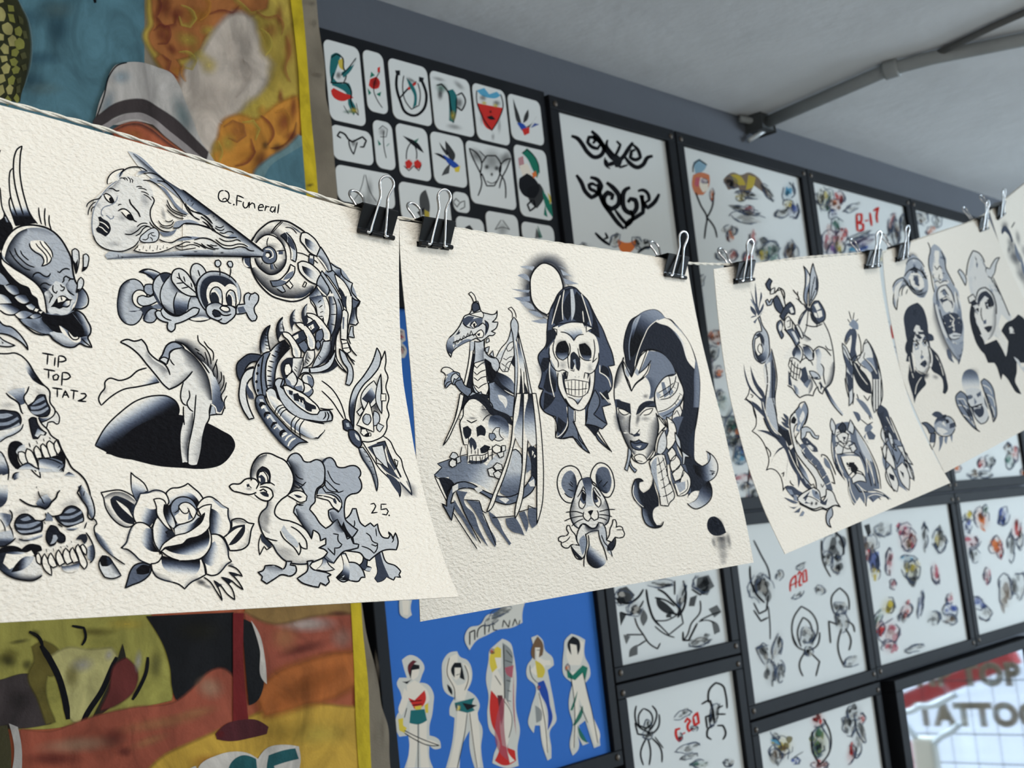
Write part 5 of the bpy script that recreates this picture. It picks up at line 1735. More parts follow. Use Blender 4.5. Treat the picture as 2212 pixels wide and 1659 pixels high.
ART_3 = '''
@sword_skull_drawing|black and grey drawing of an upturned skull pierced by a sword with a moth on top
T 1580 560 2.0495
F .04 54 104 64 90 70 82 72 68 80 54 90 52 96 66 104 80 108 100 108 120 104 132 100 138 96 142 86 132 82 144 72 146 62 140 60 130 60 116 62 106
F .85 70 68 74 60 78 54 82 52 76 60 72 70
L 2.3 81 52 80 64 79 72 77 78
L 2.53 70 68 74 58 80 52
L 2.76 78 69 88 71 96 68
L 2.53 90 68 90 72
L 2.53 97 66 102 76 106 90 108 104 108 120 104 132 99 136
S .8 6 108 108 108 120 104 132 98 138
S .6 6 76 76 80 82 84 85
L 2.3 76 80 80 82 84 85
O 2.3 .1 67 70 70 69 74 76 76 82 74 84 70 78
F .8 66 70 68 74 72 82 72 86 68 80
G .9 .2 78 90 84 106 75 92 80 91 85 98 86 104 84 108 78 102
L 2.53 75 90 82 92 87 100 86 106 82 107 76 100
G .9 .2 68 94 68 104 66 94 69 90 72 94 73 104 71 108 67 103
L 2.53 65 102 70 90 74 94 74 106 72 110
F .85 64 100 68 91 68 98 66 104
L 2.3 60 112 62 104 66 104 72 108 78 104 84 108 86 112
L 2.07 62 106 68 114 74 116 80 120
L 2.07 60 112 66 120 72 122
L 2.07 60 118 66 126 70 128
L 2.07 64 105 62 124
L 2.07 67 108 65 126
L 2.07 70 110 68 128
L 2.07 73 114 71 126
F .85 73 116 78 113 80 120 81 128 77 132 72 126 74 122
F .6 76 132 82 126 84 128 80 136
F .85 60 132 60 118 63 128 64 134
L 2.76 59 133 64 136 68 142 72 146 80 143 86 144 88 138 91 134 93 140 96 142 98 136
G .7 0 66 136 74 136 65 132 70 136 72 143 68 142
L 2.53 84 124 88 130 90 134
S .7 5 82 122 86 134 82 142
O 2.3 .3 82 118 86 118 92 122 94 126 88 126
F .9 87 124 92 124 90 127
G .9 .2 86 96 94 100 88 96 92 94 95 100 94 108 96 114 97 122 94 124 90 116 90 104
L 2.76 86 104 87 96 92 92 98 94 102 98 105 102
L 2.53 94 110 97 114 97 122 99 132
L 2.3 99 91 102 95 106 96
F .85 93 128 96 134 94 138
L 2.53 92 130 98 136 104 132
G .9 .3 100 136 112 160 98 137 100 135 106 146 118 163 117 165 104 150
L 2.3 98 137 106 152 117 165
O 2.76 .7 56 74 63 70 70 84 72 88 68 92 64 84
F .2 63 76 66 76 71 86 69 88
O 2.3 .05 57 63 60 60 64 66 64 73 58 75 56 70
L 2.07 58 66 62 64 62 71 59 72
L 2.76 60 60 66 68 74 84
O 2.53 .8 44 42 48 38 54 50 55 56 53 58 48 54
F .1 49 36 53 40 56 48 57 54 53 46
L 2.53 46 34 52 32 55 40 57 50
L 2.76 46 36 50 30 54 32 56 42
O 2.53 .8 36 26 40 20 43 23 41 28 42 34 39 32
O 2.3 .1 42 32 46 30 45 36 41 37
O 2.53 .4 36 44 38 42 40 46 42 42 44 42 42 48 38 49
O 2.53 .85 51 60 54 54 58 48 62 45 66 50 67 58 64 58 60 56 57 60 55 65
F .1 61 52 64 50 66 56 63 57
O 2.53 .7 48 72 49 66 52 64 54 68 53 76 55 80 53 84 50 78
F .1 50 70 52 67 53 74 51 76
O 2.3 .5 77 10 76 7 80 12 83 18 80 38 80 50 77 44 78 24
F .1 80 14 82 18 79 30
O 2.3 .35 84 12 86 4 88 12 91 22 91 32 88 40 84 46 82 50 82 36
L 2.07 88 18 85 32 83 46
L 2.07 90 28 86 38 84 44
F .9 89 18 91 24 91 34 90 38 89 30
O 2.76 .75 84 50 88 44 92 44 96 50 99 58 98 64 92 67 88 62
F .05 87 48 91 46 94 52 90 54
F .05 90 55 95 54 96 60 92 62
F .05 87 56 90 57 91 62 88 60
F .95 76 46 80 50 86 52 84 56 78 52
F .95 83 56 90 64 94 68 90 69 85 64
L 2.3 76 48 72 44 70 38 68 36 65 32
L 2.3 72 42 70 38 70 34
L 1.84 74 45 68 41
@dragon_drawing|black and grey drawing of a winged dragon with a coiled tail
T 1580 560 2.0495
F .8 28 60 26 50 25 40 25 24 27 40 28 50 30 56
F .8 27 58 23 46 20 32 24 44 28 54
F .8 28 56 30 42 31 34 32 36 30 48
F .8 26 60 20 52 20 49 26 56
F .8 28 60 34 50 34 46 30 54
F .7 27 60 20 62 22 60
F .7 28 61 25 68 23 66
F .7 29 60 34 54 30 60
F .6 28 54 21 42 20 42 26 52
F .6 29 52 34 42 33 44
O 2.53 .35 28 62 30 60 33 70 38 78 40 90 40 100 36 108 32 110 26 106 23 96 23 84 27 77 32 76 31 70
F .9 25 80 30 77 34 82 34 92 30 84
G .95 .4 27 104 38 96 24 96 28 102 34 98 36 90 38 100 36 106 30 109 26 104
O 2.3 .02 25 84 30 81 32 90 31 100 28 102 25 96
O 2.07 .02 28 92 30 89 33 94 32 100 29 98
G .3 .9 37 130 46 130 36 108 40 102 42 96 45 110 47 122 46 140 47 166 36 166 37 140
F .1 38 110 41 108 41 130 39 150 38 166 37 140
L 2.3 42 94 46 110 48 124 46 150 48 166
L 2.76 36 110 38 130 36 146 35 166
L 2.07 43 106 43 166
F .85 13 110 15 120 20 134 28 144 35 150 36 156 28 146 20 138 15 126
F .85 20 112 24 124 28 132 34 140 36 150 30 142 24 132
L 2.07 19 136 18 142 14 148 20 150 24 162 26 168
L 2.07 20 142 23 144 21 146
F .8 16 149 24 152 34 162 36 168 26 158
T 1580 860 1.9293
F .85 33 0 38 0 38 18 42 28 48 38 60 46 62 52 66 60 72 76 80 88 88 98 94 104 86 102 76 90 66 74 60 58 52 48 44 38 36 20
F .35 40 0 48 0 50 16 52 26 54 40 50 38 44 28 40 14
L 2.3 46 0 50 18 52 30 54 42
F .97 52 30 58 34 64 36 66 44 68 52 64 54 58 44 52 40
F .85 22 3 30 8 36 16 33 15 26 8
L 2.07 16 0 22 6 26 14 28 24 27 32 23 37 30 42 36 50 40 60 42 70 41 76 39 81 43 79 48 80 54 86 57 94 58 104 60 100 64 98
F .85 29 36 36 36 44 38 52 42 60 47 56 48 46 43 38 39
F .85 62 54 52 60 46 68 44 74 48 64 54 56
F .75 61 56 63 66 62 80 61 94 62 82 63 66
F .75 72 80 74 90 75 100 77 90
L 2.3 38 54 42 58 44 62 43 66
L 2.3 56 85 59 83 58 88
L 2.3 70 98 66 94 66 92
F .9 66 58 70 54 72 64 74 76 78 86 72 76
G .9 .4 74 70 84 92 72 62 78 74 84 84 88 96 84 96 78 84
O 2.53 .1 66 22 68 18 72 16 76 18 76 28 72 30 70 36 72 46 76 52 78 56 80 62 86 70 94 78 100 88 106 98 108 108 100 112 96 104 94 92 88 82 80 72 72 60 68 46 66 34
F .7 77 52 82 50 90 62 98 70 104 80 110 92 114 104 108 106 104 94 98 82 90 72 82 64
LW 1.6 82 56 79 60
LW 1.6 92 66 89 71
LW 1.6 97 72 94 77
LW 1.6 102 78 98 82
LW 1.6 107 85 102 90
LW 1.6 112 94 106 97
LW 1.6 115 103 108 105
L 2.3 81 51 88 54 94 60
F .5 72 16 76 8 78 12 82 4 85 8 84 20 80 30 76 38 72 36 74 24
L 2.53 66 22 70 16 75 10 77 6 82 4 85 10 85 22 82 30
F 1 67 24 70 20 73 24 71 29 67 28
F .1 78 18 80 14 82 18 78 28 76 24
F .1 76 30 78 28 76 36 74 34
L 2.07 86 14 84 22 82 28 78 34
O 2.3 .3 78 40 78 34 84 32 90 36 94 42 98 42 97 46 92 44 88 38 84 38 82 44 78 46
F .85 78 46 84 44 90 50 96 56 97 60 92 60 86 54 80 50
F .1 84 48 90 54 95 59 90 58
F .8 64 22 58 17 60 22 64 26
F .8 64 26 56 21 59 26 64 30
F .8 64 31 56 26 60 32 65 34
F .8 52 28 58 32 64 36 60 36
L 2.3 101 66 101 63 105 64 110 70 114 78 117 86
L 2.3 104 70 108 74 112 82 116 96 112 94
F .6 104 66 108 70 112 80 108 78 104 72
F .8 60 100 66 98 76 104 80 106 78 110 72 108 76 116 70 112 64 106
F .5 62 102 66 100 70 108 66 108
F .5 70 108 74 110 76 116 70 114
O 2.53 .1 78 108 84 104 92 100 98 104 100 112 102 116 106 108 106 102 112 104 118 116 122 122 116 120 106 124 100 122 94 124 82 120 76 116 74 112
F .85 98 112 104 116 108 112 106 120 100 118
F .5 90 102 97 106 99 114 92 110
F .8 88 104 80 112 84 116 94 118 82 118
B .9 90 118 2 3 10
B .9 95 118 2 3 10
B .8 95 106 2 3 10
L 2.76 76 118 84 122 94 126 102 124 108 126 112 122 118 120 122 122
O 2.3 .4 108 126 112 122 113 132 110 136 112 145 108 142 106 134
L 2 66 22 66 34 68 46 72 60
LW 1.6 70 38 71 48 76 54 82 62
L 1.8 76 38 72 46 74 52
L 2 64 54 70 68 80 86 90 98
LW 1.6 64 58 70 72 80 90
L 1.8 36 22 44 38 54 46
LW 1.6 35 4 38 16 46 32 56 42
L 1.8 88 98 92 96 94 102
L 1.6 100 96 102 100 104 96
L 1.8 80 112 86 110 92 112 98 116
F .7 59 111 68 114 75 117 72 118 66 116
F .7 64 121 72 122 76 120 70 124
F .7 70 128 78 122 76 128
F .5 76 132 80 126 82 128 80 132
@crowned_bird_drawing|black and grey drawing of a long tailed crowned bird with a rose sprig
T 1770 640 2.892
F .8 23 25 26 23 28 28 27.5 34 27 40 28 46 26 49 22 46 23.5 38 24 30
F .75 20 28 23 24 26 26 23 30 20 35 19 32
L 2.07 24 18 22 11
L 2.07 25 18 26 12
L 2.07 26 20 29 17
L 2.07 23 20 21 17
F .5 22 21 25 17 29 21 29 25 25 24
F .95 24 48 28 50 32 56 38 64 39 73 35 72 30 68 26 60
O 2.3 .1 28 45 32 42 33 36 35 32 38 36 41 42 43 50 46 60 47 68 47 76 45 82 41 87 39 78 40 66 38 56 32 52 29 49
F .85 37 36 40 40 43 50 45 62 40 62 38 54 40 46
F .5 31 50 36 46 40 46 42 54 38 57
L 2.3 40 64 40 84
L 2.3 42 62 42 86
L 2.3 44 62 44 84
L 2.3 46 62 46 80
O 2.3 .2 17 35 20 38 22 42 24 47 25 52 25 60 25 70 24 80 22 82 22 72 20 62 20 52 18 44
F .75 18 42 22 48 25 53 24 60 21 54
F .85 20 56 24 60 24 70 22 72 21 64
L 2.3 19 61 20 68 22 76
L 2.3 26 72 25 81
L 2.3 28 73 30 78 34 82 36 86 38 92
L 2.3 33 74 36 78 38 74
F .6 27 76 32 78 38 86 40 92 36 88
F .7 25 86 29 87 31 92 29 94
F .6 34 98 38 95 40 98 37 102 34 101
F .7 35 102 38 100 42 104 41 107 37 107
F .6 35 102 35 108 37 110 33 105
L 2.07 31 92 36 96 40 94
F .85 43 86 46 81 50 84 53 92 56 100 60 110 62 118 66 126 64 128 58 120 52 110 48 100 45 92
F .55 46 100 50 98 54 106 60 108 66 122 70 130 71 138 66 134 62 140 66 146 60 142 56 140 59 146 54 143 50 132 47 122 48 112
O 2.07 .15 46 104 47 98 50 102 51 108 49 110
O 2.07 .2 51 100 54 104 56 112 58 116 54 112 52 106
O 2.07 .1 48 112 50 110 53 116 56 124 57 130 53 126 48 120
O 2.07 .15 58 112 62 112 66 120 70 126 66 124 62 118
O 2.07 .1 58 128 62 124 66 130 67 145 62 140
O 2.07 .1 50 130 53 126 56 132 59 140 58 146 54 143
O 2.07 .15 63 122 67 126 71 136 68 136
F .95 48 102 50 100 51 106 49 106
F .95 54 110 56 110 56 115
F .95 54 118 56 120 56 124
F .95 64 116 66 118 66 121
F .95 52 132 56 134 56 138 53 136
F .95 60 130 63 132 63 136
F .95 64 124 66 126 66 129
L 2 22 46 25 49 29 47 31 36 29 28
L 1.8 20 30 19 34 20 36 23 31
L 1.8 33 36 36 34 39 38 42 44 45 54 47 68
LW 1.6 30 52 34 55 38 60
LW 1.6 33 46 38 50 43 58
LW 1.6 26 50 30 58 36 66
L 1.8 31 50 30 54 34 58 38 66
L 1.6 34 42 33 46 37 50 41 56
L 1.8 18 38 21 44 24 52
L 1.8 24 47 27 44 28 46
L 2 43 86 48 100 50 112 50 130 56 146
L 2 53 90 60 106 66 124 71 138
L 1.8 46 112 49 122 51 112
L 1.8 54 114 58 126 62 116
LW 1.5 46 90 50 98
LW 1.5 50 90 56 102
F .9 44 88 48 86 50 94 54 96 50 98 46 94
@demon_mask_drawing|black and grey drawing of a roaring three eyed mask with a beard
T 1770 640 2.892
F .65 10 112 9 102 12 96 18 94 24 94 30 104 36 114 40 122 43 130 45 144 40 144 46 146 54 152 46 150 40 154 36 150 35 157 30 150 26 156 22 144 20 136 14 130 11 122
F .9 12 120 15 128 20 136 17 134 12 128
F .1 12 100 16 98 22 102 24 112 26 118 20 118 14 116 12 108
O 2.3 .2 8 96 9 91 12 97 11 104
O 2.3 .2 21 100 23 92 26 98 25 103
O 2.3 .9 14 98 17 94 20 98 19 102 16 102
O 2.3 .1 13 104 17 102 22 103 20 110 16 109
F .9 17 105 20 105 19 108
O 2.3 .15 11 114 14 110 18 113 17 118 13 118
O 2.3 .15 22 112 26 110 28 114 25 117
L 2.3 18 112 21 114 24 113
F 0 16 120 22 119 30 120 34 132 34 138 28 134 24 136 20 130 18 126
F 1 20 124 26 124 30 130 28 134 24 131 21 128
F 0 20 121 22 126 22 122
F 0 26 121 28 127 29 122
F 0 22 131 23 128 24 132
F 0 28 133 28 130 30 132
L 2.53 16 120 18 126 22 134 26 130 32 132 34 136
O 2.3 .1 24 136 28 132 33 134 35 139 30 138 25 140
L 2.3 30 104 34 116 38 128 42 142
L 2.3 30 116 36 130 39 142
LW 1.5 32 112 38 126 41 140
LW 1.5 28 104 34 118 36 132
LW 1.5 12 112 14 124 18 132
LW 1.5 22 136 24 146 28 154
LW 1.5 28 140 36 146 44 146
LW 1.5 36 150 42 148 48 150
L 2.53 26 140 30 146 36 146 44 146 52 152
L 2.53 22 138 22 146 26 156
L 2.53 34 150 35 157
L 2 10 100 9 112 11 124 15 132 20 138
L 2 24 94 31 104 38 116 44 130 46 144
L 1.8 13 102 18 100 22 104
L 1.8 12 110 16 108 19 112 22 108 27 110
L 1.8 14 118 20 117 26 117 31 121
L 1.8 19 105 18 108 20 109
LW 1.5 33 108 40 122 45 140
LW 1.5 12 118 16 130 21 140
LW 1.5 22 142 23 150 27 156
LW 1.5 36 146 42 146 48 148
LW 1.5 30 142 34 150 34 156
LW 1.5 30 110 37 126 41 138
L 1.8 34 112 41 126 44 140
L 1.8 38 150 40 153
L 1.8 44 150 46 152
F .3 27 100 30 104 36 114 40 124 36 122 30 112
'''
ART_4 = '''
@eye_drawing|black and grey drawing of a weeping eye with running lines
T 1910 480 1.8084
F .4 26 52 28 44 34 38 42 44 48 58 52 70 52 82 48 90 42 90 34 82 28 76 22 78 18 84 20 90 16 86 14 98 14 104 12 100 12 88 10 78 14 70 22 66
G .1 .9 36 42 34 58 26 50 34 44 42 48 48 62 44 60 36 54 28 58
B .5 34 40 8 5 20
F .95 24 64 28 58 36 54 44 60 50 68 44 66 38 60 30 60
F .35 28 66 32 60 40 62 46 70 46 80 38 82 32 76
F .85 34 62 40 62 42 70 40 76 35 72
F .1 36 68 40 66 42 70 38 76
L 2.3 34 58 34 70 38 76 42 70
L 2.3 44 56 48 62
L 2.3 47 61 51 68
L 2.53 10 78 14 70 22 66 26 70 32 78 40 84 46 82
L 2.53 12 82 18 72 24 70 30 78 38 86 46 86
L 2.53 12 84 12 100 15 105 16 94 18 82 24 74
L 2.3 21 88 22 80 27 74
L 2.3 26 86 28 80
F .06 29 67 32 61 40 60 46 67 48 77 43 81 36 78 31 73
O 2 .75 34 64 38 60 42 64 43 71 41 77 37 76 34 70
F .3 36 66 39 63 41 67 40 72 37 73
F 1 37 69 39 67 40 70 38 72
LW 1.5 36 65 38 64
L 2.6 24 65 28 59 36 54 44 59 50 68
L 2.2 30 68 33 77 40 82 47 80
L 2 27 70 32 81 40 86 48 84
L 1.6 43 57 45 53
L 1.6 45 59 48 56
L 1.6 47 62 50 60
L 1.6 49 65 52 64
L 2 26 50 30 45 36 43 43 46 48 54
F .1 14 76 18 72 22 70 18 80 16 92 14 96
LW 1.6 12 90 14 82 20 74
S .6 6 52 82 46 90 36 86
@long_haired_woman_drawing|black and grey drawing of a woman with long black hair and a fringe
T 1910 480 1.8084
F .9 24 110 28 102 34 98 40 96 46 102 50 112 52 122 54 134 58 138 60 140 57 142 54 142 56 152 58 158 50 166 26 166 28 150 25 130
F .1 34 126 40 122 46 120 48 130 50 140 52 150 52 166 36 166 34 150 34 138
B .6 36 108 4 6 10
F .75 34 138 40 140 42 146 38 146
F .75 44 144 48 136 50 138 48 146
F .1 34 146 38 144 41 149 37 152
F .1 46 146 50 142 51 148 48 150
F 1 36 146 39 146 39 150 37 150
F 1 48 144 50 144 50 148 48 148
T 1940 720 1.6873
F .93 11 10 22 0 20 10 18 24 20 36 22 46 30 52 36 52 34 58 36 64 30 72 24 80 21 90 19 80 16 70 13 58 14 44 13 28 11 26
F .93 40 16 46 22 50 26 55 36 58 44 62 58 63 74 60 78 57 76 58 66 55 56 50 52 46 50 42 44 44 36
B .7 36 54 5 6 20
B .4 48 56 6 4 20
F .08 20 6 28 10 36 8 40 20 41 36 38 46 34 51 28 50 22 44 19 30
L 2 20 8 18 24 21 40 27 49 34 52
L 2 40 18 42 34 40 44 36 51
L 1.8 30 20 30 28 28 32 31 33
LW 1.6 14 30 16 44 20 58
LW 1.6 48 28 54 40 58 54
LW 1.6 30 56 24 66 22 78
L 1.8 19 11 24 9 27 14
L 1.8 31 11 34 8 37 11
S .5 5 40 20 41 36 38 46 34 51 28 50
F .4 19 12 26 14 27 20 22 22
F .4 30 12 36 10 37 16 33 17
F 1 22 12 25 14 25 19 22 18
F 1 33 10 36 10 36 15 33 15
F .0 23 16 25 17 24 19 22 18
F .0 33 14 35 14 34 16
L 2.3 18 11 23 10 27 15
L 2.3 31 12 34 8 38 9
F .6 28 30 32 28 33 31 30 33
F .85 28 40 31 36 35 34 37 38 34 44 31 42
L 2.3 28 40 32 39 37 38
F .0 17 24 19 26 22 44 21 50 20 44
F .05 38 16 41 20 44 38 43 43 40 42 42 36
L 2.3 38 16 40 24 42 38
F .85 38 0 44 2 46 6 42 10 38 8
@skull_column_drawing|black and grey drawing of a skull over a screaming mouth and a sharp point
T 1910 480 1.8084
F .4 54 38 56 30 60 26 66 30 70 36 74 44 74 54 78 66 82 74 88 82 90 96 92 110 95 124 95 136 94 148 92 160 90 168 82 158 74 142 66 124 60 104 58 92 60 80 58 66 54 54
F .05 58 40 60 30 64 30 68 38 66 48 70 56 72 66 66 70 60 72 57 60 56 50
F .97 58 60 63 58 65 64 62 70 59 68
F .97 66 60 71 56 73 62 70 66 67 64
F .6 66 42 70 38 74 44 70 47
L 2.3 68 42 72 46
L 2.3 52 24 55 32 54 40
F .1 60 72 66 66 70 72 76 68 78 72 70 76 64 78
F .95 66 66 68 70 66 74
F .1 64 80 72 74 80 84 84 98 82 108 74 106 68 98
F .6 67 82 72 78 76 86 70 90
F .85 66 92 74 88 80 92 82 102 78 108 72 102
B .1 76 98 4 6 0
F .0 72 96 78 94 80 104 75 102
F .6 62 92 66 94 66 101 62 100
F .85 70 112 82 108 92 112 94 124 92 136 82 138 74 130
L 2.3 74 114 78 124 84 132
LW 2 74 112 80 118 76 122 84 130 82 118 90 114 88 128 92 122
LW 2 78 110 84 116 80 124 88 122 86 132
LW 2 72 120 78 126 84 134 90 128
F .2 76 136 84 132 92 134 88 140 80 140
F .15 80 142 86 144 89 158 86 156
F .5 90 144 94 142 93 156 91 164
L 2.53 66 104 72 124 80 142 88 156 91 166
L 2.2 54 38 53 50 56 64 58 76 60 84
L 2.2 68 34 72 44 74 56 79 66 84 76
L 2 60 52 63 57 66 52 69 56
L 2 60 72 64 70 67 73 72 70 76 71
LW 1.6 62 74 64 77
LW 1.6 72 72 75 74
L 2.4 64 94 63 84 67 77 74 75 80 83 84 96
L 2 67 84 72 80 77 88
LW 2 70 92 75 90 80 94
F .1 70 96 76 93 81 99 80 106 74 108 70 102
L 2 72 96 76 102 79 97
L 1.8 66 62 65 68
G .1 .6 84 90 94 112 84 82 89 90 92 104 93 118 88 110 85 98
L 1.8 86 84 88 94 90 104
F .15 60 100 63 98 66 112 72 128 78 142 74 138 66 122
L 2 76 136 82 140 90 138
L 1.8 84 144 87 150 88 160
S .7 8 60 96 66 120 76 146 88 164
F .7 76 150 80 156 81 166 77 160
T 1940 720 1.6873
F .7 62 20 67 26 70 34 72 38 66 34
F .45 74 14 80 14 84 10 83 22 80 34 78 40 74 28 70 18 62 8 64 4
S .8 5 83 20 78 40
@helmet_woman_drawing|black and grey drawing of a woman in a horned helmet with dark flowing hair
T 1910 480 1.8084
F .15 102 50 104 36 108 33 114 38 120 50 126 62 134 76 142 92 148 106 152 112 150 120 140 110 136 130 138 140 128 134 114 130 106 110 104 90 100 70 99 60
G .95 .1 106 60 112 62 108 40 112 48 110 60 110 76 106 86 104 74 104 54
G .95 .1 124 56 116 58 109 38 116 44 124 58 130 70 138 84 140 98 134 90 126 72 116 54
G .1 .9 122 70 136 96 120 60 128 72 140 92 144 102 140 104 130 88
F .2 104 42 108 36 106 60 106 80 110 92 106 88 102 70
O 2.3 .2 122 54 126 56 130 48 134 43 138 42 134 50 132 60 128 67 122 62
O 2.3 .25 88 59 90 56 94 60 98 68 97 76 94 70
L 2.53 98 64 102 42 106 34 112 36 120 48
L 2.3 130 66 140 88 150 112
O 2.53 .1 100 90 106 86 110 92 108 94 102 97
F .95 102 96 108 92 112 98 106 100
F .97 104 98 110 106 110 120 116 130 120 140 122 150 130 148 140 146 146 152 150 168 124 168 116 150 108 138 104 126 102 110
F .08 108 104 112 98 118 94 126 92 132 100 134 112 134 124 130 136 124 141 118 136 112 122
F .9 112 90 116 84 122 82 128 88 132 100 126 92 120 88 114 96 118 100 112 100
L 2.76 110 90 114 80 121 78 128 84 133 96 134 110
F .95 120 96 128 88 131 98 128 106 122 104
F .95 106 106 112 102 116 108 112 110
F .2 122 98 128 95 129 101 125 104
F .2 108 106 113 104 114 108 110 108
F 1 124 97 127 96 127 102 124 101
F 1 111 104 113 104 113 107 111 107
L 2.3 116 102 116 112 118 118
F .7 118 118 122 116 122 121 119 122
F .95 119 126 124 124 129 124 127 130 124 132
S .5 6 132 100 134 114 133 126 129 136 124 141
F .1 134 122 140 132 138 142 134 134
F .0 138 140 146 150 146 164 140 154
F .97 140 130 146 120 154 116 160 110 166 114 172 130 172 168 154 168 150 146
F .1 148 122 154 126 158 146 154 150 150 136
F .1 150 160 156 164 160 168 152 168
T 1940 720 1.6873
F .97 96 0 100 12 108 24 118 32 126 42 130 54 132 60 134 52 140 58 146 68 152 76 158 78 154 70 150 62 152 50 152 38 164 30 164 0 142 0 140 20 138 30 130 14 126 8 112 14 104 0
F .05 128 4 134 2 140 20 138 30 132 16
F .1 105 2 110 10 111 16 114 8 118 4 114 0
F .2 148 30 154 34 158 44 162 42 164 52 160 48 154 40
@laughing_head_drawing|black and grey drawing of a laughing head held by clawed hands
T 1940 720 1.6873
B .5 94 52 12 9 -20
G .7 .1 94 48 94 72 82 66 82 56 86 48 94 46 100 50 104 60 104 74 94 74 84 74
F .2 86 72 96 70 106 72 110 84 114 98 116 110 110 116 104 116 98 108 92 96 88 84
F .7 88 80 94 78 96 82 90 86
F .7 100 78 106 74 106 80 102 82
F .6 97 82 101 88 98 92
F .85 94 94 106 90 110 98 108 106 104 108 98 102
F .2 96 94 106 92 106 96 98 98
L 2.3 86 84 94 96 100 110 106 116 112 114 116 106
L 2.3 90 94 98 94 108 90
O 2.3 .55 74 80 80 74 86 78 90 92 94 102 98 116 102 124 105 126 98 122 92 116 86 108 80 100 75 90
O 2.3 .5 106 62 110 58 116 62 122 72 124 84 126 96 126 106 122 114 120 104 116 92 112 80
LW 1.6 76 84 84 84 88 92
LW 1.6 76 92 86 94 92 104
LW 1.6 82 104 90 108 98 118
LW 1.6 108 66 116 70 120 78
LW 1.6 112 78 120 82 124 94
LW 1.6 116 90 122 98 122 110
L 2.3 75 90 82 104 92 116 104 126
L 2.3 78 86 86 98 94 112
L 2.3 112 76 118 92 124 112
F .9 88 96 94 100 96 108 90 104
F .8 110 80 114 92 116 98 112 92
@fish_drawing|black and grey drawing of a fish with a human mouth
T 1940 720 1.6873
F .4 46 118 50 110 56 106 64 106 70 112 73 120 72 126 66 130 58 130 50 128
G .85 .1 54 108 54 126 46 116 52 106 62 104 60 112 54 120
F .8 43 104 48 100 54 101 58 106 50 108
O 2.3 .7 30 115 36 114 42 118 47 124 46 128 40 128 36 120
O 2.3 .7 42 128 48 128 47 140 42 152 41 144
F .95 60 110 64 110 66 114 62 116
F .1 58 112 60 116 62 120 56 116
F .8 66 116 72 114 73 120 66 122
F .1 50 120 58 122 64 126 56 130 50 126
F .6 52 132 58 132 56 144 52 152 53 142
F .5 60 132 64 131 62 142 60 140
F .5 66 130 70 130 69 140
L 2.3 47 124 52 130 60 132 68 130 73 122
L 2.3 56 108 64 106 70 110 74 120
'''
ART_5 = '''
@charcoal_drawing|blurred dark drawing running down the sheet edge
T 2080 380 1.808
B .5 50 60 6 8 0
F .8 46 68 48 60 52 60 56 66 60 78 58 80 54 70 50 66 47 70
L 2.4 58 62 62 55
B .5 58 82 6 12 -20
B .5 64 100 7 14 -20
B .5 70 118 7 14 -25
B .4 60 96 8 12 -20
B .4 74 90 5 10 -20
B .35 78 130 8 16 -20
B .4 66 74 4 12 -10
B .5 55 88 3 6 0
B .5 68 96 3 8 -20
F .6 62 80 66 90 70 104 66 100
F .6 70 96 74 110 78 124 72 116
'''
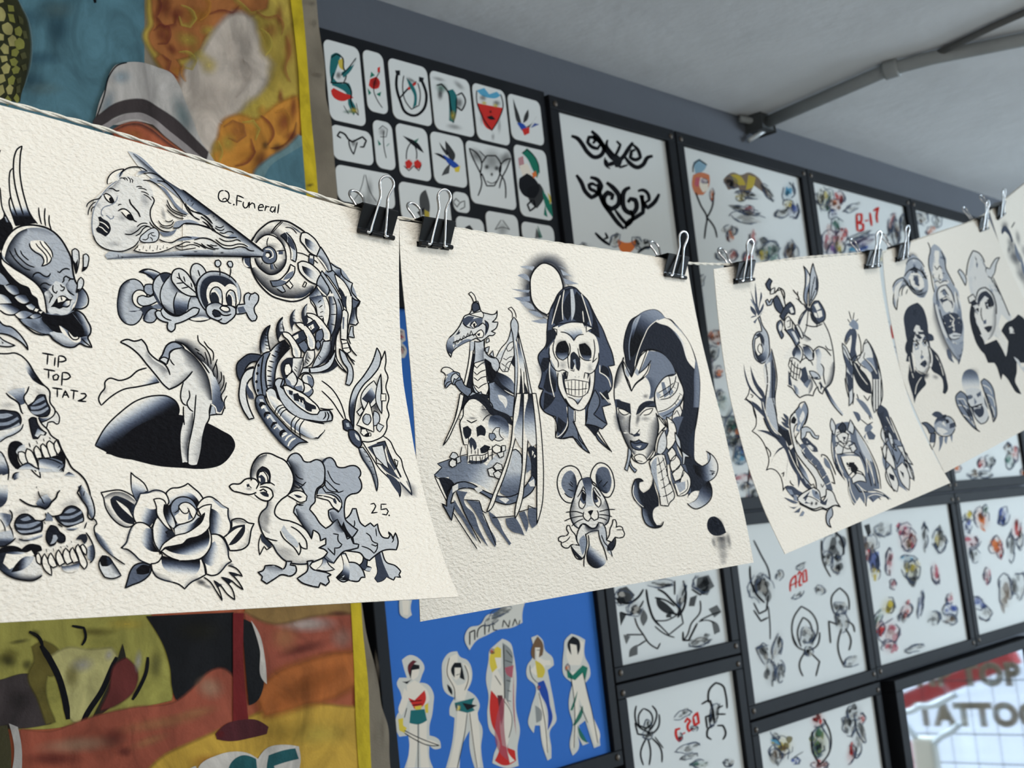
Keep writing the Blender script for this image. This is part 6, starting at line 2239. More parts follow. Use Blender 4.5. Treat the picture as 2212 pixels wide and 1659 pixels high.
ART_WALL = '''
#card0
T 650 0 2.7125
F t 24 44 28 42 32 44 30 50 28 56 26 62 30 66 38 66 40 70 40 78 44 88 42 92 38 84 36 74 30 70 25 68 23 58
F y.8 30 48 34 46 34 56 31 54
L 3 24 46 28 43 33 46 34 54 36 60 34 66
F t 32 58 38 54 43 50 44 46 40 56 34 62
L 2.5 44 46 38 54 32 60
F r 24 72 26 70 34 74 40 76 36 80 30 80 25 76
F r 32 80 36 78 40 76 42 78
L 3 26 58 24 66 36 66 40 72 40 82 46 92
B y.6 42 88 5 3 0
B g.5 38 89 6 2 0
L 1.5 34 84 38 91
L 1.5 44 82 46 91
B k.6 30 60 3 4 0
#card1
F r 55 63 60 61 63 65 62 70 58 71 54 68
F r 61 54 63 53 63 57 61 58
L 2 63 57 60 62 58 72 61 80 65 86
F g 56 57 59 60 55 62
F g 53 70 56 74 54 76
F g 60 75 64 73 63 77
B k.5 59 66 4 5 0
#card2
L 6 77 57 76 68 79 80 84 90 91 92 97 88 100 78 97 66 95 62
L 2.5 82 60 81 70 83 80 88 87 94 84 95 74 93 66
F k 75 56 79 56 79 60 76 60
F k 94 61 98 62 97 66 94 65
L 4 79 78 86 70 92 65
F r 85 70 91 65 92 67 86 72
F t 84 62 88 66 92 74 92 84 89 86 90 76 86 68
B k.5 88 64 6 2 30
#card3
F t 117 72 121 71 124 76 123 90 122 98 118 96 118 84
B g.6 112 70 6 5 20
B k.7 111 75 3 6 0
B k.6 126 82 4 6 0
L 3.5 108 68 112 67 117 73 119 84 121 95
L 3.5 124 76 128 74 131 80 128 88 124 85
L 2.5 124 78 123 92 121 98
B k.35 110 63 7 2 15
B k.35 126 68 7 3 40
B k.35 122 101 8 3 10
B y.5 121 92 3 5 0
#card4
F c 140 72 146 70 150 75 156 73 159 76 156 78 150 78 144 76
F r 140 82 150 84 161 86 158 94 152 104 148 102 143 90
F k 148 93 152 92 155 95 150 95
L 2.5 140 72 140 80 144 92 152 104 158 94 161 84 159 75
B k.5 145 78 4 3 15
B k.5 156 82 4 3 15
B y.7 146 82 3 2 15
B y.7 155 84 3 2 15
B k.8 151 89 1.5 1.5 0
B k.3 144 94 2 7 0
B k.3 158 100 2 8 0
B k.3 153 109 2 4 0
#card5
F k.8 169 78 171 84 174 92 176 100 173 98 170 88
F k.8 181 87 178 92 177 98 180 96
F k.6 188 92 184 98 179 101 182 102
F b 172 98 176 98 180 102 176 104
F r 176 103 182 101 182 106 178 108
F b.7 186 98 190 99 183 102
#card6
L 4 32 110 29 108 31 105 35 107 38 111 41 113 45 111 49 109 52 112 50 117 47 117
L 3 38 111 39 117 42 123 45 113
B k.5 42 114 3 4 0
#card7
B k.35 65 105 4 5 0
L 2 66 104 66 116 68 126
F g 61 111 64 115 62 116
F g 69 115 71 114 68 117
L 1.5 62 103 65 100 69 103 68 109 63 109
#card8
F k 81 108 86 110 92 113 98 122 92 118 86 113
L 2.5 88 113 85 118 84 127
L 2.5 89 113 92 120 92 127
B r 86 131 4 5 0
B r 93 131 4 4.5 0
F r 83 129 86 127 89 130 87 134 84 134
F r 90 129 93 127 96 130 95 134 91 134
L 2 82 132 86 136 90 132 94 136 96 131
F g.7 90 112 94 110 92 114
#card9
F k.8 110 113 112 118 116 124 118 122 114 118
F k.8 115 112 120 118 123 124 121 129 117 124
F b 113 123 118 126 124 130 127 133 124 135 118 131
F k 106 122 112 123 116 128
F k.7 119 130 118 138 112 140 115 134
F y 122 134 127 132 126 137 123 137
#card10
B k.4 152 128 10 12 0
B k.5 140 124 6 9 -40
B k.5 163 126 6 8 40
L 3 134 118 140 122 144 130 143 138 144 146 141 156
L 3 134 118 138 128 141 134 144 140
L 3 167 126 162 128 158 136 162 144 163 158
L 3 167 126 164 134 160 142 158 150
L 3 144 130 148 124 155 124 159 130 158 140 154 148 148 148 144 138
B k.8 148 133 2.5 2.5 0
B k.8 156 134 2.5 2.5 0
B k.8 152 139 1.5 2 0
L 2 148 144 152 146 156 144
L 2 142 120 148 126
#card11
F g 176 122 180 118 186 124 190 134 188 142 184 134 180 126
F m.5 173 126 177 124 178 132 174 134
F s 174 132 180 130 184 142 180 150
F k 174 142 180 138 186 142 190 150 186 158 178 156 174 150
F k.8 180 150 190 146 194 154 188 166 182 160
F o 184 138 187 136 188 140 185 142
L 2 176 122 180 119 187 126 190 138
T 700 350 2.7125
F g 174 22 180 32 184 40 182 44 176 34
F y.8 178 24 181 30 180 34
L 4 166 30 162 34 164 39 168 36 167 30
F g 176 34 178 44 175 42
#card12
T 700 350 2.7125
B k.35 36 22 4 12 0
B k.3 30 30 8 8 -40
B k.3 38 32 8 6 30
L 1.5 32 10 28 24 24 30
L 1.5 33 10 38 26 42 32
#card13
F k.7 78 24 81 22 84 40 82 46 76 34
F y.6 80 38 84 40 84 46 80 46
F k.8 74 40 80 36 78 46
#card14
L 2 108 32 105 29 103 32 106 36 109 32 112 31 112 36 108 38
#card15
F k.8 112 52 116 50 119 54 114 54
#card16
B k.3 142 54 6 8 0
L 1.5 141 46 136 54 142 52 148 54 142 46
#card17
F g.7 170 50 174 60 171 61
F k.6 169 52 172 60 168 61
#tribal
T 1150 150 2.7125
L 9.5 31 53 36 55 40 60 44 66 50 70 55 68 57 63 54 58 48 53
L 8.1 54 60 52 63 48 62 44 58 45 54 49 54 50 57 48 59
L 9.5 47 49 52 54 56 60 60 66 66 72 70 72
L 9.5 80 58 76 64 72 70 66 74 60 76 58 72
L 6.8 60 56 59 60 62 65 67 70
L 6.8 67 57 70 60 68 65 65 70
L 8.1 80 60 84 64 86 70 82 72 78 70 79 65 82 64
L 9.5 96 69 92 70 88 76 84 78 78 75 74 70
L 5.4 66 72 70 78 76 76
L 4.1 58 70 58 76 62 79
F k 63 70 68 68 72 72 70 78 66 78
L 9.5 35 84 39 90 42 97 47 102 52 99 55 93 52 88 46 86
L 8.1 53 100 50 97 46 95 45 92 48 91 51 93
L 9.5 52 91 54 100 57 107 62 114 68 122 73 127
L 10.8 59 90 65 95 69 101 68 108 63 111 58 108 57 102 60 98 64 100 63 104
L 9.5 74 127 76 122 82 118 88 114 88 106 86 100
L 10.8 78 94 74 96 72 104 74 112 80 115 83 110 82 104 78 103 76 106
L 8.1 84 97 88 96 92 99 93 104 90 106
L 9.5 101 99 97 106 92 110 88 106 88 100
L 8.1 66 112 72 120 76 124 80 118 78 112
L 6.8 50 130 56 136 62 140
L 5.4 58 130 60 134 57 135
F o 68 135 75 138 83 135 80 144 74 147 70 144
B k.5 66 136 4 6 30
B k.5 84 138 4 6 -30
B k.3 42 142 6 4 0
B k.5 91 139 4 4 0
L 5.4 84 146 90 142 94 141
#sailor_and_eagle
F c.5 128 74 133 71 139 76 137 80 130 84
L 3 128 82 129 75 133 72 139 76
F o.7 128 84 134 82 141 84 141 92 136 100 130 100 127 92
F m.8 130 86 134 86 132 94 129 92
F s 134 86 140 88 140 96 136 98 133 92
L 4 130 98 134 108 139 118 138 126 137 135
L 4 144 96 143 110 139 118 145 126 147 134
B p.5 137 89 3 2 0
B o.6 143 100 2 5 0
F n.7 152 88 160 82 166 84 172 82 180 86 186 96 192 104 184 98 176 92 172 100 168 102 164 94 156 96
F y.6 158 84 164 84 170 92 164 92
F y.6 172 84 178 86 176 94 170 96
B k.6 158 90 6 4 30
B k.5 188 98 3 8 -35
B k.5 172 100 10 3 10
B r.5 172 112 5 4 0
B k.4 170 112 12 3 15
B k.25 172 118 14 5 10
B y.5 166 102 4 4 0
B c.6 204 98 5 8 10
B y.6 204 107 4 4 0
B k.45 200 114 8 4 -20
B b.4 208 112 5 7 0
B o.7 158 132 3 5 0
B k.4 158 128 6 4 0
B r.5 160 148 4 5 0
B k.4 150 148 4 4 0
B r.4 176 134 3 6 0
B r.6 172 150 4 5 0
B k.5 186 142 9 8 0
B g.4 190 146 8 8 0
B y.4 184 148 5 5 0
B n.5 206 146 6 10 0
B k.4 206 142 3 5 0
T 1380 560 2.1
B r.4 52 30 5 5 0
B k.3 62 22 6 8 30
B b.6 62 50 5 14 15
B c.5 60 56 5 9 15
B k.3 58 40 4 4 0
B o.6 80 80 8 8 -20
B k.4 76 96 6 9 20
B r.7 72 106 4 8 -20
B o.6 82 116 5 6 0
B n.5 68 90 5 5 0
B g.4 88 150 10 12 0
B k.3 84 140 5 6 0
B g.4 96 175 9 16 0
B k.4 100 190 10 9 20
B c.5 104 206 7 6 0
B k.3 96 168 8 8 0
B m.4 106 225 10 5 0
#dragon_and_lettering
T 1612 0 3.617
B g.5 48 120 4 7 20
B y.4 46 118 4 6 10
B o.5 53 122 4 4 -20
B r.5 56 118 3 4 0
B b.4 52 128 3 3 0
B k.35 44 118 3 5 0
B g.4 54 134 4 5 0
B m.5 50 144 5 9 0
B r.5 56 142 4 6 20
B p.4 52 150 4 5 0
B y.4 56 148 3 5 0
LC r 5 66 128 66.5 138
LC r 5 66 128 69 128 69 132 67 133 70 134 70 137 67 138
LC r 5 71 132 73 131.5
LC r 5 74 127 75 135
LC r 5 76 126 79 124 78 129 78.5 133
B k.2 64 124 6 2 -25
B k.25 68 140 9 1.2 -22
B k.2 68 143 9 1.2 -22
B p.5 70 144 9 3 -20
B b.5 70 149 9 3 -10
B c.5 66 152 8 4 0
B y.5 80 154 4 3 0
B r.35 87 132 2 6 15
B n.35 90 138 3 8 0
B k.3 88 142 4 6 0
B k.3 94 134 2 6 0
T 1880 560 2
B g.4 14 60 5 14 -20
B c.6 14 110 5 12 0
B y.3 16 86 4 10 0
B k.35 22 170 4 12 0
#small_pieces
T 1612 0 3.617
B n.4 105 130 4 5 0
B k.35 102 130 3 3 0
B k.3 114 132 3 4 0
B o.3 110 138 3 3 0
T 1940 720 1.6873
B r.5 138 86 3 8 -10
B g.5 142 96 5 10 0
B o.5 136 102 4 6 0
T 2050 880 2
B o.6 8 66 6 4 0
B r.5 36 60 5 6 0
B k.35 44 58 6 8 0
B n.4 28 72 8 5 0
B k.3 40 72 8 4 0
B g.4 66 58 5 9 0
B r.5 72 50 4 9 0
B n.4 64 44 4 6 0
#hands_and_roses
T 1212 1150 3.0675
F k.7 40 40 46 38 52 44 48 50 42 48
L 5 38 46 46 50 54 46 58 40
L 4 42 56 48 58 56 52 58 48
B k.7 44 46 7 6 20
B k.6 52 54 6 6 30
F k.8 41 56 46 58 42 66
L 5 60 40 62 52 66 62 70 66
L 5 68 40 72 42 78 48 84 54 82 58 76 56
F k.85 67 46 74 50 80 56 78 58 72 56 68 52
L 4 66 46 74 48 80 52
L 3 64 60 70 66 76 72 86 64 84 54
L 3 66 62 74 62 82 58
L 3 66 66 74 72 80 74
F k.8 74 58 77 56 78 60 74 60
L 5 86 34 88 44 86 54 82 60
L 4 80 34 80 44
B k.6 85 44 3 9 15
B k.5 70 36 9 3 0
L 4 92 40 98 44 104 38
F k.6 96 32 104 30 108 38 100 44 95 40
B k.5 100 36 7 7 0
F k.7 91 46 96 44 94 52 90 52
L 3 98 48 98 56 92 64 88 74 86 76
L 3 98 62 106 58 112 56
F k.6 104 54 110 51 113 56 108 60
F k.6 106 62 110 64 112 70 108 72
L 2.5 97 63 104 62 108 64
L 4 96 64 90 76 86 76 86 70
F k.6 58 54 61 60 58 66 56 62
L 3 52 60 54 66 58 72 62 78 68 82 70 78
L 3 46 72 52 72 58 72
L 3 54 80 60 76
F k.6 44 72 49 73 46 79
F k.6 49 82 54 79 54 86 48 88
B k.35 98 76 9 4 -20
L 1.5 92 78 98 74 104 76
#spider_and_scorpion
L 4 58 124 63 127 64 134 60 138 55 136 55 128 58 124
B k.5 61 136 3 4 0
L 4 60 140 54 136 52 128 53 122
L 4 62 140 66 134 67 126 64 122
L 4 60 143 54 142 52 134
L 4 64 142 68 138 69 128
L 4 60 145 56 156 58 164
L 4 64 145 70 152 71 162
L 3 66 144 72 152
L 4 61 145 63 154 62 164
B k.6 61 142 4 4 0
LC r 6 84 138 81 139 81 143 83 147 85 144
LC r 5 85.5 142 87.5 141
LC r 6 87 134 89 131 91 133 89 137 90 140 93 138
LC r 6 93 130 94 136 97 134 96 127 93 130
B k.5 84 144 2 3 0
B k.4 94 138 3 2 0
B k.25 86 128 7 3 -25
B k.25 90 152 9 3 -15
B k.25 90 158 7 2 -15
L 4 104 120 105 110 109 106 114 108 116 114 117 124
L 5 105 118 107 126 108 134
L 4 104 118 99 121
L 4 107 128 102 130 103 138
L 4 110 128 116 128
L 4 110 124 114 122
L 4 108 136 104 138 103 144 106 146
L 4 110 136 114 136 116 142 114 146
B k.5 108 128 3 9 10
B g.4 98 163 7 3 -10
B k.5 118 162 4 3 0
#spiders_and_skulls
T 1612 1000 3.973
L 4 4 42 8 50 12 58 13 64
L 5 2 56 3 66 6 72 10 76
B k.6 6 68 5 8 0
L 4 4 76 7 82 11 80 12 72
B k.4 10 68 5 8 0
L 4 4 80 8 86 12 84
L 3 12 78 13 90 13 96
B k.45 18 61 2 3 20
B k.5 40 69 3 3 20
LC r 4 24 70 25 63 27 61 27 68
LC r 3 24 67 27 65
LC r 3 27.5 65 28.5 64.5
LC r 4 28 61 29 59 30 60 29 64 29 67 30.5 66
LC r 4 31 59 31 65 33 64 32.5 58 31 59
B k.25 28 72 4 1.5 -30
B k.2 30 56 4 1.5 -30
B k.5 48 46 6 8 10
B k.5 44 52 3 4 0
B k.5 50 56 4 5 0
L 3 41 42 42 54 46 62
L 4 47 36 52 42 53 50
L 3 28 100 25 92 26 84 30 78 36 82 39 90 36 98
L 3 30 100 28 92 31 84 34 86 36 92
B k.4 33 94 4 5 0
L 3 32 102 28 100 25 92
L 3 34 102 38 100 40 92
L 3 32 103 29 110 31 116
L 3 35 103 40 108 38 116
B k.6 34 102 2.5 3 0
L 3 48 82 47 72 51 68 55 72 56 80
B k.45 51 79 4 4 0
B k.4 52 86 4 6 0
L 3 50 88 45 86 46 98
L 3 52 90 50 100 53 110
L 3 54 86 58 88 59 92
L 3 54 90 57 96 56 102
B k.5 10 104 4 6 -20
B k.5 17 100 2.5 8 10
B k.5 13 114 3 7 0
B k.4 19 114 2 6 0
B k.2 58 108 5 3 -20
#clowns
F k.8 64 34 67 33 68 38 66 40
B n.5 68 44 4 5 0
F b.6 66 50 72 48 73 56 68 60
B r.6 66 50 2 4 0
B y.5 70 60 3 4 0
B k.4 69 54 3 7 0
B m.7 86 36 4 4 0
B r.6 88 42 5 6 0
B n.5 88 44 3 4 0
B c.7 88 52 5 2 0
B y.5 90 58 5 6 0
B k.4 91 60 4 7 0
B k.35 97 40 2 8 0
B k.5 105 42 4 7 0
B y.4 104 41 1.5 5 0
B m.5 78 54 2.5 7 0
B m.6 103 60 2.5 6 -10
B m.4 80 66 2 3 0
B y.6 77 78 4 5 20
B g.5 72 84 2 5 20
B r.7 73 90 2.5 4 10
B m.4 78 92 6 7 0
B m.5 78 100 4 4 0
B r.5 87 80 3 5 20
B k.3 86 84 3 3 0
B b.4 95 77 1.5 8 8
B k.25 102 84 4 4 0
B m.5 111 74 2 3 0
B b.4 111 80 4 4 0
B n.4 111 85 4 3 0
B k.2 75 36 5 4 -20
B k.2 92 101 6 2 -15
#flowers
B y.5 121 29 3 3 0
B b.4 120 34 3 4 0
B m.6 122 43 5 4 0
B k.3 124 50 3 5 -20
B o.7 128 30 4 6 -20
B g.5 130 26 2 3 0
B b.6 140 29 3 5 10
B k.4 139 31 2 3 0
B r.5 147 36 3 6 0
B o.7 136 45 4 5 0
B r.5 138 48 2 4 0
B k.3 144 46 2 8 0
B n.4 149 42 2 5 0
B m.4 131 61 2 5 0
B n.4 141 70 4 10 0
B b.4 126 76 5 3 30
B k.25 148 66 4 8 0
B k.2 130 82 4 4 0
#cat_and_faces
B y.6 20 153 6 5 30
B c.7 16 152 2 4 -40
B n.4 18 158 6 5 0
B k.3 16 148 3 2 30
B b.6 27 162 2.5 2 0
B k.4 16 160 4 5 0
L 1.5 26 160 31 157
B r.7 39 140 4 4 0
B y.5 40 152 5 8 0
B g.4 40 152 5 9 0
B k.5 40 154 3 5 0
B r.5 40 164 5 3 0
L 3 36 146 36 156 40 164 45 158 46 148 42 139
B k.5 59 136 4 5 30
B k.5 56 142 4 6 0
B k.4 62 144 2 8 -20
B r.6 57 158 2.5 6 10
B r.4 63 139 2 3 0
B k.3 60 152 3 8 0
#pinups
T 700 1209 2.7125
F p1 62 80 68 76 76 79 80 86 78 92 76 98 82 99 87 106 87 116 86 124 84 132 84 140 92 144 93 150 88 151 84 148 84 158 87 166 64 166 68 150 67 140 60 141 57 134 58 124 62 118 61 106 58 98 60 94 66 94 64 88
F s 66 100 72 96 78 100 82 104 84 112 80 116 72 114 66 110
F s 69 84 75 84 75 92 71 96 68 92
F s 64 102 67 108 65 118 62 124 60 122 62 110
F s 68 128 74 128 74 150 72 166 66 166 68 148
F s 76 128 82 128 82 150 84 166 77 166
F r 67 110 72 112 80 104 81 112 77 118 72 119
L 2 68 113 78 112
L 2 70 116 78 115
F y 72 117 78 116 77 120 73 120
F t 69 120 80 119 82 128 76 131 68 130
F k 68 86 70 83 76 84 76 87 70 88 69 95
F d 67 84 71 80 74 81 70 85 68 92
F k 62 97 66 97 70 95 66 99
F y 59 127 63 126 63 132 66 134 64 138 60 136
F s 64 136 76 142 90 146 92 148 84 147 72 142
L 2 64 136 76 142 92 148 84 148 72 143 64 138
F y 80 116 83 114 83 122 81 122
L 1.5 66 118 64 126
L 1.5 75 130 75 166
F p1 95 80 100 74 106 73 108 77 114 80 118 90 117 98 114 104 120 108 124 116 122 124 126 134 125 150 127 166 120 166 116 150 116 136 110 148 108 166 97 166 102 146 104 126 100 124 100 118 104 110 97 106 94 92
F s 100 78 106 75 106 82 102 88 102 94 106 100 112 98 114 92 110 82 114 84 117 92 114 104 112 112 106 112 104 106 100 98 97 90
F s 103 86 108 84 109 92 105 96 102 92
F k 101 88 104 82 109 82 111 90 112 96 108 94 109 86 104 86 104 94
F k 98 99 102 104 102 108 99 104
F t 104 114 112 112 120 110 118 116 120 120 112 122 106 120
F k 110 114 122 116 114 120
B y 107 118 2 3 0
F s 106 120 114 122 112 136 108 150 106 166 99 166 104 144
F s 115 122 122 120 124 140 124 166 121 166 118 144
L 1.5 100 78 98 90 104 104 104 112
L 1.5 112 84 115 94 112 104
L 1.5 114 122 112 138 106 166
L 1.5 116 122 119 146 122 166
L 1.5 105 92 108 91
F p1 132 72 136 68 142 63 148 66 151 76 153 90 153 120 156 136 154 150 155 164 148 166 134 162 135 156 138 144 132 136 130 124 131 108 129 96 131 80
F s 135 74 141 76 141 86 138 88 142 96 144 104 140 116 134 110 134 92
F y 133 74 138 69 141 71 141 78 136 78 138 86 134 90 132 84
B r 134 73 2 2 0
F r 133 104 138 110 141 116 140 132 142 148 152 152 153 160 144 164 136 160 140 146 138 140 134 132 132 120
F d 138 108 142 108 143 122 141 132
F e.5 142 66 149 72 150 86 148 100 146 120 144 120 143 90
L 2 143 68 144 120
L 1.5 144 80 150 82
L 1.5 145 96 149 97
L 1.5 146 104 149 105
L 1.5 146 112 149 113
L 1.5 145 72 150 78
F m.7 144 86 151 84 150 94 146 92
F m.6 151 90 152 124 153 140 151 124
F m.5 142 110 145 112 146 140 147 160 144 158
F s 144 110 150 124 148 140 146 152 152 160 148 162 144 140
L 1.5 143 112 149 122 147 142
L 1.5 136 92 141 100
F p1 165 62 170 60 174 64 176 72 182 78 183 84 178 88 180 98 184 120 185 128 180 136 181 150 181 158 178 160 174 148 172 132 168 132 167 138 163 132 165 118 168 100 162 94 162 84 166 78
F s 168 70 172 70 172 78 176 80 180 80 181 84 176 84 174 90 168 92 164 88 168 84
F n 167 66 170 61 174 66 174 76 171 78 172 70 168 70 168 80 166 78
F y.9 168 80 173 83 176 88 174 94 170 94
F b 170 98 175 96 178 104 180 116 182 126 178 136 177 116 172 106
F s 171 106 174 112 177 126 178 140 179 150 177 156 174 144 172 126
F e.5 168 116 173 120 173 128 169 130
B r 171 102 1.5 1.5 0
L 1.5 164 84 166 94 170 98
L 1.5 171 106 176 130 178 154
L 1.5 169 72 172 72
F p1 192 64 197 59 203 61 208 64 208 78 211 84 212 92 206 102 212 120 219 140 220 148 215 150 208 128 203 132 208 144 211 146 206 148 202 140 202 152 198 156 196 150 198 130 195 118 198 98 191 92 190 82 191 72
F s 194 70 198 66 202 64 207 66 206 78 204 84 196 84 193 76
F k 194 66 198 61 203 64 204 70 202 76 201 68 196 67 197 76
F s 197 70 200 70 200 76 198 76
F s 196 90 206 88 208 100 214 124 219 144 216 148 210 128 203 110 202 130 199 150 197 150 200 126 198 104
F g 193 86 198 92 206 84 210 86 208 96 206 90 200 96 194 94
F g.8 196 120 202 104 200 114 198 120
F g.8 198 132 206 116 206 122 200 132
F g.8 202 132 208 142 210 146 206 144
B o 194 86 2 3 0
L 1.5 196 90 199 110 199 150
L 1.5 206 90 214 124 218 146
L 1.5 204 116 210 130
F p1 112 62 116 54 124 52 130 44 138 42 142 36 152 32 160 34 158 42 158 50 150 54 138 56 130 60 122 64 116 72
L 3 116 68 116 58 120 56 120 64
L 3 122 62 124 54 128 52 128 60
L 2.5 132 52 131 58
L 2.5 136 52 134 50 135 56 138 56
L 2.5 142 54 143 48 147 54 148 48
L 2.5 150 53 152 47 154 52
L 2.5 156 48 155 52
B e.4 140 42 10 3 -20
B e.4 134 48 8 3 -30
F p1 60 32 70 32 69 40 70 44 66 47 61 44 60 38
F s 62 32 68 32 67 44 63 44
T 700 350 2.7125
F p1 166 80 167 81 168 82 167 80
F p1 60 132 64 134 65 142 62 144 66 150 64 156 60 156
B m.7 62 138 2 4 0
B m.5 62 150 2 3 0
'''
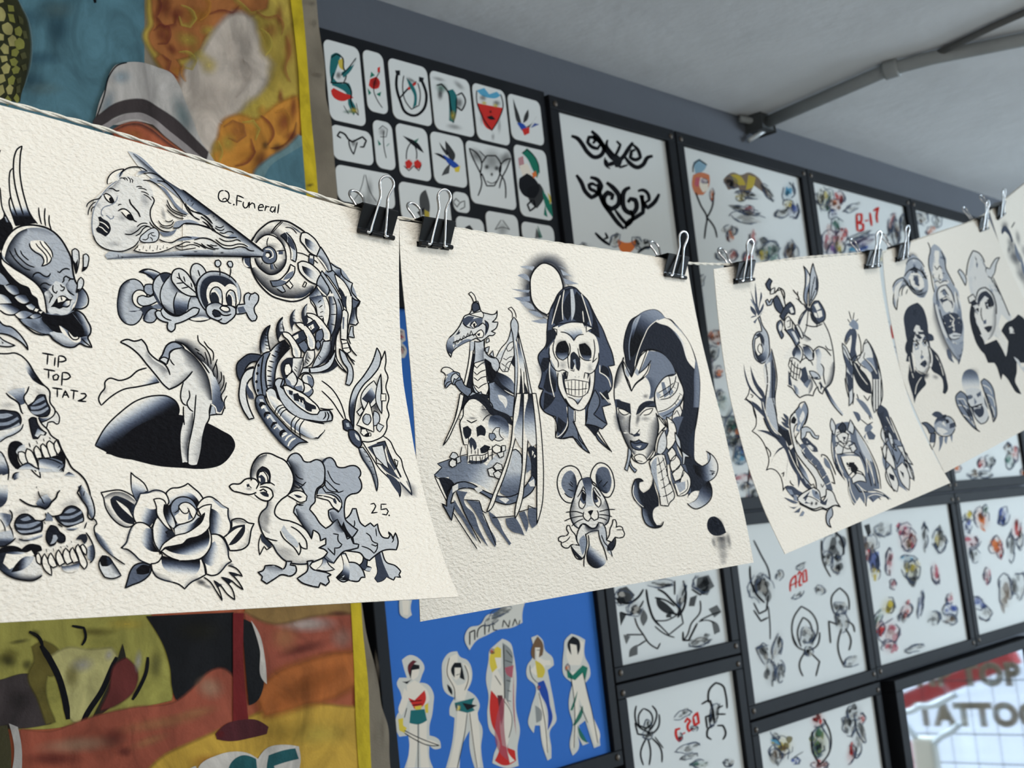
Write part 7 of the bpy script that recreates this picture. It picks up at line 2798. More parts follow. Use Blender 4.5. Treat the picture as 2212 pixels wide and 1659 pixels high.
ART_BANNER = '''
#banner_painting
T 0 0 2.0792
F B 0 -20 150 -20 150 168 0 168
B B2.55 20 20 30 14 0
B B2.55 60 30 16 22 0
B B2.55 40 60 30 10 0
B B1.55 60 10 22 12 0
B B2.55 30 85 20 12 0
B B1.55 26 40 12 20 0
B B1.55 44 92 26 10 0
L 8 98 -4 99 3
F S1 -8 -12 14 -12 22 6 28 18 31 30 33 44 33 58 31 70 27 84 23 95 21 106 -8 104
S B3 3 16 -6 24 8 30 20 33 34 34 48 33 64 29 80 24 94
F S2 -8 -8 2 -6 4 2 -2 4
F S2 -8 6 2 8 6 16 4 22 -2 22
F S2 2 26 8 23 13 28 12 36 7 36 3 32
F S2 -8 32 4 36 4 42 -4 42
F S2 0 50 4 45 9 48 9 56 4 56
F S2 8 40 13 36 17 40 16 48 10 48
F S2 0 58 7 58 8 63 2 65
F S2 1 70 7 65 11 69 9 76 4 77
F S2 -4 78 4 77 6 84 0 87
F S2 6 92 10 87 14 91 12 98 8 98
F S2 -4 90 3 88 5 96 0 100
F S4 8 5 14 6 15 12 9 12
F S4 8 14 14 15 16 24 10 22
F S4 15 30 20 27 23 32 21 38 16 36
F S4 15 43 20 39 25 43 25 50 19 52 16 48
F S4 12 52 17 50 20 54 17 59 12 58
F S4 10 62 15 60 19 64 16 69 12 68
F S4 12 72 17 68 21 71 19 76 14 77
F S4 8 82 13 78 16 81 14 88 9 88
F S4 14 102 17 97 20 102 18 108
F S4 4 104 8 99 12 104 8 110
F S3 19 16 24 20 24 26 20 24
F S3 23 32 27 32 29 40 25 40
F S3 21 56 26 54 28 60 23 62
F S3 22 68 27 66 28 72 24 74
F S3 17 82 22 80 22 86 18 87
F S3 17 90 21 88 21 96 17 97
T 300 0 2.5316
FS Y1 5 10 -10 130 -10 136 40 136 88 132 112 116 130 104 146 66 144 56 130 36 72 20 56 10 40 6 30 10 22 9 8
FS O1 4 12 -10 110 -10 108 6 96 12 84 20 70 22 56 30 50 42 30 50 36 60 40 72 32 68 22 58 16 50 20 46 12 38 10 30 14 22 13 10
B R1.55 22 6 8 12 10
B R1.55 20 30 7 10 -30
B R1.55 28 42 8 5 40
B O2.55 34 62 10 6 30
B R1.55 32 12 10 8 0
B O2.55 50 14 14 10 0
B Y2.55 42 34 14 8 20
B Y2.55 60 26 10 6 0
B O1.55 88 8 10 6 0
B R1.55 120 14 5 14 0
B O1.55 112 26 10 10 0
B Y1.55 100 20 12 8 0
FS W1 7 72 22 82 14 92 16 98 30 104 46 112 56 106 70 98 80 84 92 70 108 58 130 54 124 44 96 38 80 42 60 56 46 62 36
B W1.55 84 40 20 24 0
B W1.55 64 84 24 22 0
B W1.55 90 62 16 14 0
B Y2.55 100 90 14 10 0
B Y2.55 60 56 10 10 20
B Y2.55 52 48 12 8 30
B Y1.55 116 60 10 20 0
B O1.55 128 40 6 20 0
B Y1.55 108 40 8 14 0
FS O2 5 72 106 86 100 100 104 112 96 120 90 134 84 138 100 136 112 128 124 112 132 104 142 98 150 70 142 66 130 70 116
B O1.55 84 112 10 9 0
B Y2.55 76 122 9 10 0
B Y1.55 66 126 6 9 0
B O2.55 92 132 12 9 0
B R1.55 124 104 9 14 10
B R1.55 132 92 4 14 0
B R2.55 104 136 8 12 30
B K2.55 118 126 6 5 -30
B K2.55 108 124 4 5 0
B R1.55 130 116 8 6 -20
B R1.55 121 80 3 6 0
B O2.55 105 94 5 6 20
B R1.55 121 84 4 5 0
S R1 6 14 -6 20 4 16 14 22 22 30 20 32 12
S R1 5 12 26 18 20 26 22 28 30 24 38 16 38
S Y2 5 36 4 46 8 50 16 44 24 36 22 34 14
S O2 6 54 -6 62 2 60 12 52 18
S R1 4 60 12 70 8 80 10 86 4
S Y1 6 78 -4 88 2 96 10 104 8
S O1 5 100 8 110 14 118 12 124 20 122 30
S Y2 6 104 24 112 30 114 40 108 48
S O1 5 126 30 130 44 126 58 130 70
S R1 5 20 46 28 52 26 60 34 66
S Y2 5 34 44 44 44 50 52 46 60 38 58
S O2 5 40 70 36 64 38 54
S O1 5 72 108 80 102 90 106 92 116 84 122 76 118
S Y2 5 88 104 98 102 104 110 100 120
S R1 5 104 98 112 104 116 114 110 124
S O2 5 116 96 124 92 130 100 128 112
S R2 4 112 126 122 124 130 116 134 104
S R1 5 96 118 100 130 92 140 82 142
S Y1 5 68 120 72 130 68 140
S W1 8 90 50 98 60 94 74 84 84
T 0 0 2.0792
F W2 104 104 110 90 114 76 120 68 130 65 148 65 164 70 178 76 186 88 192 104 200 124 210 148 218 160 226 172 200 160 180 140 160 130 140 126 120 130 104 128 98 130
B B1.55 190 120 12 30 -20
B E2.55 112 108 8 20 20
B E2.55 126 80 14 10 0
L 3 98 128 108 100 114 78 122 68 132 65
FS K3 1.5 97 128 108 116 120 108 134 104 150 104 164 112 182 124 200 142 216 158 214 166 196 152 178 138 160 124 146 117 132 117 118 122 106 130 98 133
F E1 103 132 118 124 134 118 146 117 158 122 176 136 196 152 214 168 210 172 190 156 172 142 156 128 144 124 130 125 116 131 108 138
FS M1 3 118 136 132 129 144 128 154 132 170 144 188 158 204 172 214 184 196 190 160 176 130 160
B O1.55 140 140 14 8 20
S K3 5 118 136 132 129 144 128 154 132 170 144 188 158 204 172
T 300 0 2.5316
FS B1 4 138 116 140 130 142 150 142 168 100 160 100 148 110 138 128 126
F B 112 142 130 130 140 124 142 168 104 166
F Y3 128 -10 138 -10 142 30 144 56 146 86 148 110 151 140 153 168 143 168 140 130 138 100 136 60 133 30
B C2.55 148 3 4 3 0
B C2.55 154 64 4 3 0
B C2.55 150 20 3 5 0
B K2.55 146 158 4 2 -15
T 0 1310 2.1032
F M1 -10 -20 360 -20 364 30 372 80 380 166 382 190 -10 190
FS U1 1.5 -10 10 40 0 150 -10 160 24 170 44 175 66 177 88 176 96 150 102 120 108 100 112 86 122 78 121 60 124 -10 124
FS K3 1.5 0 76 30 70 44 76 46 100 52 120 30 124 -10 124 -10 78
B K3.55 20 96 20 12 20
B U2.55 10 50 14 10 0
B K4.55 8 56 14 8 20
B K4.55 28 60 8 8 60
FS U2 3 44 36 58 44 64 60 56 70 48 70 46 82 56 118 48 120 40 96 30 70 36 56 34 42
B U2.55 46 50 10 14 -20
FS U3 4 54 52 70 44 90 46 114 44 118 50 110 72 100 92 88 112 82 119 76 117 70 104 66 84 60 66
B W2.55 84 60 16 10 -10
B U2.55 74 72 10 18 0
B W2.55 112 50 6 8 20
L 14 42 40 52 56 60 72 66 92 70 116
L 12 120 52 114 66 104 88 92 106 84 120
F K4 126 38 130 56 130 76 124 90 108 108 94 116 104 96 114 74 120 56
FS D1 3 122 58 130 54 140 66 138 84 120 100 104 106 112 90
L 8 152 52 150 68 144 82 136 96
B W2.55 142 56 5 14 5
B U4.55 160 60 10 20 0
B Y2.55 130 18 26 8 0
B U2.55 100 26 26 6 0
L 6 74 20 86 22 88 32 84 40
L 8 30 26 40 32 44 42
B K4.55 36 28 8 6 0
B U4.55 20 36 14 3 -10
F K5 150 10 240 6 240 100 200 106 180 94 177 84 175 64 168 40 158 22
T 0 1209 3.8427
B K4.55 112 40 16 8 0
FS F1 2 12 96 30 97 44 92 56 88 74 84 100 80 112 70 118 64 124 62 132 68 138 80 136 92 122 98 104 106 92 112 80 122 12 122
B F2.55 90 92 30 5 -10
B F3.55 44 104 28 6 -5
B D1.55 64 100 8 8 0
B D1.55 70 108 6 4 0
B F2.55 110 86 16 4 -12
B F3.55 118 72 10 8 20
B D1.55 30 112 20 5 0
B F2.55 84 102 14 4 -20
L 3 80 122 92 112 106 105 122 98
FS Y4 3 92 112 106 105 122 98 140 90 160 82 198 84 205 84 206 122 82 122
FS F1 2 138 30 150 31 198 28 200 50 186 56 170 60 156 66 146 74 142 60 140 44
B W3.55 172 36 20 6 0
B D1.55 170 50 18 4 -15
B D1.55 190 53 12 2 0
B F2.55 160 44 10 10 0
B F4.55 192 44 8 8 0
FS U5 3 138 28 160 26 197 22 198 29 180 30 150 34
B D1.55 190 30 8 2 0
FS O3 6 146 76 156 66 170 60 184 56 200 54 200 66 190 74 170 80 150 86
B O3.55 170 74 24 8 -20
B O3.55 180 66 20 6 -20
B Y2.55 178 98 24 10 0
B Y4.55 160 96 20 10 0
B O3.55 120 114 16 6 0
F K5 136 33 142 36 146 46 148 62 148 72 144 80 140 82 138 60
F W3 141 34 145 40 149 56 150 70 148 68 146 50
F R3 131 30 137 30 137 60 139 84 140 92 131 92 131 60
F D2 121 98 128 92 136 90 144 90 151 94 150 98 142 100 128 102 122 101
B R3.55 124 98 3 3 0
F W3 110 122 112 116 122 110 130 108 140 109 145 112 150 106 160 104 168 105 169 112 167 122
F T1 128 122 130 114 136 110 144 112 145 122
F T1 150 116 151 110 160 107 166 106 168 112 160 114 154 116 156 122 150 122
F W3 106 118 110 116 113 122 104 122
F W2 5 92 10 94 12 104 12 122 6 122 8 106
F U4 -4 94 4 93 6 104 6 122 -4 122
F Y3 197 22 203 24 204 40 207 70 208 100 209 122 202 122 200 90 199 60 198 40
B C2.55 212 60 2 14 0
B C2.55 215 96 2 12 0
'''
# ------------------------------------------------------------------ the room
D = 1.08                                       # distance from the camera to the picture wall
WALL = D+.014
def W(u, z): return np.array([u*D, D, EYE[2]+z*D])
FZ, CZ = 0.0, EYE[2]+.630*D
XL, XR, YF = -2.2, 5.2, -3.4
M_WALL = mat('grey_wall_paint', (86, 90, 98), .7, 0, .3, noise=.04, nscale=6, bump=.0004, bscale=120)
M_CEIL = mat('textured_white_ceiling', (212, 214, 216), .9, 0, .2, noise=.05, nscale=9, bump=.0012, bscale=38)
M_FLOOR = mat('worn_concrete_floor', (188, 182, 172), .55, 0, .4, noise=.2, nscale=4)
M_PLAIN = mat('white_wall_paint', (205, 203, 198), .8, 0, .3, noise=.03, nscale=5)
M_ALU = mat('dark_window_frame', (40, 42, 46), .4, .3)
def slab(name, a, b, m):
    bm = bmesh.new(); box(bm, a, b); o = bm_obj(name, bm, m); o['kind'] = 'structure'; return o
slab('wall_back', (XL, WALL, FZ), (XR, WALL+.12, CZ), M_WALL)
slab('floor', (XL-.1, YF-.1, FZ-.1), (XR+.1, WALL+.12, FZ), M_FLOOR)
slab('ceiling', (XL-.1, YF-.1, CZ), (XR+.1, WALL+.12, CZ+.12), M_CEIL)
slab('wall_left', (XL-.12, YF, FZ), (XL, WALL, CZ), M_PLAIN)
slab('wall_front', (XL, YF-.12, FZ), (XR, YF, CZ), M_PLAIN)
# right wall: shop front with one wide opening
WY0, WY1, WZ0, WZ1 = -2.9, .75, .25, 2.25
def wall_with_hole():
    bm = bmesh.new()
    box(bm, (XR, YF, FZ), (XR+.12, WALL, WZ0)); box(bm, (XR, YF, WZ1), (XR+.12, WALL, CZ))
    box(bm, (XR, YF, WZ0), (XR+.12, WY0, WZ1)); box(bm, (XR, WY1, WZ0), (XR+.12, WALL, WZ1))
    o = bm_obj('wall_right', bm, M_PLAIN); o['kind'] = 'structure'
wall_with_hole()
def fill_lamp_frame():  # unseen frame, added to give the fill lamp behind the camera a window
    bm = bmesh.new(); x0, x1, z0, z1 = -2.0, .6, .35, 2.15
    for a, c in (((x0, z0), (x1, z0+.05)), ((x0, z1-.05), (x1, z1)), ((x0, z0), (x0+.05, z1)), ((x1-.05, z0), (x1, z1)), (((x0+x1)/2-.025, z0), ((x0+x1)/2+.025, z1))):
        box(bm, (a[0], YF, a[1]), (c[0], YF+.05, c[1]))
    o = bm_obj('added_window_frame', bm, M_ALU); o['kind'] = 'structure'
fill_lamp_frame()
def shop_window():
    bm = bmesh.new(); t = .05
    box(bm, (XR+.02, WY0, WZ0), (XR+.08, WY1, WZ0+t)); box(bm, (XR+.02, WY0, WZ1-t), (XR+.08, WY1, WZ1))
    for y in (WY0, WY0+1.2, WY1-t): box(bm, (XR+.02, y, WZ0+t), (XR+.08, y+t, WZ1-t))
    fr = bm_obj('window_1', bm, M_ALU); fr['kind'] = 'structure'
    g = bpy.data.materials.new('clear_glass'); g.use_nodes = True; nt = g.node_tree
    for n in list(nt.nodes):
        if n.type != 'OUTPUT_MATERIAL': nt.nodes.remove(n)
    tr = nt.nodes.new('ShaderNodeBsdfTransparent'); tr.inputs[0].default_value = (.94, .97, .96, 1)
    gl = nt.nodes.new('ShaderNodeBsdfGlossy'); gl.inputs['Roughness'].default_value = .02
    mx = nt.nodes.new('ShaderNodeMixShader'); mx.inputs[0].default_value = .06
    nt.links.new(tr.outputs[0], mx.inputs[1]); nt.links.new(gl.outputs[0], mx.inputs[2]); nt.links.new(mx.outputs[0], nt.nodes['Material Output'].inputs[0])
    bm = bmesh.new(); box(bm, (XR+.045, WY0+t, WZ0+t), (XR+.051, WY1-t, WZ1-t)); p = bm_obj('pane', bm, g); p.parent = fr
    # painted shop lettering on the pane, read from the street
    ml = mat('tan_window_lettering', (150, 128, 104), .6)
    for s, z, h, y in LETTERING:
        cu = bpy.data.curves.new('lettering', 'FONT'); cu.body = s; cu.size = h*1.35; cu.align_x = 'CENTER'; cu.extrude = .002; cu.offset = h*.085; cu.space_character = 1.12
        o = bpy.data.objects.new('lettering', cu); C.objects.link(o)
        dg = bpy.context.evaluated_depsgraph_get(); me = bpy.data.meshes.new_from_object(o.evaluated_get(dg))
        bpy.data.objects.remove(o); o = bpy.data.objects.new('lettering', me); C.objects.link(o); me.materials.append(ml)
        o.matrix_world = Matrix.Translation((XR+.056, y, z)) @ Matrix(((0, 0, 1, 0), (1, 0, 0, 0), (0, 1, 0, 0), (0, 0, 0, 1)))
        o.parent = fr
LETTERING = [('TIP TOP', .948, .088, -.245), ('TATTOO', .785, .090, -.205)]
shop_window()
def grille():
    bm = bmesh.new(); X0, X1 = XR+.010, XR+.014
    for z in (.638, .755, .971, 1.16, 1.35): box(bm, (X0, WY0, z-.0018), (X1, WY1, z+.0018))
    y = WY0+.06
    while y < WY1: box(bm, (X0+.001, y-.0012, WZ0+.05), (X1-.001, y+.0012, WZ1-.05)); y += .101
    o = bm_obj('grille', bm, M_ALU); o.parent = bpy.data.objects['window_1']
grille()
def neon():
    m = mat('white_glass_tube', (232, 242, 244), .15, 0, .6); me = mat('cream_lamp_case', (244, 240, 222), .5)
    r = empty('neon_sign', (XR-.2, -.34, .66), 'unlit white tube sign on a cream post by the shop window, seen in the mirror', 'sign')
    for P in ([(-.455, .92), (-.42, .864), (-.397, .818), (-.366, .775)], [(-.334, .902), (-.274, .903), (-.222, .925), (-.171, .947)], [(-.293, .754), (-.254, .784), (-.212, .803), (-.175, .832)], [(-.40, .875), (-.36, .885), (-.334, .902)]):
        V, Fc = tube([(XR-.2, q[0]/100, q[1]/100) for q in curve([(y*100, z*100) for y, z in P], .8)], .013, 10); adopt(obj('tube', V, Fc, m, smooth=True), r)
    bm = bmesh.new(); box(bm, (XR-.21, -.385, FZ), (XR-.15, -.295, .775), .012); adopt(bm_obj('post', bm, me), r)
neon()
# the street outside, seen only as the reflection in the big glazed frame
M_STREET = mat('pale_pavement', (196, 196, 200), .9, noise=.06, nscale=2)
slab('street', (XR+.12, -9, -.15), (XR+9, 9, -.02), M_STREET)
def facade():
    bm = bmesh.new(); box(bm, (XR+8, -9, -.02), (XR+8.3, 9, 5)); o = bm_obj('facade', bm, mat('white_facade', (226, 228, 232), .9, noise=.05, nscale=1))
    tag(o, 'pale building front across the street, seen reflected in the large glazed frame', 'building', kind='structure')
    bm = bmesh.new(); box(bm, (XR+.95, -1.35, .80), (XR+1.05, -.40, .88)); bmesh.ops.rotate(bm, verts=bm.verts, cent=(XR+1, -.70, .87), matrix=Matrix.Rotation(math.radians(20), 3, 'X')); box(bm, (XR+.95, -1.6, .15), (XR+1.05, -1.02, .53)); a = bm_obj('awning', bm, mat('red_awning', (176, 44, 44), .8))
    tag(a, 'red awning edge outside, reflected in the large glazed frame', 'awning', kind='structure')
facade()

# ceiling conduit with its box
def ceil_pt(u, v, dz): return np.array([u*D, v*D, CZ-dz])
M_PIPE = mat('painted_conduit', (150, 154, 154), .6, 0, .4, noise=.1, nscale=20)
root = empty('ceiling_conduit', ceil_pt(1.75, .9, .012), 'grey conduit pipe running along the ceiling from a dark box above the pictures', 'conduit')
V, Fc = tube([ceil_pt(1.765, .985, .012), ceil_pt(1.722, .76, .012), ceil_pt(1.735, .70, .012), ceil_pt(1.79, .585, .012), ceil_pt(1.95, .25, .012), ceil_pt(2.05, .05, .012)], .0105, 12)
adopt(obj('pipe', V, Fc, M_PIPE, smooth=True), root)
V, Fc = tube([ceil_pt(1.722+.003*i/6, .765-.02*i/6, .012) for i in range(7)], .0145, 12); adopt(obj('coupling', V, Fc, M_PIPE, smooth=True), root)
V, Fc = tube([ceil_pt(1.745, .72, .008), ceil_pt(1.712, .60, .006), ceil_pt(1.68, .45, .006), ceil_pt(1.6, .1, .006)], .0055, 8); adopt(tag(obj('cable', V, Fc, mat('dark_cable', (96, 96, 94), .7), smooth=True), 'thin dark cable'), root)
V, Fc = tube([ceil_pt(1.775, .995, .010), ceil_pt(1.72, 1.008, .008)], .006, 8); adopt(obj('stub_pipe', V, Fc, M_PIPE, smooth=True), root)
bm = bmesh.new(); box(bm, ceil_pt(1.742, 1.0125, .026), ceil_pt(1.782, .985, 0), .003); adopt(tag(bm_obj('junction_box', bm, mat('grey_box', (70, 74, 76), .6)), 'dark grey junction box'), root)
V, Fc = tube([ceil_pt(1.786, .992, .014), ceil_pt(1.762, 1.0, .028), ceil_pt(1.735, 1.006, .044)], .0042, 8); adopt(tag(obj('clear_tube', V, Fc, mat('clear_plastic_tube', (196, 202, 204), .2, 0, .6), smooth=True), 'short pale plastic tube'), root)

# ------------------------------------------------------------------ framed flash on the wall
def hit_y(Y, lim=None):
    def h(x, y, off):
        d = ray(x, y); p = EYE+d*((Y-off)/d[1])
        if lim: p[0] = min(max(p[0], lim[0]*D), lim[1]*D); p[2] = min(max(p[2], EYE[2]+lim[2]*D), EYE[2]+lim[3]*D)
        return p
    return h
def quad(name, u0, u1, z0, z1, Y, m, parent, rad=0, thick=.0012):
    x0, x1, a, b = u0*D, u1*D, EYE[2]+z0*D, EYE[2]+z1*D
    pts = []
    if rad:
        for cx, cz, s in ((x1-rad, b-rad, 0), (x0+rad, b-rad, 90), (x0+rad, a+rad, 180), (x1-rad, a+rad, 270)):
            for k in range(6):
                q = math.radians(s+18*k); pts.append((cx+rad*math.cos(q), cz+rad*math.sin(q)))
    else: pts = [(x1, b), (x0, b), (x0, a), (x1, a)]
    n = len(pts)
    V = [(x, Y, z) for x, z in pts]+[(x, Y+thick, z) for x, z in pts]
    Fc = [tuple(range(n)), tuple(range(2*n-1, n-1, -1))]+[(i, i+n, (i+1) % n+n, (i+1) % n) for i in range(n)]
    return adopt(obj(name, V, Fc, m), parent)
def picture(name, label, cat, inner, outer, group, m_print, art=None, part=None, plab=None, front=.007, screws=True, Y=None, key=None, again=()):
    """a print behind a black frame of four bars with corner screws"""
    Y = Y or D
    u0, u1, z0, z1 = inner; a0, a1, b0, b1 = outer
    r = empty(name, ((a0+a1)/2*D, WALL, EYE[2]+b0*D), label, cat, group)
    bm = bmesh.new(); yb, yf = WALL-.0005, Y-front; X = lambda u: u*D; Z = lambda z: EYE[2]+z*D; e = .0012
    box(bm, (X(a0)+e, yf, Z(z1)), (X(a1)-e, yb, Z(b1)-e), .0012); box(bm, (X(a0)+e, yf, Z(b0)+e), (X(a1)-e, yb, Z(z0)), .0012)
    box(bm, (X(a0)+e, yf, Z(z0)), (X(u0), yb, Z(z1)), .0012); box(bm, (X(u1), yf, Z(z0)), (X(a1)-e, yb, Z(z1)), .0012)
    fr = adopt(bm_obj('frame', bm, M_FRAME), r)
    pr = quad('print', u0-.004, u1+.004, z0-.004, z1+.004, Y, m_print, r)
    if screws:
        for su, sz in ((a0+.012, b0+.012), (a1-.012, b0+.012), (a0+.012, b1-.012), (a1-.012, b1-.012)):
            bm = bmesh.new(); bmesh.ops.create_uvsphere(bm, u_segments=10, v_segments=6, radius=.0042)
            for v in bm.verts: v.co = Vector((v.co.x+X(su), v.co.y*.55+yf-.0004, v.co.z+Z(sz)))
            adopt(bm_obj('screw', bm, M_SCREW, smooth=True), r)
    if art:
        h0 = hit_y(Y, inner); k = Ink(h0, 8e-6, 3, spot=1.25)
        for du, dz in again:                                   # further rows of the same print, covered by the hanging sheets from the front
            def h1(x, y, off, du=du, dz=dz):
                d = ray(x, y); p = EYE+d*((Y-off)/d[1]); p[0] = min(max(p[0]+du*D, u0*D), u1*D); p[2] = min(max(p[2]+dz*D, EYE[2]+z0*D), EYE[2]+z1*D); return p
            k.hit = h1; k.run(art); k.layer = 3
        k.hit = h0; k.run(art); o = k.build(part or 'artwork', M_PINK, r)
        if o and plab: o['label'] = plab
    return r
SEC, org = {}, 'T 0 0 1'
for chunk in ART_WALL.split('#')[1:]:
    nm, _, body = chunk.partition('\n'); SEC[nm.strip()] = org+'\n'+body
    org = ([org]+[l for l in body.splitlines() if l.startswith('T ')])[-1]
b = .019
def cell(u0, u1, z0, z1): return (u0, u1, z0, z1), (u0-b, u1+b, z0-b, z1+b)
PRG = 'framed flash prints on the wall'
# board of small cards
inn, out = (.868, 1.236, .3135, .556), (.8555, 1.2352, .2995, .568)
board = empty('card_board', (1.05*D, WALL, EYE[2]+.2995*D), 'black framed board of small rounded flash cards at the top left of the wall', 'picture')
bm = bmesh.new(); box(bm, (.8555*D, D-.002, EYE[2]+.2995*D), (1.2352*D, WALL-.0005, EYE[2]+.568*D), .001); adopt(bm_obj('frame', bm, M_FRAME), board)
zz = lambda x, y: (650+x/3.687, y/3.687); z5 = lambda x, y: (700+x/3.687, 350+y/3.687)
CARDS = [(zz(175, 305), zz(520, 1012), 'mermaid'), (zz(488, 388), zz(697, 917), 'red rose'), (zz(690, 455), zz(1048, 1012), 'horseshoe'), (zz(1022, 555), zz(1385, 1098), 'green ram horn'),
    (zz(1360, 655), zz(1668, 1165), 'weeping red heart'), (zz(1642, 740), zz(1940, 1165), 'diving swallow'), (zz(235, 985), zz(582, 1325), 'grey ram horns'), (zz(568, 948), zz(757, 1362), 'pale stemmed flower'),
    (zz(750, 975), zz(1042, 1450), 'red cherries'), (zz(1025, 1040), zz(1328, 1502), 'blue swallow'), (zz(1307, 1112), z5(1535, 387), 'skull moth'), (zz(1690, 1145), z5(1825, 470), 'green scarf lady'),
    (zz(270, 1305), z5(570, 380), 'grey flower'), (z5(590, 150), z5(1020, 520), 'dagger'), (z5(1020, 230), z5(1165, 413), 'small heart'), (z5(1045, 425), z5(1285, 640), 'dark bud'),
    (z5(1282, 385), z5(1560, 640), 'grey bulb'), (z5(1568, 470), z5(1840, 660), 'green bud')]
for i, (a, c, nm) in enumerate(CARDS):
    p, q = on_y(a[0], a[1], D-.003), on_y(c[0], c[1], D-.003)
    u0, u1, z1, z0 = p[0]/D, q[0]/D, (p[2]-EYE[2])/D, (q[2]-EYE[2])/D
    z0 = max(z0, .308); u1 = min(u1, 1.2325)
    cd = quad('flash_card', u0, u1, z0, z1, D-.0032, M_PRINT, board, .009, .001); cd['label'] = 'white card with a %s design' % nm
    k = Ink(hit_y(D-.0032, (u0, u1, z0, z1)), 8e-6, 3); k.run(SEC['card%d' % i]); k.build('design_print', M_PINK, cd)
i_, o_ = cell(1.2555, 1.494, .215, .546)
picture('framed_print', 'framed print of black curling tribal symmetrical designs next to the card board', 'picture', i_, o_, PRG, M_PRINT, SEC['tribal'], 'design_print', again=((0, -.165),))
i_, o_ = cell(1.2565, 1.4965, -.154, .177)
picture('framed_print', 'framed grey print of clasped hands, roses and thorny stems beside the blue poster', 'picture', i_, o_, PRG, M_PRINT, SEC['hands_and_roses'], 'design_print', again=((0, .165),))
i_, o_ = cell(1.2565, 1.4965, -.523, -.192)
picture('framed_print', 'framed print with a grey spider, red lettering and a scorpion below the roses print', 'picture', i_, o_, PRG, M_PRINT, SEC['spider_and_scorpion'], 'design_print')
i_, o_ = cell(1.533, 1.865, .037, .546)
picture('framed_print', 'tall framed print with a sailor capped girl and a spread eagle', 'picture', i_, o_, PRG, M_PRINT, SEC['sailor_and_eagle'], 'design_print', again=((.06, -.20), (.03, -.36)))
i_, o_ = cell(1.534, 1.868, -.244, -.002)
picture('framed_print', 'framed print of large grey spiders, a butterfly and skulls around red lettering', 'picture', i_, o_, PRG, M_PRINT, SEC['spiders_and_skulls'], 'design_print')
i_, o_ = cell(1.534, 1.874, -.523, -.283)
picture('framed_print', 'framed print with a yellow cat head and an oval skull, left of the mirror', 'picture', i_, o_, PRG, M_PRINT, SEC['cat_and_faces'], 'design_print')
i_, o_ = cell(1.903, 2.244, .037, .546)
picture('framed_print', 'tall framed print with a dragon, red slanted lettering and a blue scene', 'picture', i_, o_, PRG, M_PRINT, SEC['dragon_and_lettering'], 'design_print', again=((.02, -.2),))
i_, o_ = cell(1.905, 2.246, -.243, -.003)
picture('framed_print', 'framed print of many small coloured clowns and a ship, above the mirror', 'picture', i_, o_, PRG, M_PRINT, SEC['clowns'], 'design_print')
i_, o_ = cell(2.283, 2.622, .037, .546)
picture('framed_print', 'tall framed print of small coloured pieces, half hidden by the last hanging sheets', 'picture', i_, o_, PRG, M_PRINT, SEC['small_pieces'], 'design_print', again=((-.04, .16), (.05, -.12)))
i_, o_ = cell(2.285, 2.622, -.241, -.003)
picture('framed_print', 'framed print of scattered coloured flowers and moths at the right end of its row', 'picture', i_, o_, PRG, M_PRINT, SEC['flowers'], 'design_print')
M_BLUE = paper_mat('blue_print', (48, 106, 186), 0, 0)
picture('framed_poster', 'framed bright blue poster with five cut out pin-up figures', 'poster', (.8845, 1.2215, -.249, .268), (.867, 1.2372, -.268, .2985), None, M_BLUE, SEC['pinups'], 'pin_up_cutouts', 'cream edged pin-up figures and lettering', again=((0, .262),))
# the large glazed frame that mirrors the shop window
mm = bpy.data.materials.new('mirroring_glass'); mm.use_nodes = True; nt = mm.node_tree; bs = nt.nodes['Principled BSDF']
bs.inputs['Base Color'].default_value = lin((236, 238, 242))+(1,); bs.inputs['Metallic'].default_value = 1; bs.inputs['Roughness'].default_value = .03
picture('mirror', 'black framed mirror at the bottom right reflecting the shop window lettering', 'mirror', (1.934, 2.478, -.66, -.284), (1.908, 2.502, -.686, -.2655), None, mm, front=.012, screws=False, Y=D-.012)

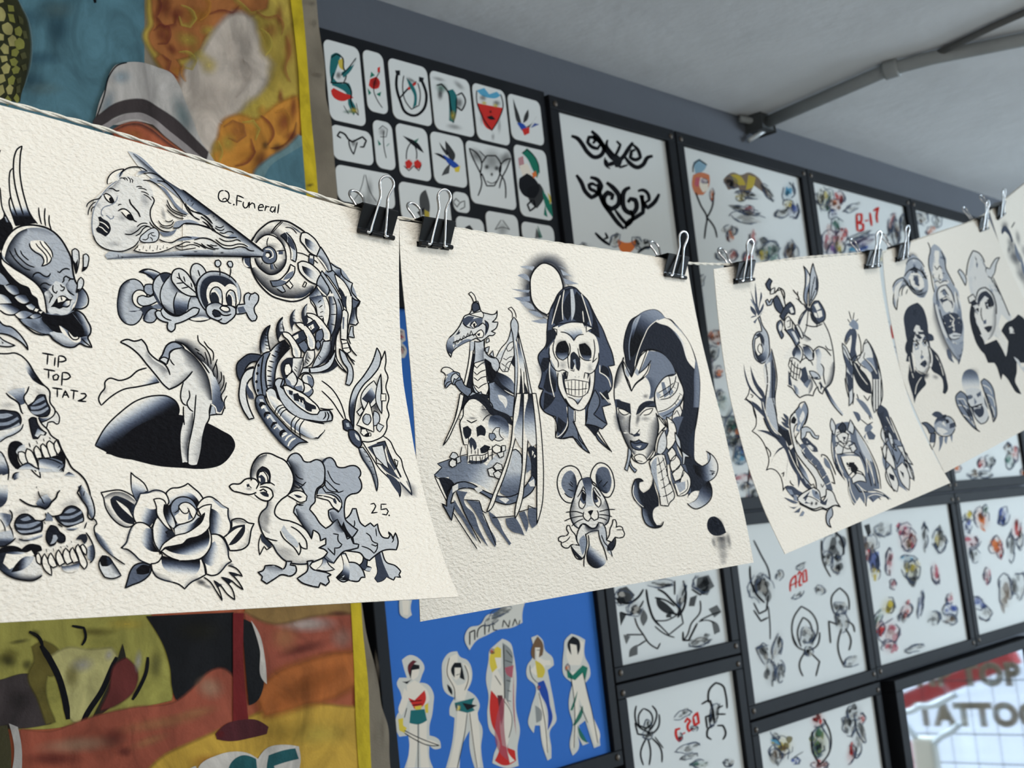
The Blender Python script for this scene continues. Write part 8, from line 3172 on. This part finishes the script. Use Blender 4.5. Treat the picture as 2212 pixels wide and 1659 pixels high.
# ------------------------------------------------------------------ painted cloth banner
def banner():
    Yb = D-.016
    edge = [(676, -60), (683, 0), (688, 60), (699, 140), (702, 215), (712, 260), (718, 330), (726, 420), (733, 520), (752, 800), (770, 1100), (785, 1304), (798, 1380), (808, 1420), (822, 1480), (828, 1530), (840, 1570), (843, 1659), (850, 1780), (858, 1900)]
    ec = curve(edge, 9.); R = [on_y(x, y, Yb) for x, y in ec]
    n = len(R); U = 40; V, Fc = [], []
    xl = .02
    for i, p in enumerate(R):
        for j in range(U+1):
            t = j/U; x = xl+(p[0]-xl)*t
            z = p[2]
            y = Yb+.0016*math.sin(x*13+z*5)+.0012*math.sin(z*17+x*6)
            if z < 1.66: y += .0011*math.sin((z-x*.06)*105)*min(1, (1.66-z)*5)
            V.append((x, y, z))
    for i in range(n-1):
        for j in range(U): Fc.append((i*(U+1)+j, (i+1)*(U+1)+j, (i+1)*(U+1)+j+1, i*(U+1)+j+1))
    N = len(V); V += [(x, y+.0012, z) for x, y, z in V]; Fc += [tuple(N+k for k in f[::-1]) for f in Fc[:]]
    o = obj('painted_banner', V, Fc, M_CANVAS, smooth=True)
    tag(o, 'hand painted cloth banner with yellow border hanging left of the framed pictures', 'banner')
    from mathutils.bvhtree import BVHTree
    T = BVHTree.FromPolygons([tuple(map(float, v)) for v in V[:N]], Fc[:(n-1)*U])
    ez = [p[2] for p in R]; ex = [p[0] for p in R]
    def h(x, y, off):
        d = ray(x, y)
        r = T.ray_cast(Vector(EYE), Vector(d))
        Yh = r[0].y if r[0] is not None else Yb
        p = EYE+d*((Yh-off)/d[1])
        lim = np.interp(-p[2], [-q for q in ez], ex)
        if p[0] > lim: p = np.array([lim, p[1], p[2]])
        return p
    k = Ink(h, 2.5e-5, 14, cell=9.); k.run(ART_BANNER.split('\n', 2)[2] if ART_BANNER.startswith('\n') else ART_BANNER.split('\n', 1)[1])
    q = k.build('painting', M_PAINT, o); q['label'] = 'faded painted scene of fire, scales and figures'
banner()

# ------------------------------------------------------------------ sheets on the line
SW, SH = .3556, .2794
from mathutils.bvhtree import BVHTree
def solve_y(tl, tr):
    lo, hi = .4, .9
    for _ in range(50):
        m = (lo+hi)/2
        if np.linalg.norm(on_y(*tr, m)-on_y(*tl, m)) < SW: lo = m
        else: hi = m
    return lo
def resample(P, n):
    P = np.array(P); s = np.concatenate([[0], np.cumsum(np.linalg.norm(np.diff(P, axis=0), axis=1))]); s /= s[-1]
    q = np.linspace(0, 1, n); return np.stack([np.interp(q, s, P[:, k]) for k in range(3)], 1)
NU, NV = 44, 40
def sheet(label, top, left, right, art, left3=None, y=None, bl=None):
    """top, left and right are photo outlines; the side edges lie in planes square to the hanging edge"""
    if y is None: y = solve_y(top[0], top[-1])
    TL, TR = (on_y(*top[0], y) if left3 is None else left3), on_y(*top[-1], y)
    e = (TR-TL)/np.linalg.norm(TR-TL)
    side = lambda pts, o: resample([on_plane(px, py, o, e) for px, py in curve(pts, 14.)], NV+1)
    R = side(right, TR)
    if left3 is None: Lf = side(left, TL)
    else:
        B0 = on_plane(*left[0], on_y(*top[0], y), e); f = np.linalg.norm(TR-TL)/np.dot(TR-on_y(*top[0], y), e)
        BL = R[-1]+(B0-R[-1])*f; Lf = np.array([TL+(BL-TL)*t for t in np.linspace(0, 1, NV+1)])
    tp = [on_y(px, py, y) for px, py in curve(top, 12.)]
    if left3 is not None: tp = [TL]+tp
    tp = resample(tp, NU+1)
    bt = np.array([Lf[-1]+(R[-1]-Lf[-1])*t for t in np.linspace(0, 1, NU+1)])
    G = np.zeros((NV+1, NU+1, 3))
    for i in range(NV+1):
        v = i/NV
        for j in range(NU+1):
            u = j/NU
            G[i, j] = (1-u)*Lf[i]+u*R[i]+(1-v)*tp[j]+v*bt[j]-((1-u)*(1-v)*tp[0]+u*(1-v)*tp[-1]+(1-u)*v*bt[0]+u*v*bt[-1])
    V = G.reshape(-1, 3); n = NU+1
    Fc = [(i*n+j, (i+1)*n+j, (i+1)*n+j+1, i*n+j+1) for i in range(NV) for j in range(NU)]
    gu, gv = np.gradient(G, axis=1), np.gradient(G, axis=0); nr = np.cross(gu, gv); nr /= np.linalg.norm(nr, axis=2)[:, :, None]
    if nr[NV//2, NU//2, 1] > 0: nr = -nr                     # towards the camera
    th = .0006; Bk = (G-nr*th).reshape(-1, 3); N = len(V)
    rim = [j for j in range(n)]+[i*n+NU for i in range(1, NV+1)]+[NV*n+j for j in range(NU-1, -1, -1)]+[i*n for i in range(NV-1, 0, -1)]
    AF = Fc+[tuple(N+k for k in f[::-1]) for f in Fc]+[(a, N+a, N+c, c) for a, c in zip(rim, rim[1:]+rim[:1])]
    o = obj('flash_sheet', np.vstack([V, Bk]), AF, M_PAPER)
    me = o.data; me.polygons.foreach_set('use_smooth', [True]*(2*len(Fc))+[False]*(len(AF)-2*len(Fc)))
    bm = bmesh.new(); bm.from_mesh(me)
    for ed in bm.edges:
        if len(ed.link_faces) == 2 and ed.calc_face_angle(0) > 1: ed.smooth = False
    bmesh.ops.recalc_face_normals(bm, faces=bm.faces); bm.to_mesh(me); bm.free()
    tag(o, label, 'drawing sheet', 'drawing sheets pegged to the line')
    T = BVHTree.FromPolygons([Vector(map(float, v)) for v in V], Fc)
    mid = V.mean(0); mn = nr[NV//2, NU//2]
    def h(x, yy, off):
        d = ray(x, yy); r = T.ray_cast(Vector(EYE), Vector(d))
        if r[0] is not None: p = np.array(r[0]); k = nr_at = np.array(r[1])
        else: p = on_plane(x, yy, mid, mn); k = mn
        c = abs(np.dot(d, k))/np.linalg.norm(k)
        return p-d*(off/max(c, .2))
    for chunk in art.split('@')[1:]:
        head, _, body = chunk.partition('\n'); nm, _, lab = head.partition('|')
        k = Ink(h, 5e-6, 100 if nm == 'cone_woman_drawing' else 8)
        k.run(body); q = k.build(nm, M_INK, o)
        if q and lab: q['label'] = lab
    return dict(o=o, e=e, TL=TL, TR=TR, y=y, n=mn, tp=tp, G=G, nr=nr)
Y1 = solve_y((862, 476), (1484, 567))
P0, P1 = on_y(0, 227, Y1), on_y(862, 474, Y1)
TL1 = P1+(P0-P1)/np.linalg.norm(P0-P1)*SW
S1 = sheet('hanging sheet with the bee, rose and skull drawings, lettered Q.Funeral and TIP TOP', [(0, 227), (83, 248), (208, 283), (312, 312), (426, 346), (553, 388), (700, 434), (862, 474)], [(0, 1345)],
    [(862, 474), (862, 527), (862, 608), (865, 729), (871, 822), (884, 903), (899, 990), (916, 1065), (939, 1146), (968, 1233), (992, 1289)], ART_1, left3=TL1, y=Y1)
S2 = sheet('hanging sheet with the hooded skull, mouse and robot woman drawings', [(862, 476), (972, 492), (1200, 525), (1400, 553), (1484, 567)],
    [(862, 476), (866, 567), (875, 666), (885, 770), (895, 903), (899, 978), (903, 1140), (906, 1296), (908, 1343)],
    [(1484, 567), (1496, 640), (1513, 724), (1536, 818), (1562, 917), (1583, 1011), (1600, 1077), (1628, 1215)], ART_2)
S3 = sheet('hanging sheet with the dragon, sword skull and roaring mask drawings', [(1542, 581), (1600, 573), (1720, 560), (1860, 549), (1898, 546)],
    [(1542, 581), (1550, 668), (1562, 767), (1576, 851), (1597, 936), (1621, 1020), (1649, 1096), (1696, 1197)],
    [(1898, 546), (1902, 599), (1911, 657), (1927, 732), (1947, 808), (1971, 884), (2007, 960), (2038, 1018), (2053, 1043)], ART_3)
S4 = sheet('hanging sheet with the weeping eye, horned helmet woman and fish drawings', [(1907, 545), (1960, 526), (2030, 502), (2090, 482), (2134, 467)],
    [(1907, 545), (1909, 581), (1918, 657), (1934, 741), (1947, 808), (1985, 905), (2041, 1022)],
    [(2134, 467), (2150, 505), (2172, 558), (2192, 603), (2212, 648), (2262, 760), (2318, 872)], ART_4)
S5 = sheet('last hanging sheet on the line, with a dark charcoal like drawing on its edge', [(2138, 458), (2175, 428), (2212, 398), (2287, 337)],
    [(2138, 458), (2199, 657), (2259, 850)], [(2287, 337), (2339, 513), (2390, 684)], ART_5, y=.68)

# ------------------------------------------------------------------ the cord
def cord():
    px = [(-70, 194), (0, 216), (83, 239), (208, 273), (312, 306), (426, 341), (553, 382), (667, 416), (786, 453), (864, 471), (890, 474), (972, 491), (1200, 525), (1400, 554), (1484, 568), (1560, 571), (1600, 572), (1720, 558), (1860, 547), (1905, 544), (1960, 525), (2030, 501), (2100, 477), (2140, 455), (2175, 427), (2212, 397), (2287, 336)]
    yk = ([-70, 0, 862, 1484, 1560, 1898, 1915, 2134, 2145, 2287], [S1['y'], S1['y'], S1['y'], S2['y'], S3['y'], S3['y'], S4['y'], S4['y'], S5['y'], S5['y']])
    pts = [on_y(x, y, np.interp(x, *yk)+.0022) for x, y in curve(px, 6.)]
    pts = resample(pts, 900)
    V, Fc = [], []
    for s in (0, math.pi):
        Q = []
        for i, p in enumerate(pts):
            t = pts[min(i+1, 899)]-pts[max(i-1, 0)]; t /= np.linalg.norm(t); a = np.cross(t, [0, 1, 0]); a /= np.linalg.norm(a); c = np.cross(t, a)
            q = i*.42+s; Q.append(p+.0006*(math.cos(q)*a+math.sin(q)*c))
        v, f = tube(Q, .00075, 6); o = len(V); V += v; Fc += [tuple(k+o for k in g) for g in f]
    tag(obj('cord', V, Fc, M_CORD, smooth=True), 'white twisted cord the drawing sheets hang from', 'string')
cord()

# ------------------------------------------------------------------ binder clips
def clip_parts():
    w, h, dp = .032, .0158, .0180
    # body: spine on top, two cheeks closing downwards into rolled lips
    prof = [(-.0010, -h), (-.0016, -h+.003), (-dp/2, .0015), (-dp/2+.0012, .0030), (dp/2-.0012, .0030), (dp/2, .0015), (.0016, -h+.003), (.0010, -h)]
    inn = [(y*.86, z-.0005 if z > 0 else z) for y, z in prof]
    V, Fc = [], []
    for x in (-w/2, w/2):
        V += [(x, y, z) for y, z in prof]+[(x, y*.80, z-.0007 if z > 0 else z) for y, z in prof]
    n = len(prof); N = 2*n
    for i in range(n-1):
        Fc.append((i, i+1, N+i+1, N+i)); Fc.append((n+i, N+n+i, N+n+i+1, n+i+1))
        Fc.append((i, n+i, n+i+1, i+1)); Fc.append((N+i, N+i+1, N+n+i+1, N+n+i))
    Fc += [(0, N, N+n, n), (n-1, N-1, N+N-1, N+n-1)]
    bodies = [(V, Fc)]
    for sy in (-1, 1):
        for a, c in ((-w/2, -.0075), (-.0050, .0050), (.0075, w/2)):
            bodies.append(tube([(a, sy*.0022, -h+.0002), (c, sy*.0022, -h+.0002)], .0018, 10))
    VV, FF = [], []
    for v, f in bodies:
        o = len(VV); VV += [tuple(p) for p in v]; FF += [tuple(k+o for k in g) for g in f]
    body = (VV, FF)
    def handle(sy, lean):
        P = [(-.0088, 0), (-.0062, 0), (-.0060, .0006), (-.0058, .0030), (-.0046, .012), (-.0034, .020), (-.0031, .0225), (-.0040, .0265), (-.0054, .0300), (-.0056, .0325), (-.0042, .0352), (-.0018, .0366)]
        P = P+[(-x, z) for x, z in P[::-1]]
        pc = curve([(x*1000, z*1000) for x, z in P], .8, sharp=75)/1000
        Q = []
        for x, s in pc:
            Q.append((x*1.1, sy*(.0036+math.sin(lean)*s*1.08), -h+.0004+math.cos(lean)*s*1.08))
        return tube(Q, .00098, 8)
    return body, handle(-1, math.radians(20)), handle(1, math.radians(22))
CB, CH1, CH2 = clip_parts()
clip_src = None
def place_clip(label, s, px, dz=0, tilt=0):
    """clip gripping the top edge of a sheet where the photo shows it"""
    global clip_src
    tp = s['tp']; c = on_y(px[0], px[1], s['y']); j = int(np.argmin(np.linalg.norm(tp-c, axis=1))); j = min(max(j, 1), len(tp)-2)
    p = tp[j]; x = tp[j+1]-tp[j-1]; x /= np.linalg.norm(x); up = np.array([0, 0, 1.]); y = np.cross(up, x); y /= np.linalg.norm(y); z = np.cross(x, y)
    r = empty('binder_clip', p, label, 'binder clip', 'binder clips on the line')
    mw = Matrix(((x[0], y[0], z[0], p[0]), (x[1], y[1], z[1], p[1]), (x[2], y[2], z[2], p[2]), (0, 0, 0, 1))) @ Matrix.Rotation(math.radians(tilt), 4, 'Y')
    r.matrix_world = mw
    if clip_src is None:
        parts = [obj('body', *CB, M_CLIP), obj('handle', *CH1, M_WIRE, smooth=True), obj('handle', *CH2, M_WIRE, smooth=True)]
        clip_src = parts
    else:
        parts = [q.copy() for q in clip_src]
        for q in parts: C.objects.link(q)
    for q in parts: q.parent = r; q.matrix_parent_inverse = Matrix.Identity(4)
    return r
place_clip('black binder clip on the right corner of the bee sheet', S1, (813, 462))
place_clip('black binder clip on the left corner of the hooded skull sheet', S2, (930, 486))
place_clip('black binder clip on the right corner of the robot woman sheet', S2, (1452, 562))
place_clip('black binder clip on the left corner of the dragon sheet', S3, (1602, 573))
place_clip('black binder clip on the right corner of the dragon sheet', S3, (1876, 548))
place_clip('black binder clip on the left corner of the weeping eye sheet', S4, (1942, 533))
place_clip('black binder clip on the right corner of the horned helmet sheet', S4, (2114, 474))
place_clip('black binder clip on the left corner of the last sheet', S5, (2152, 447))
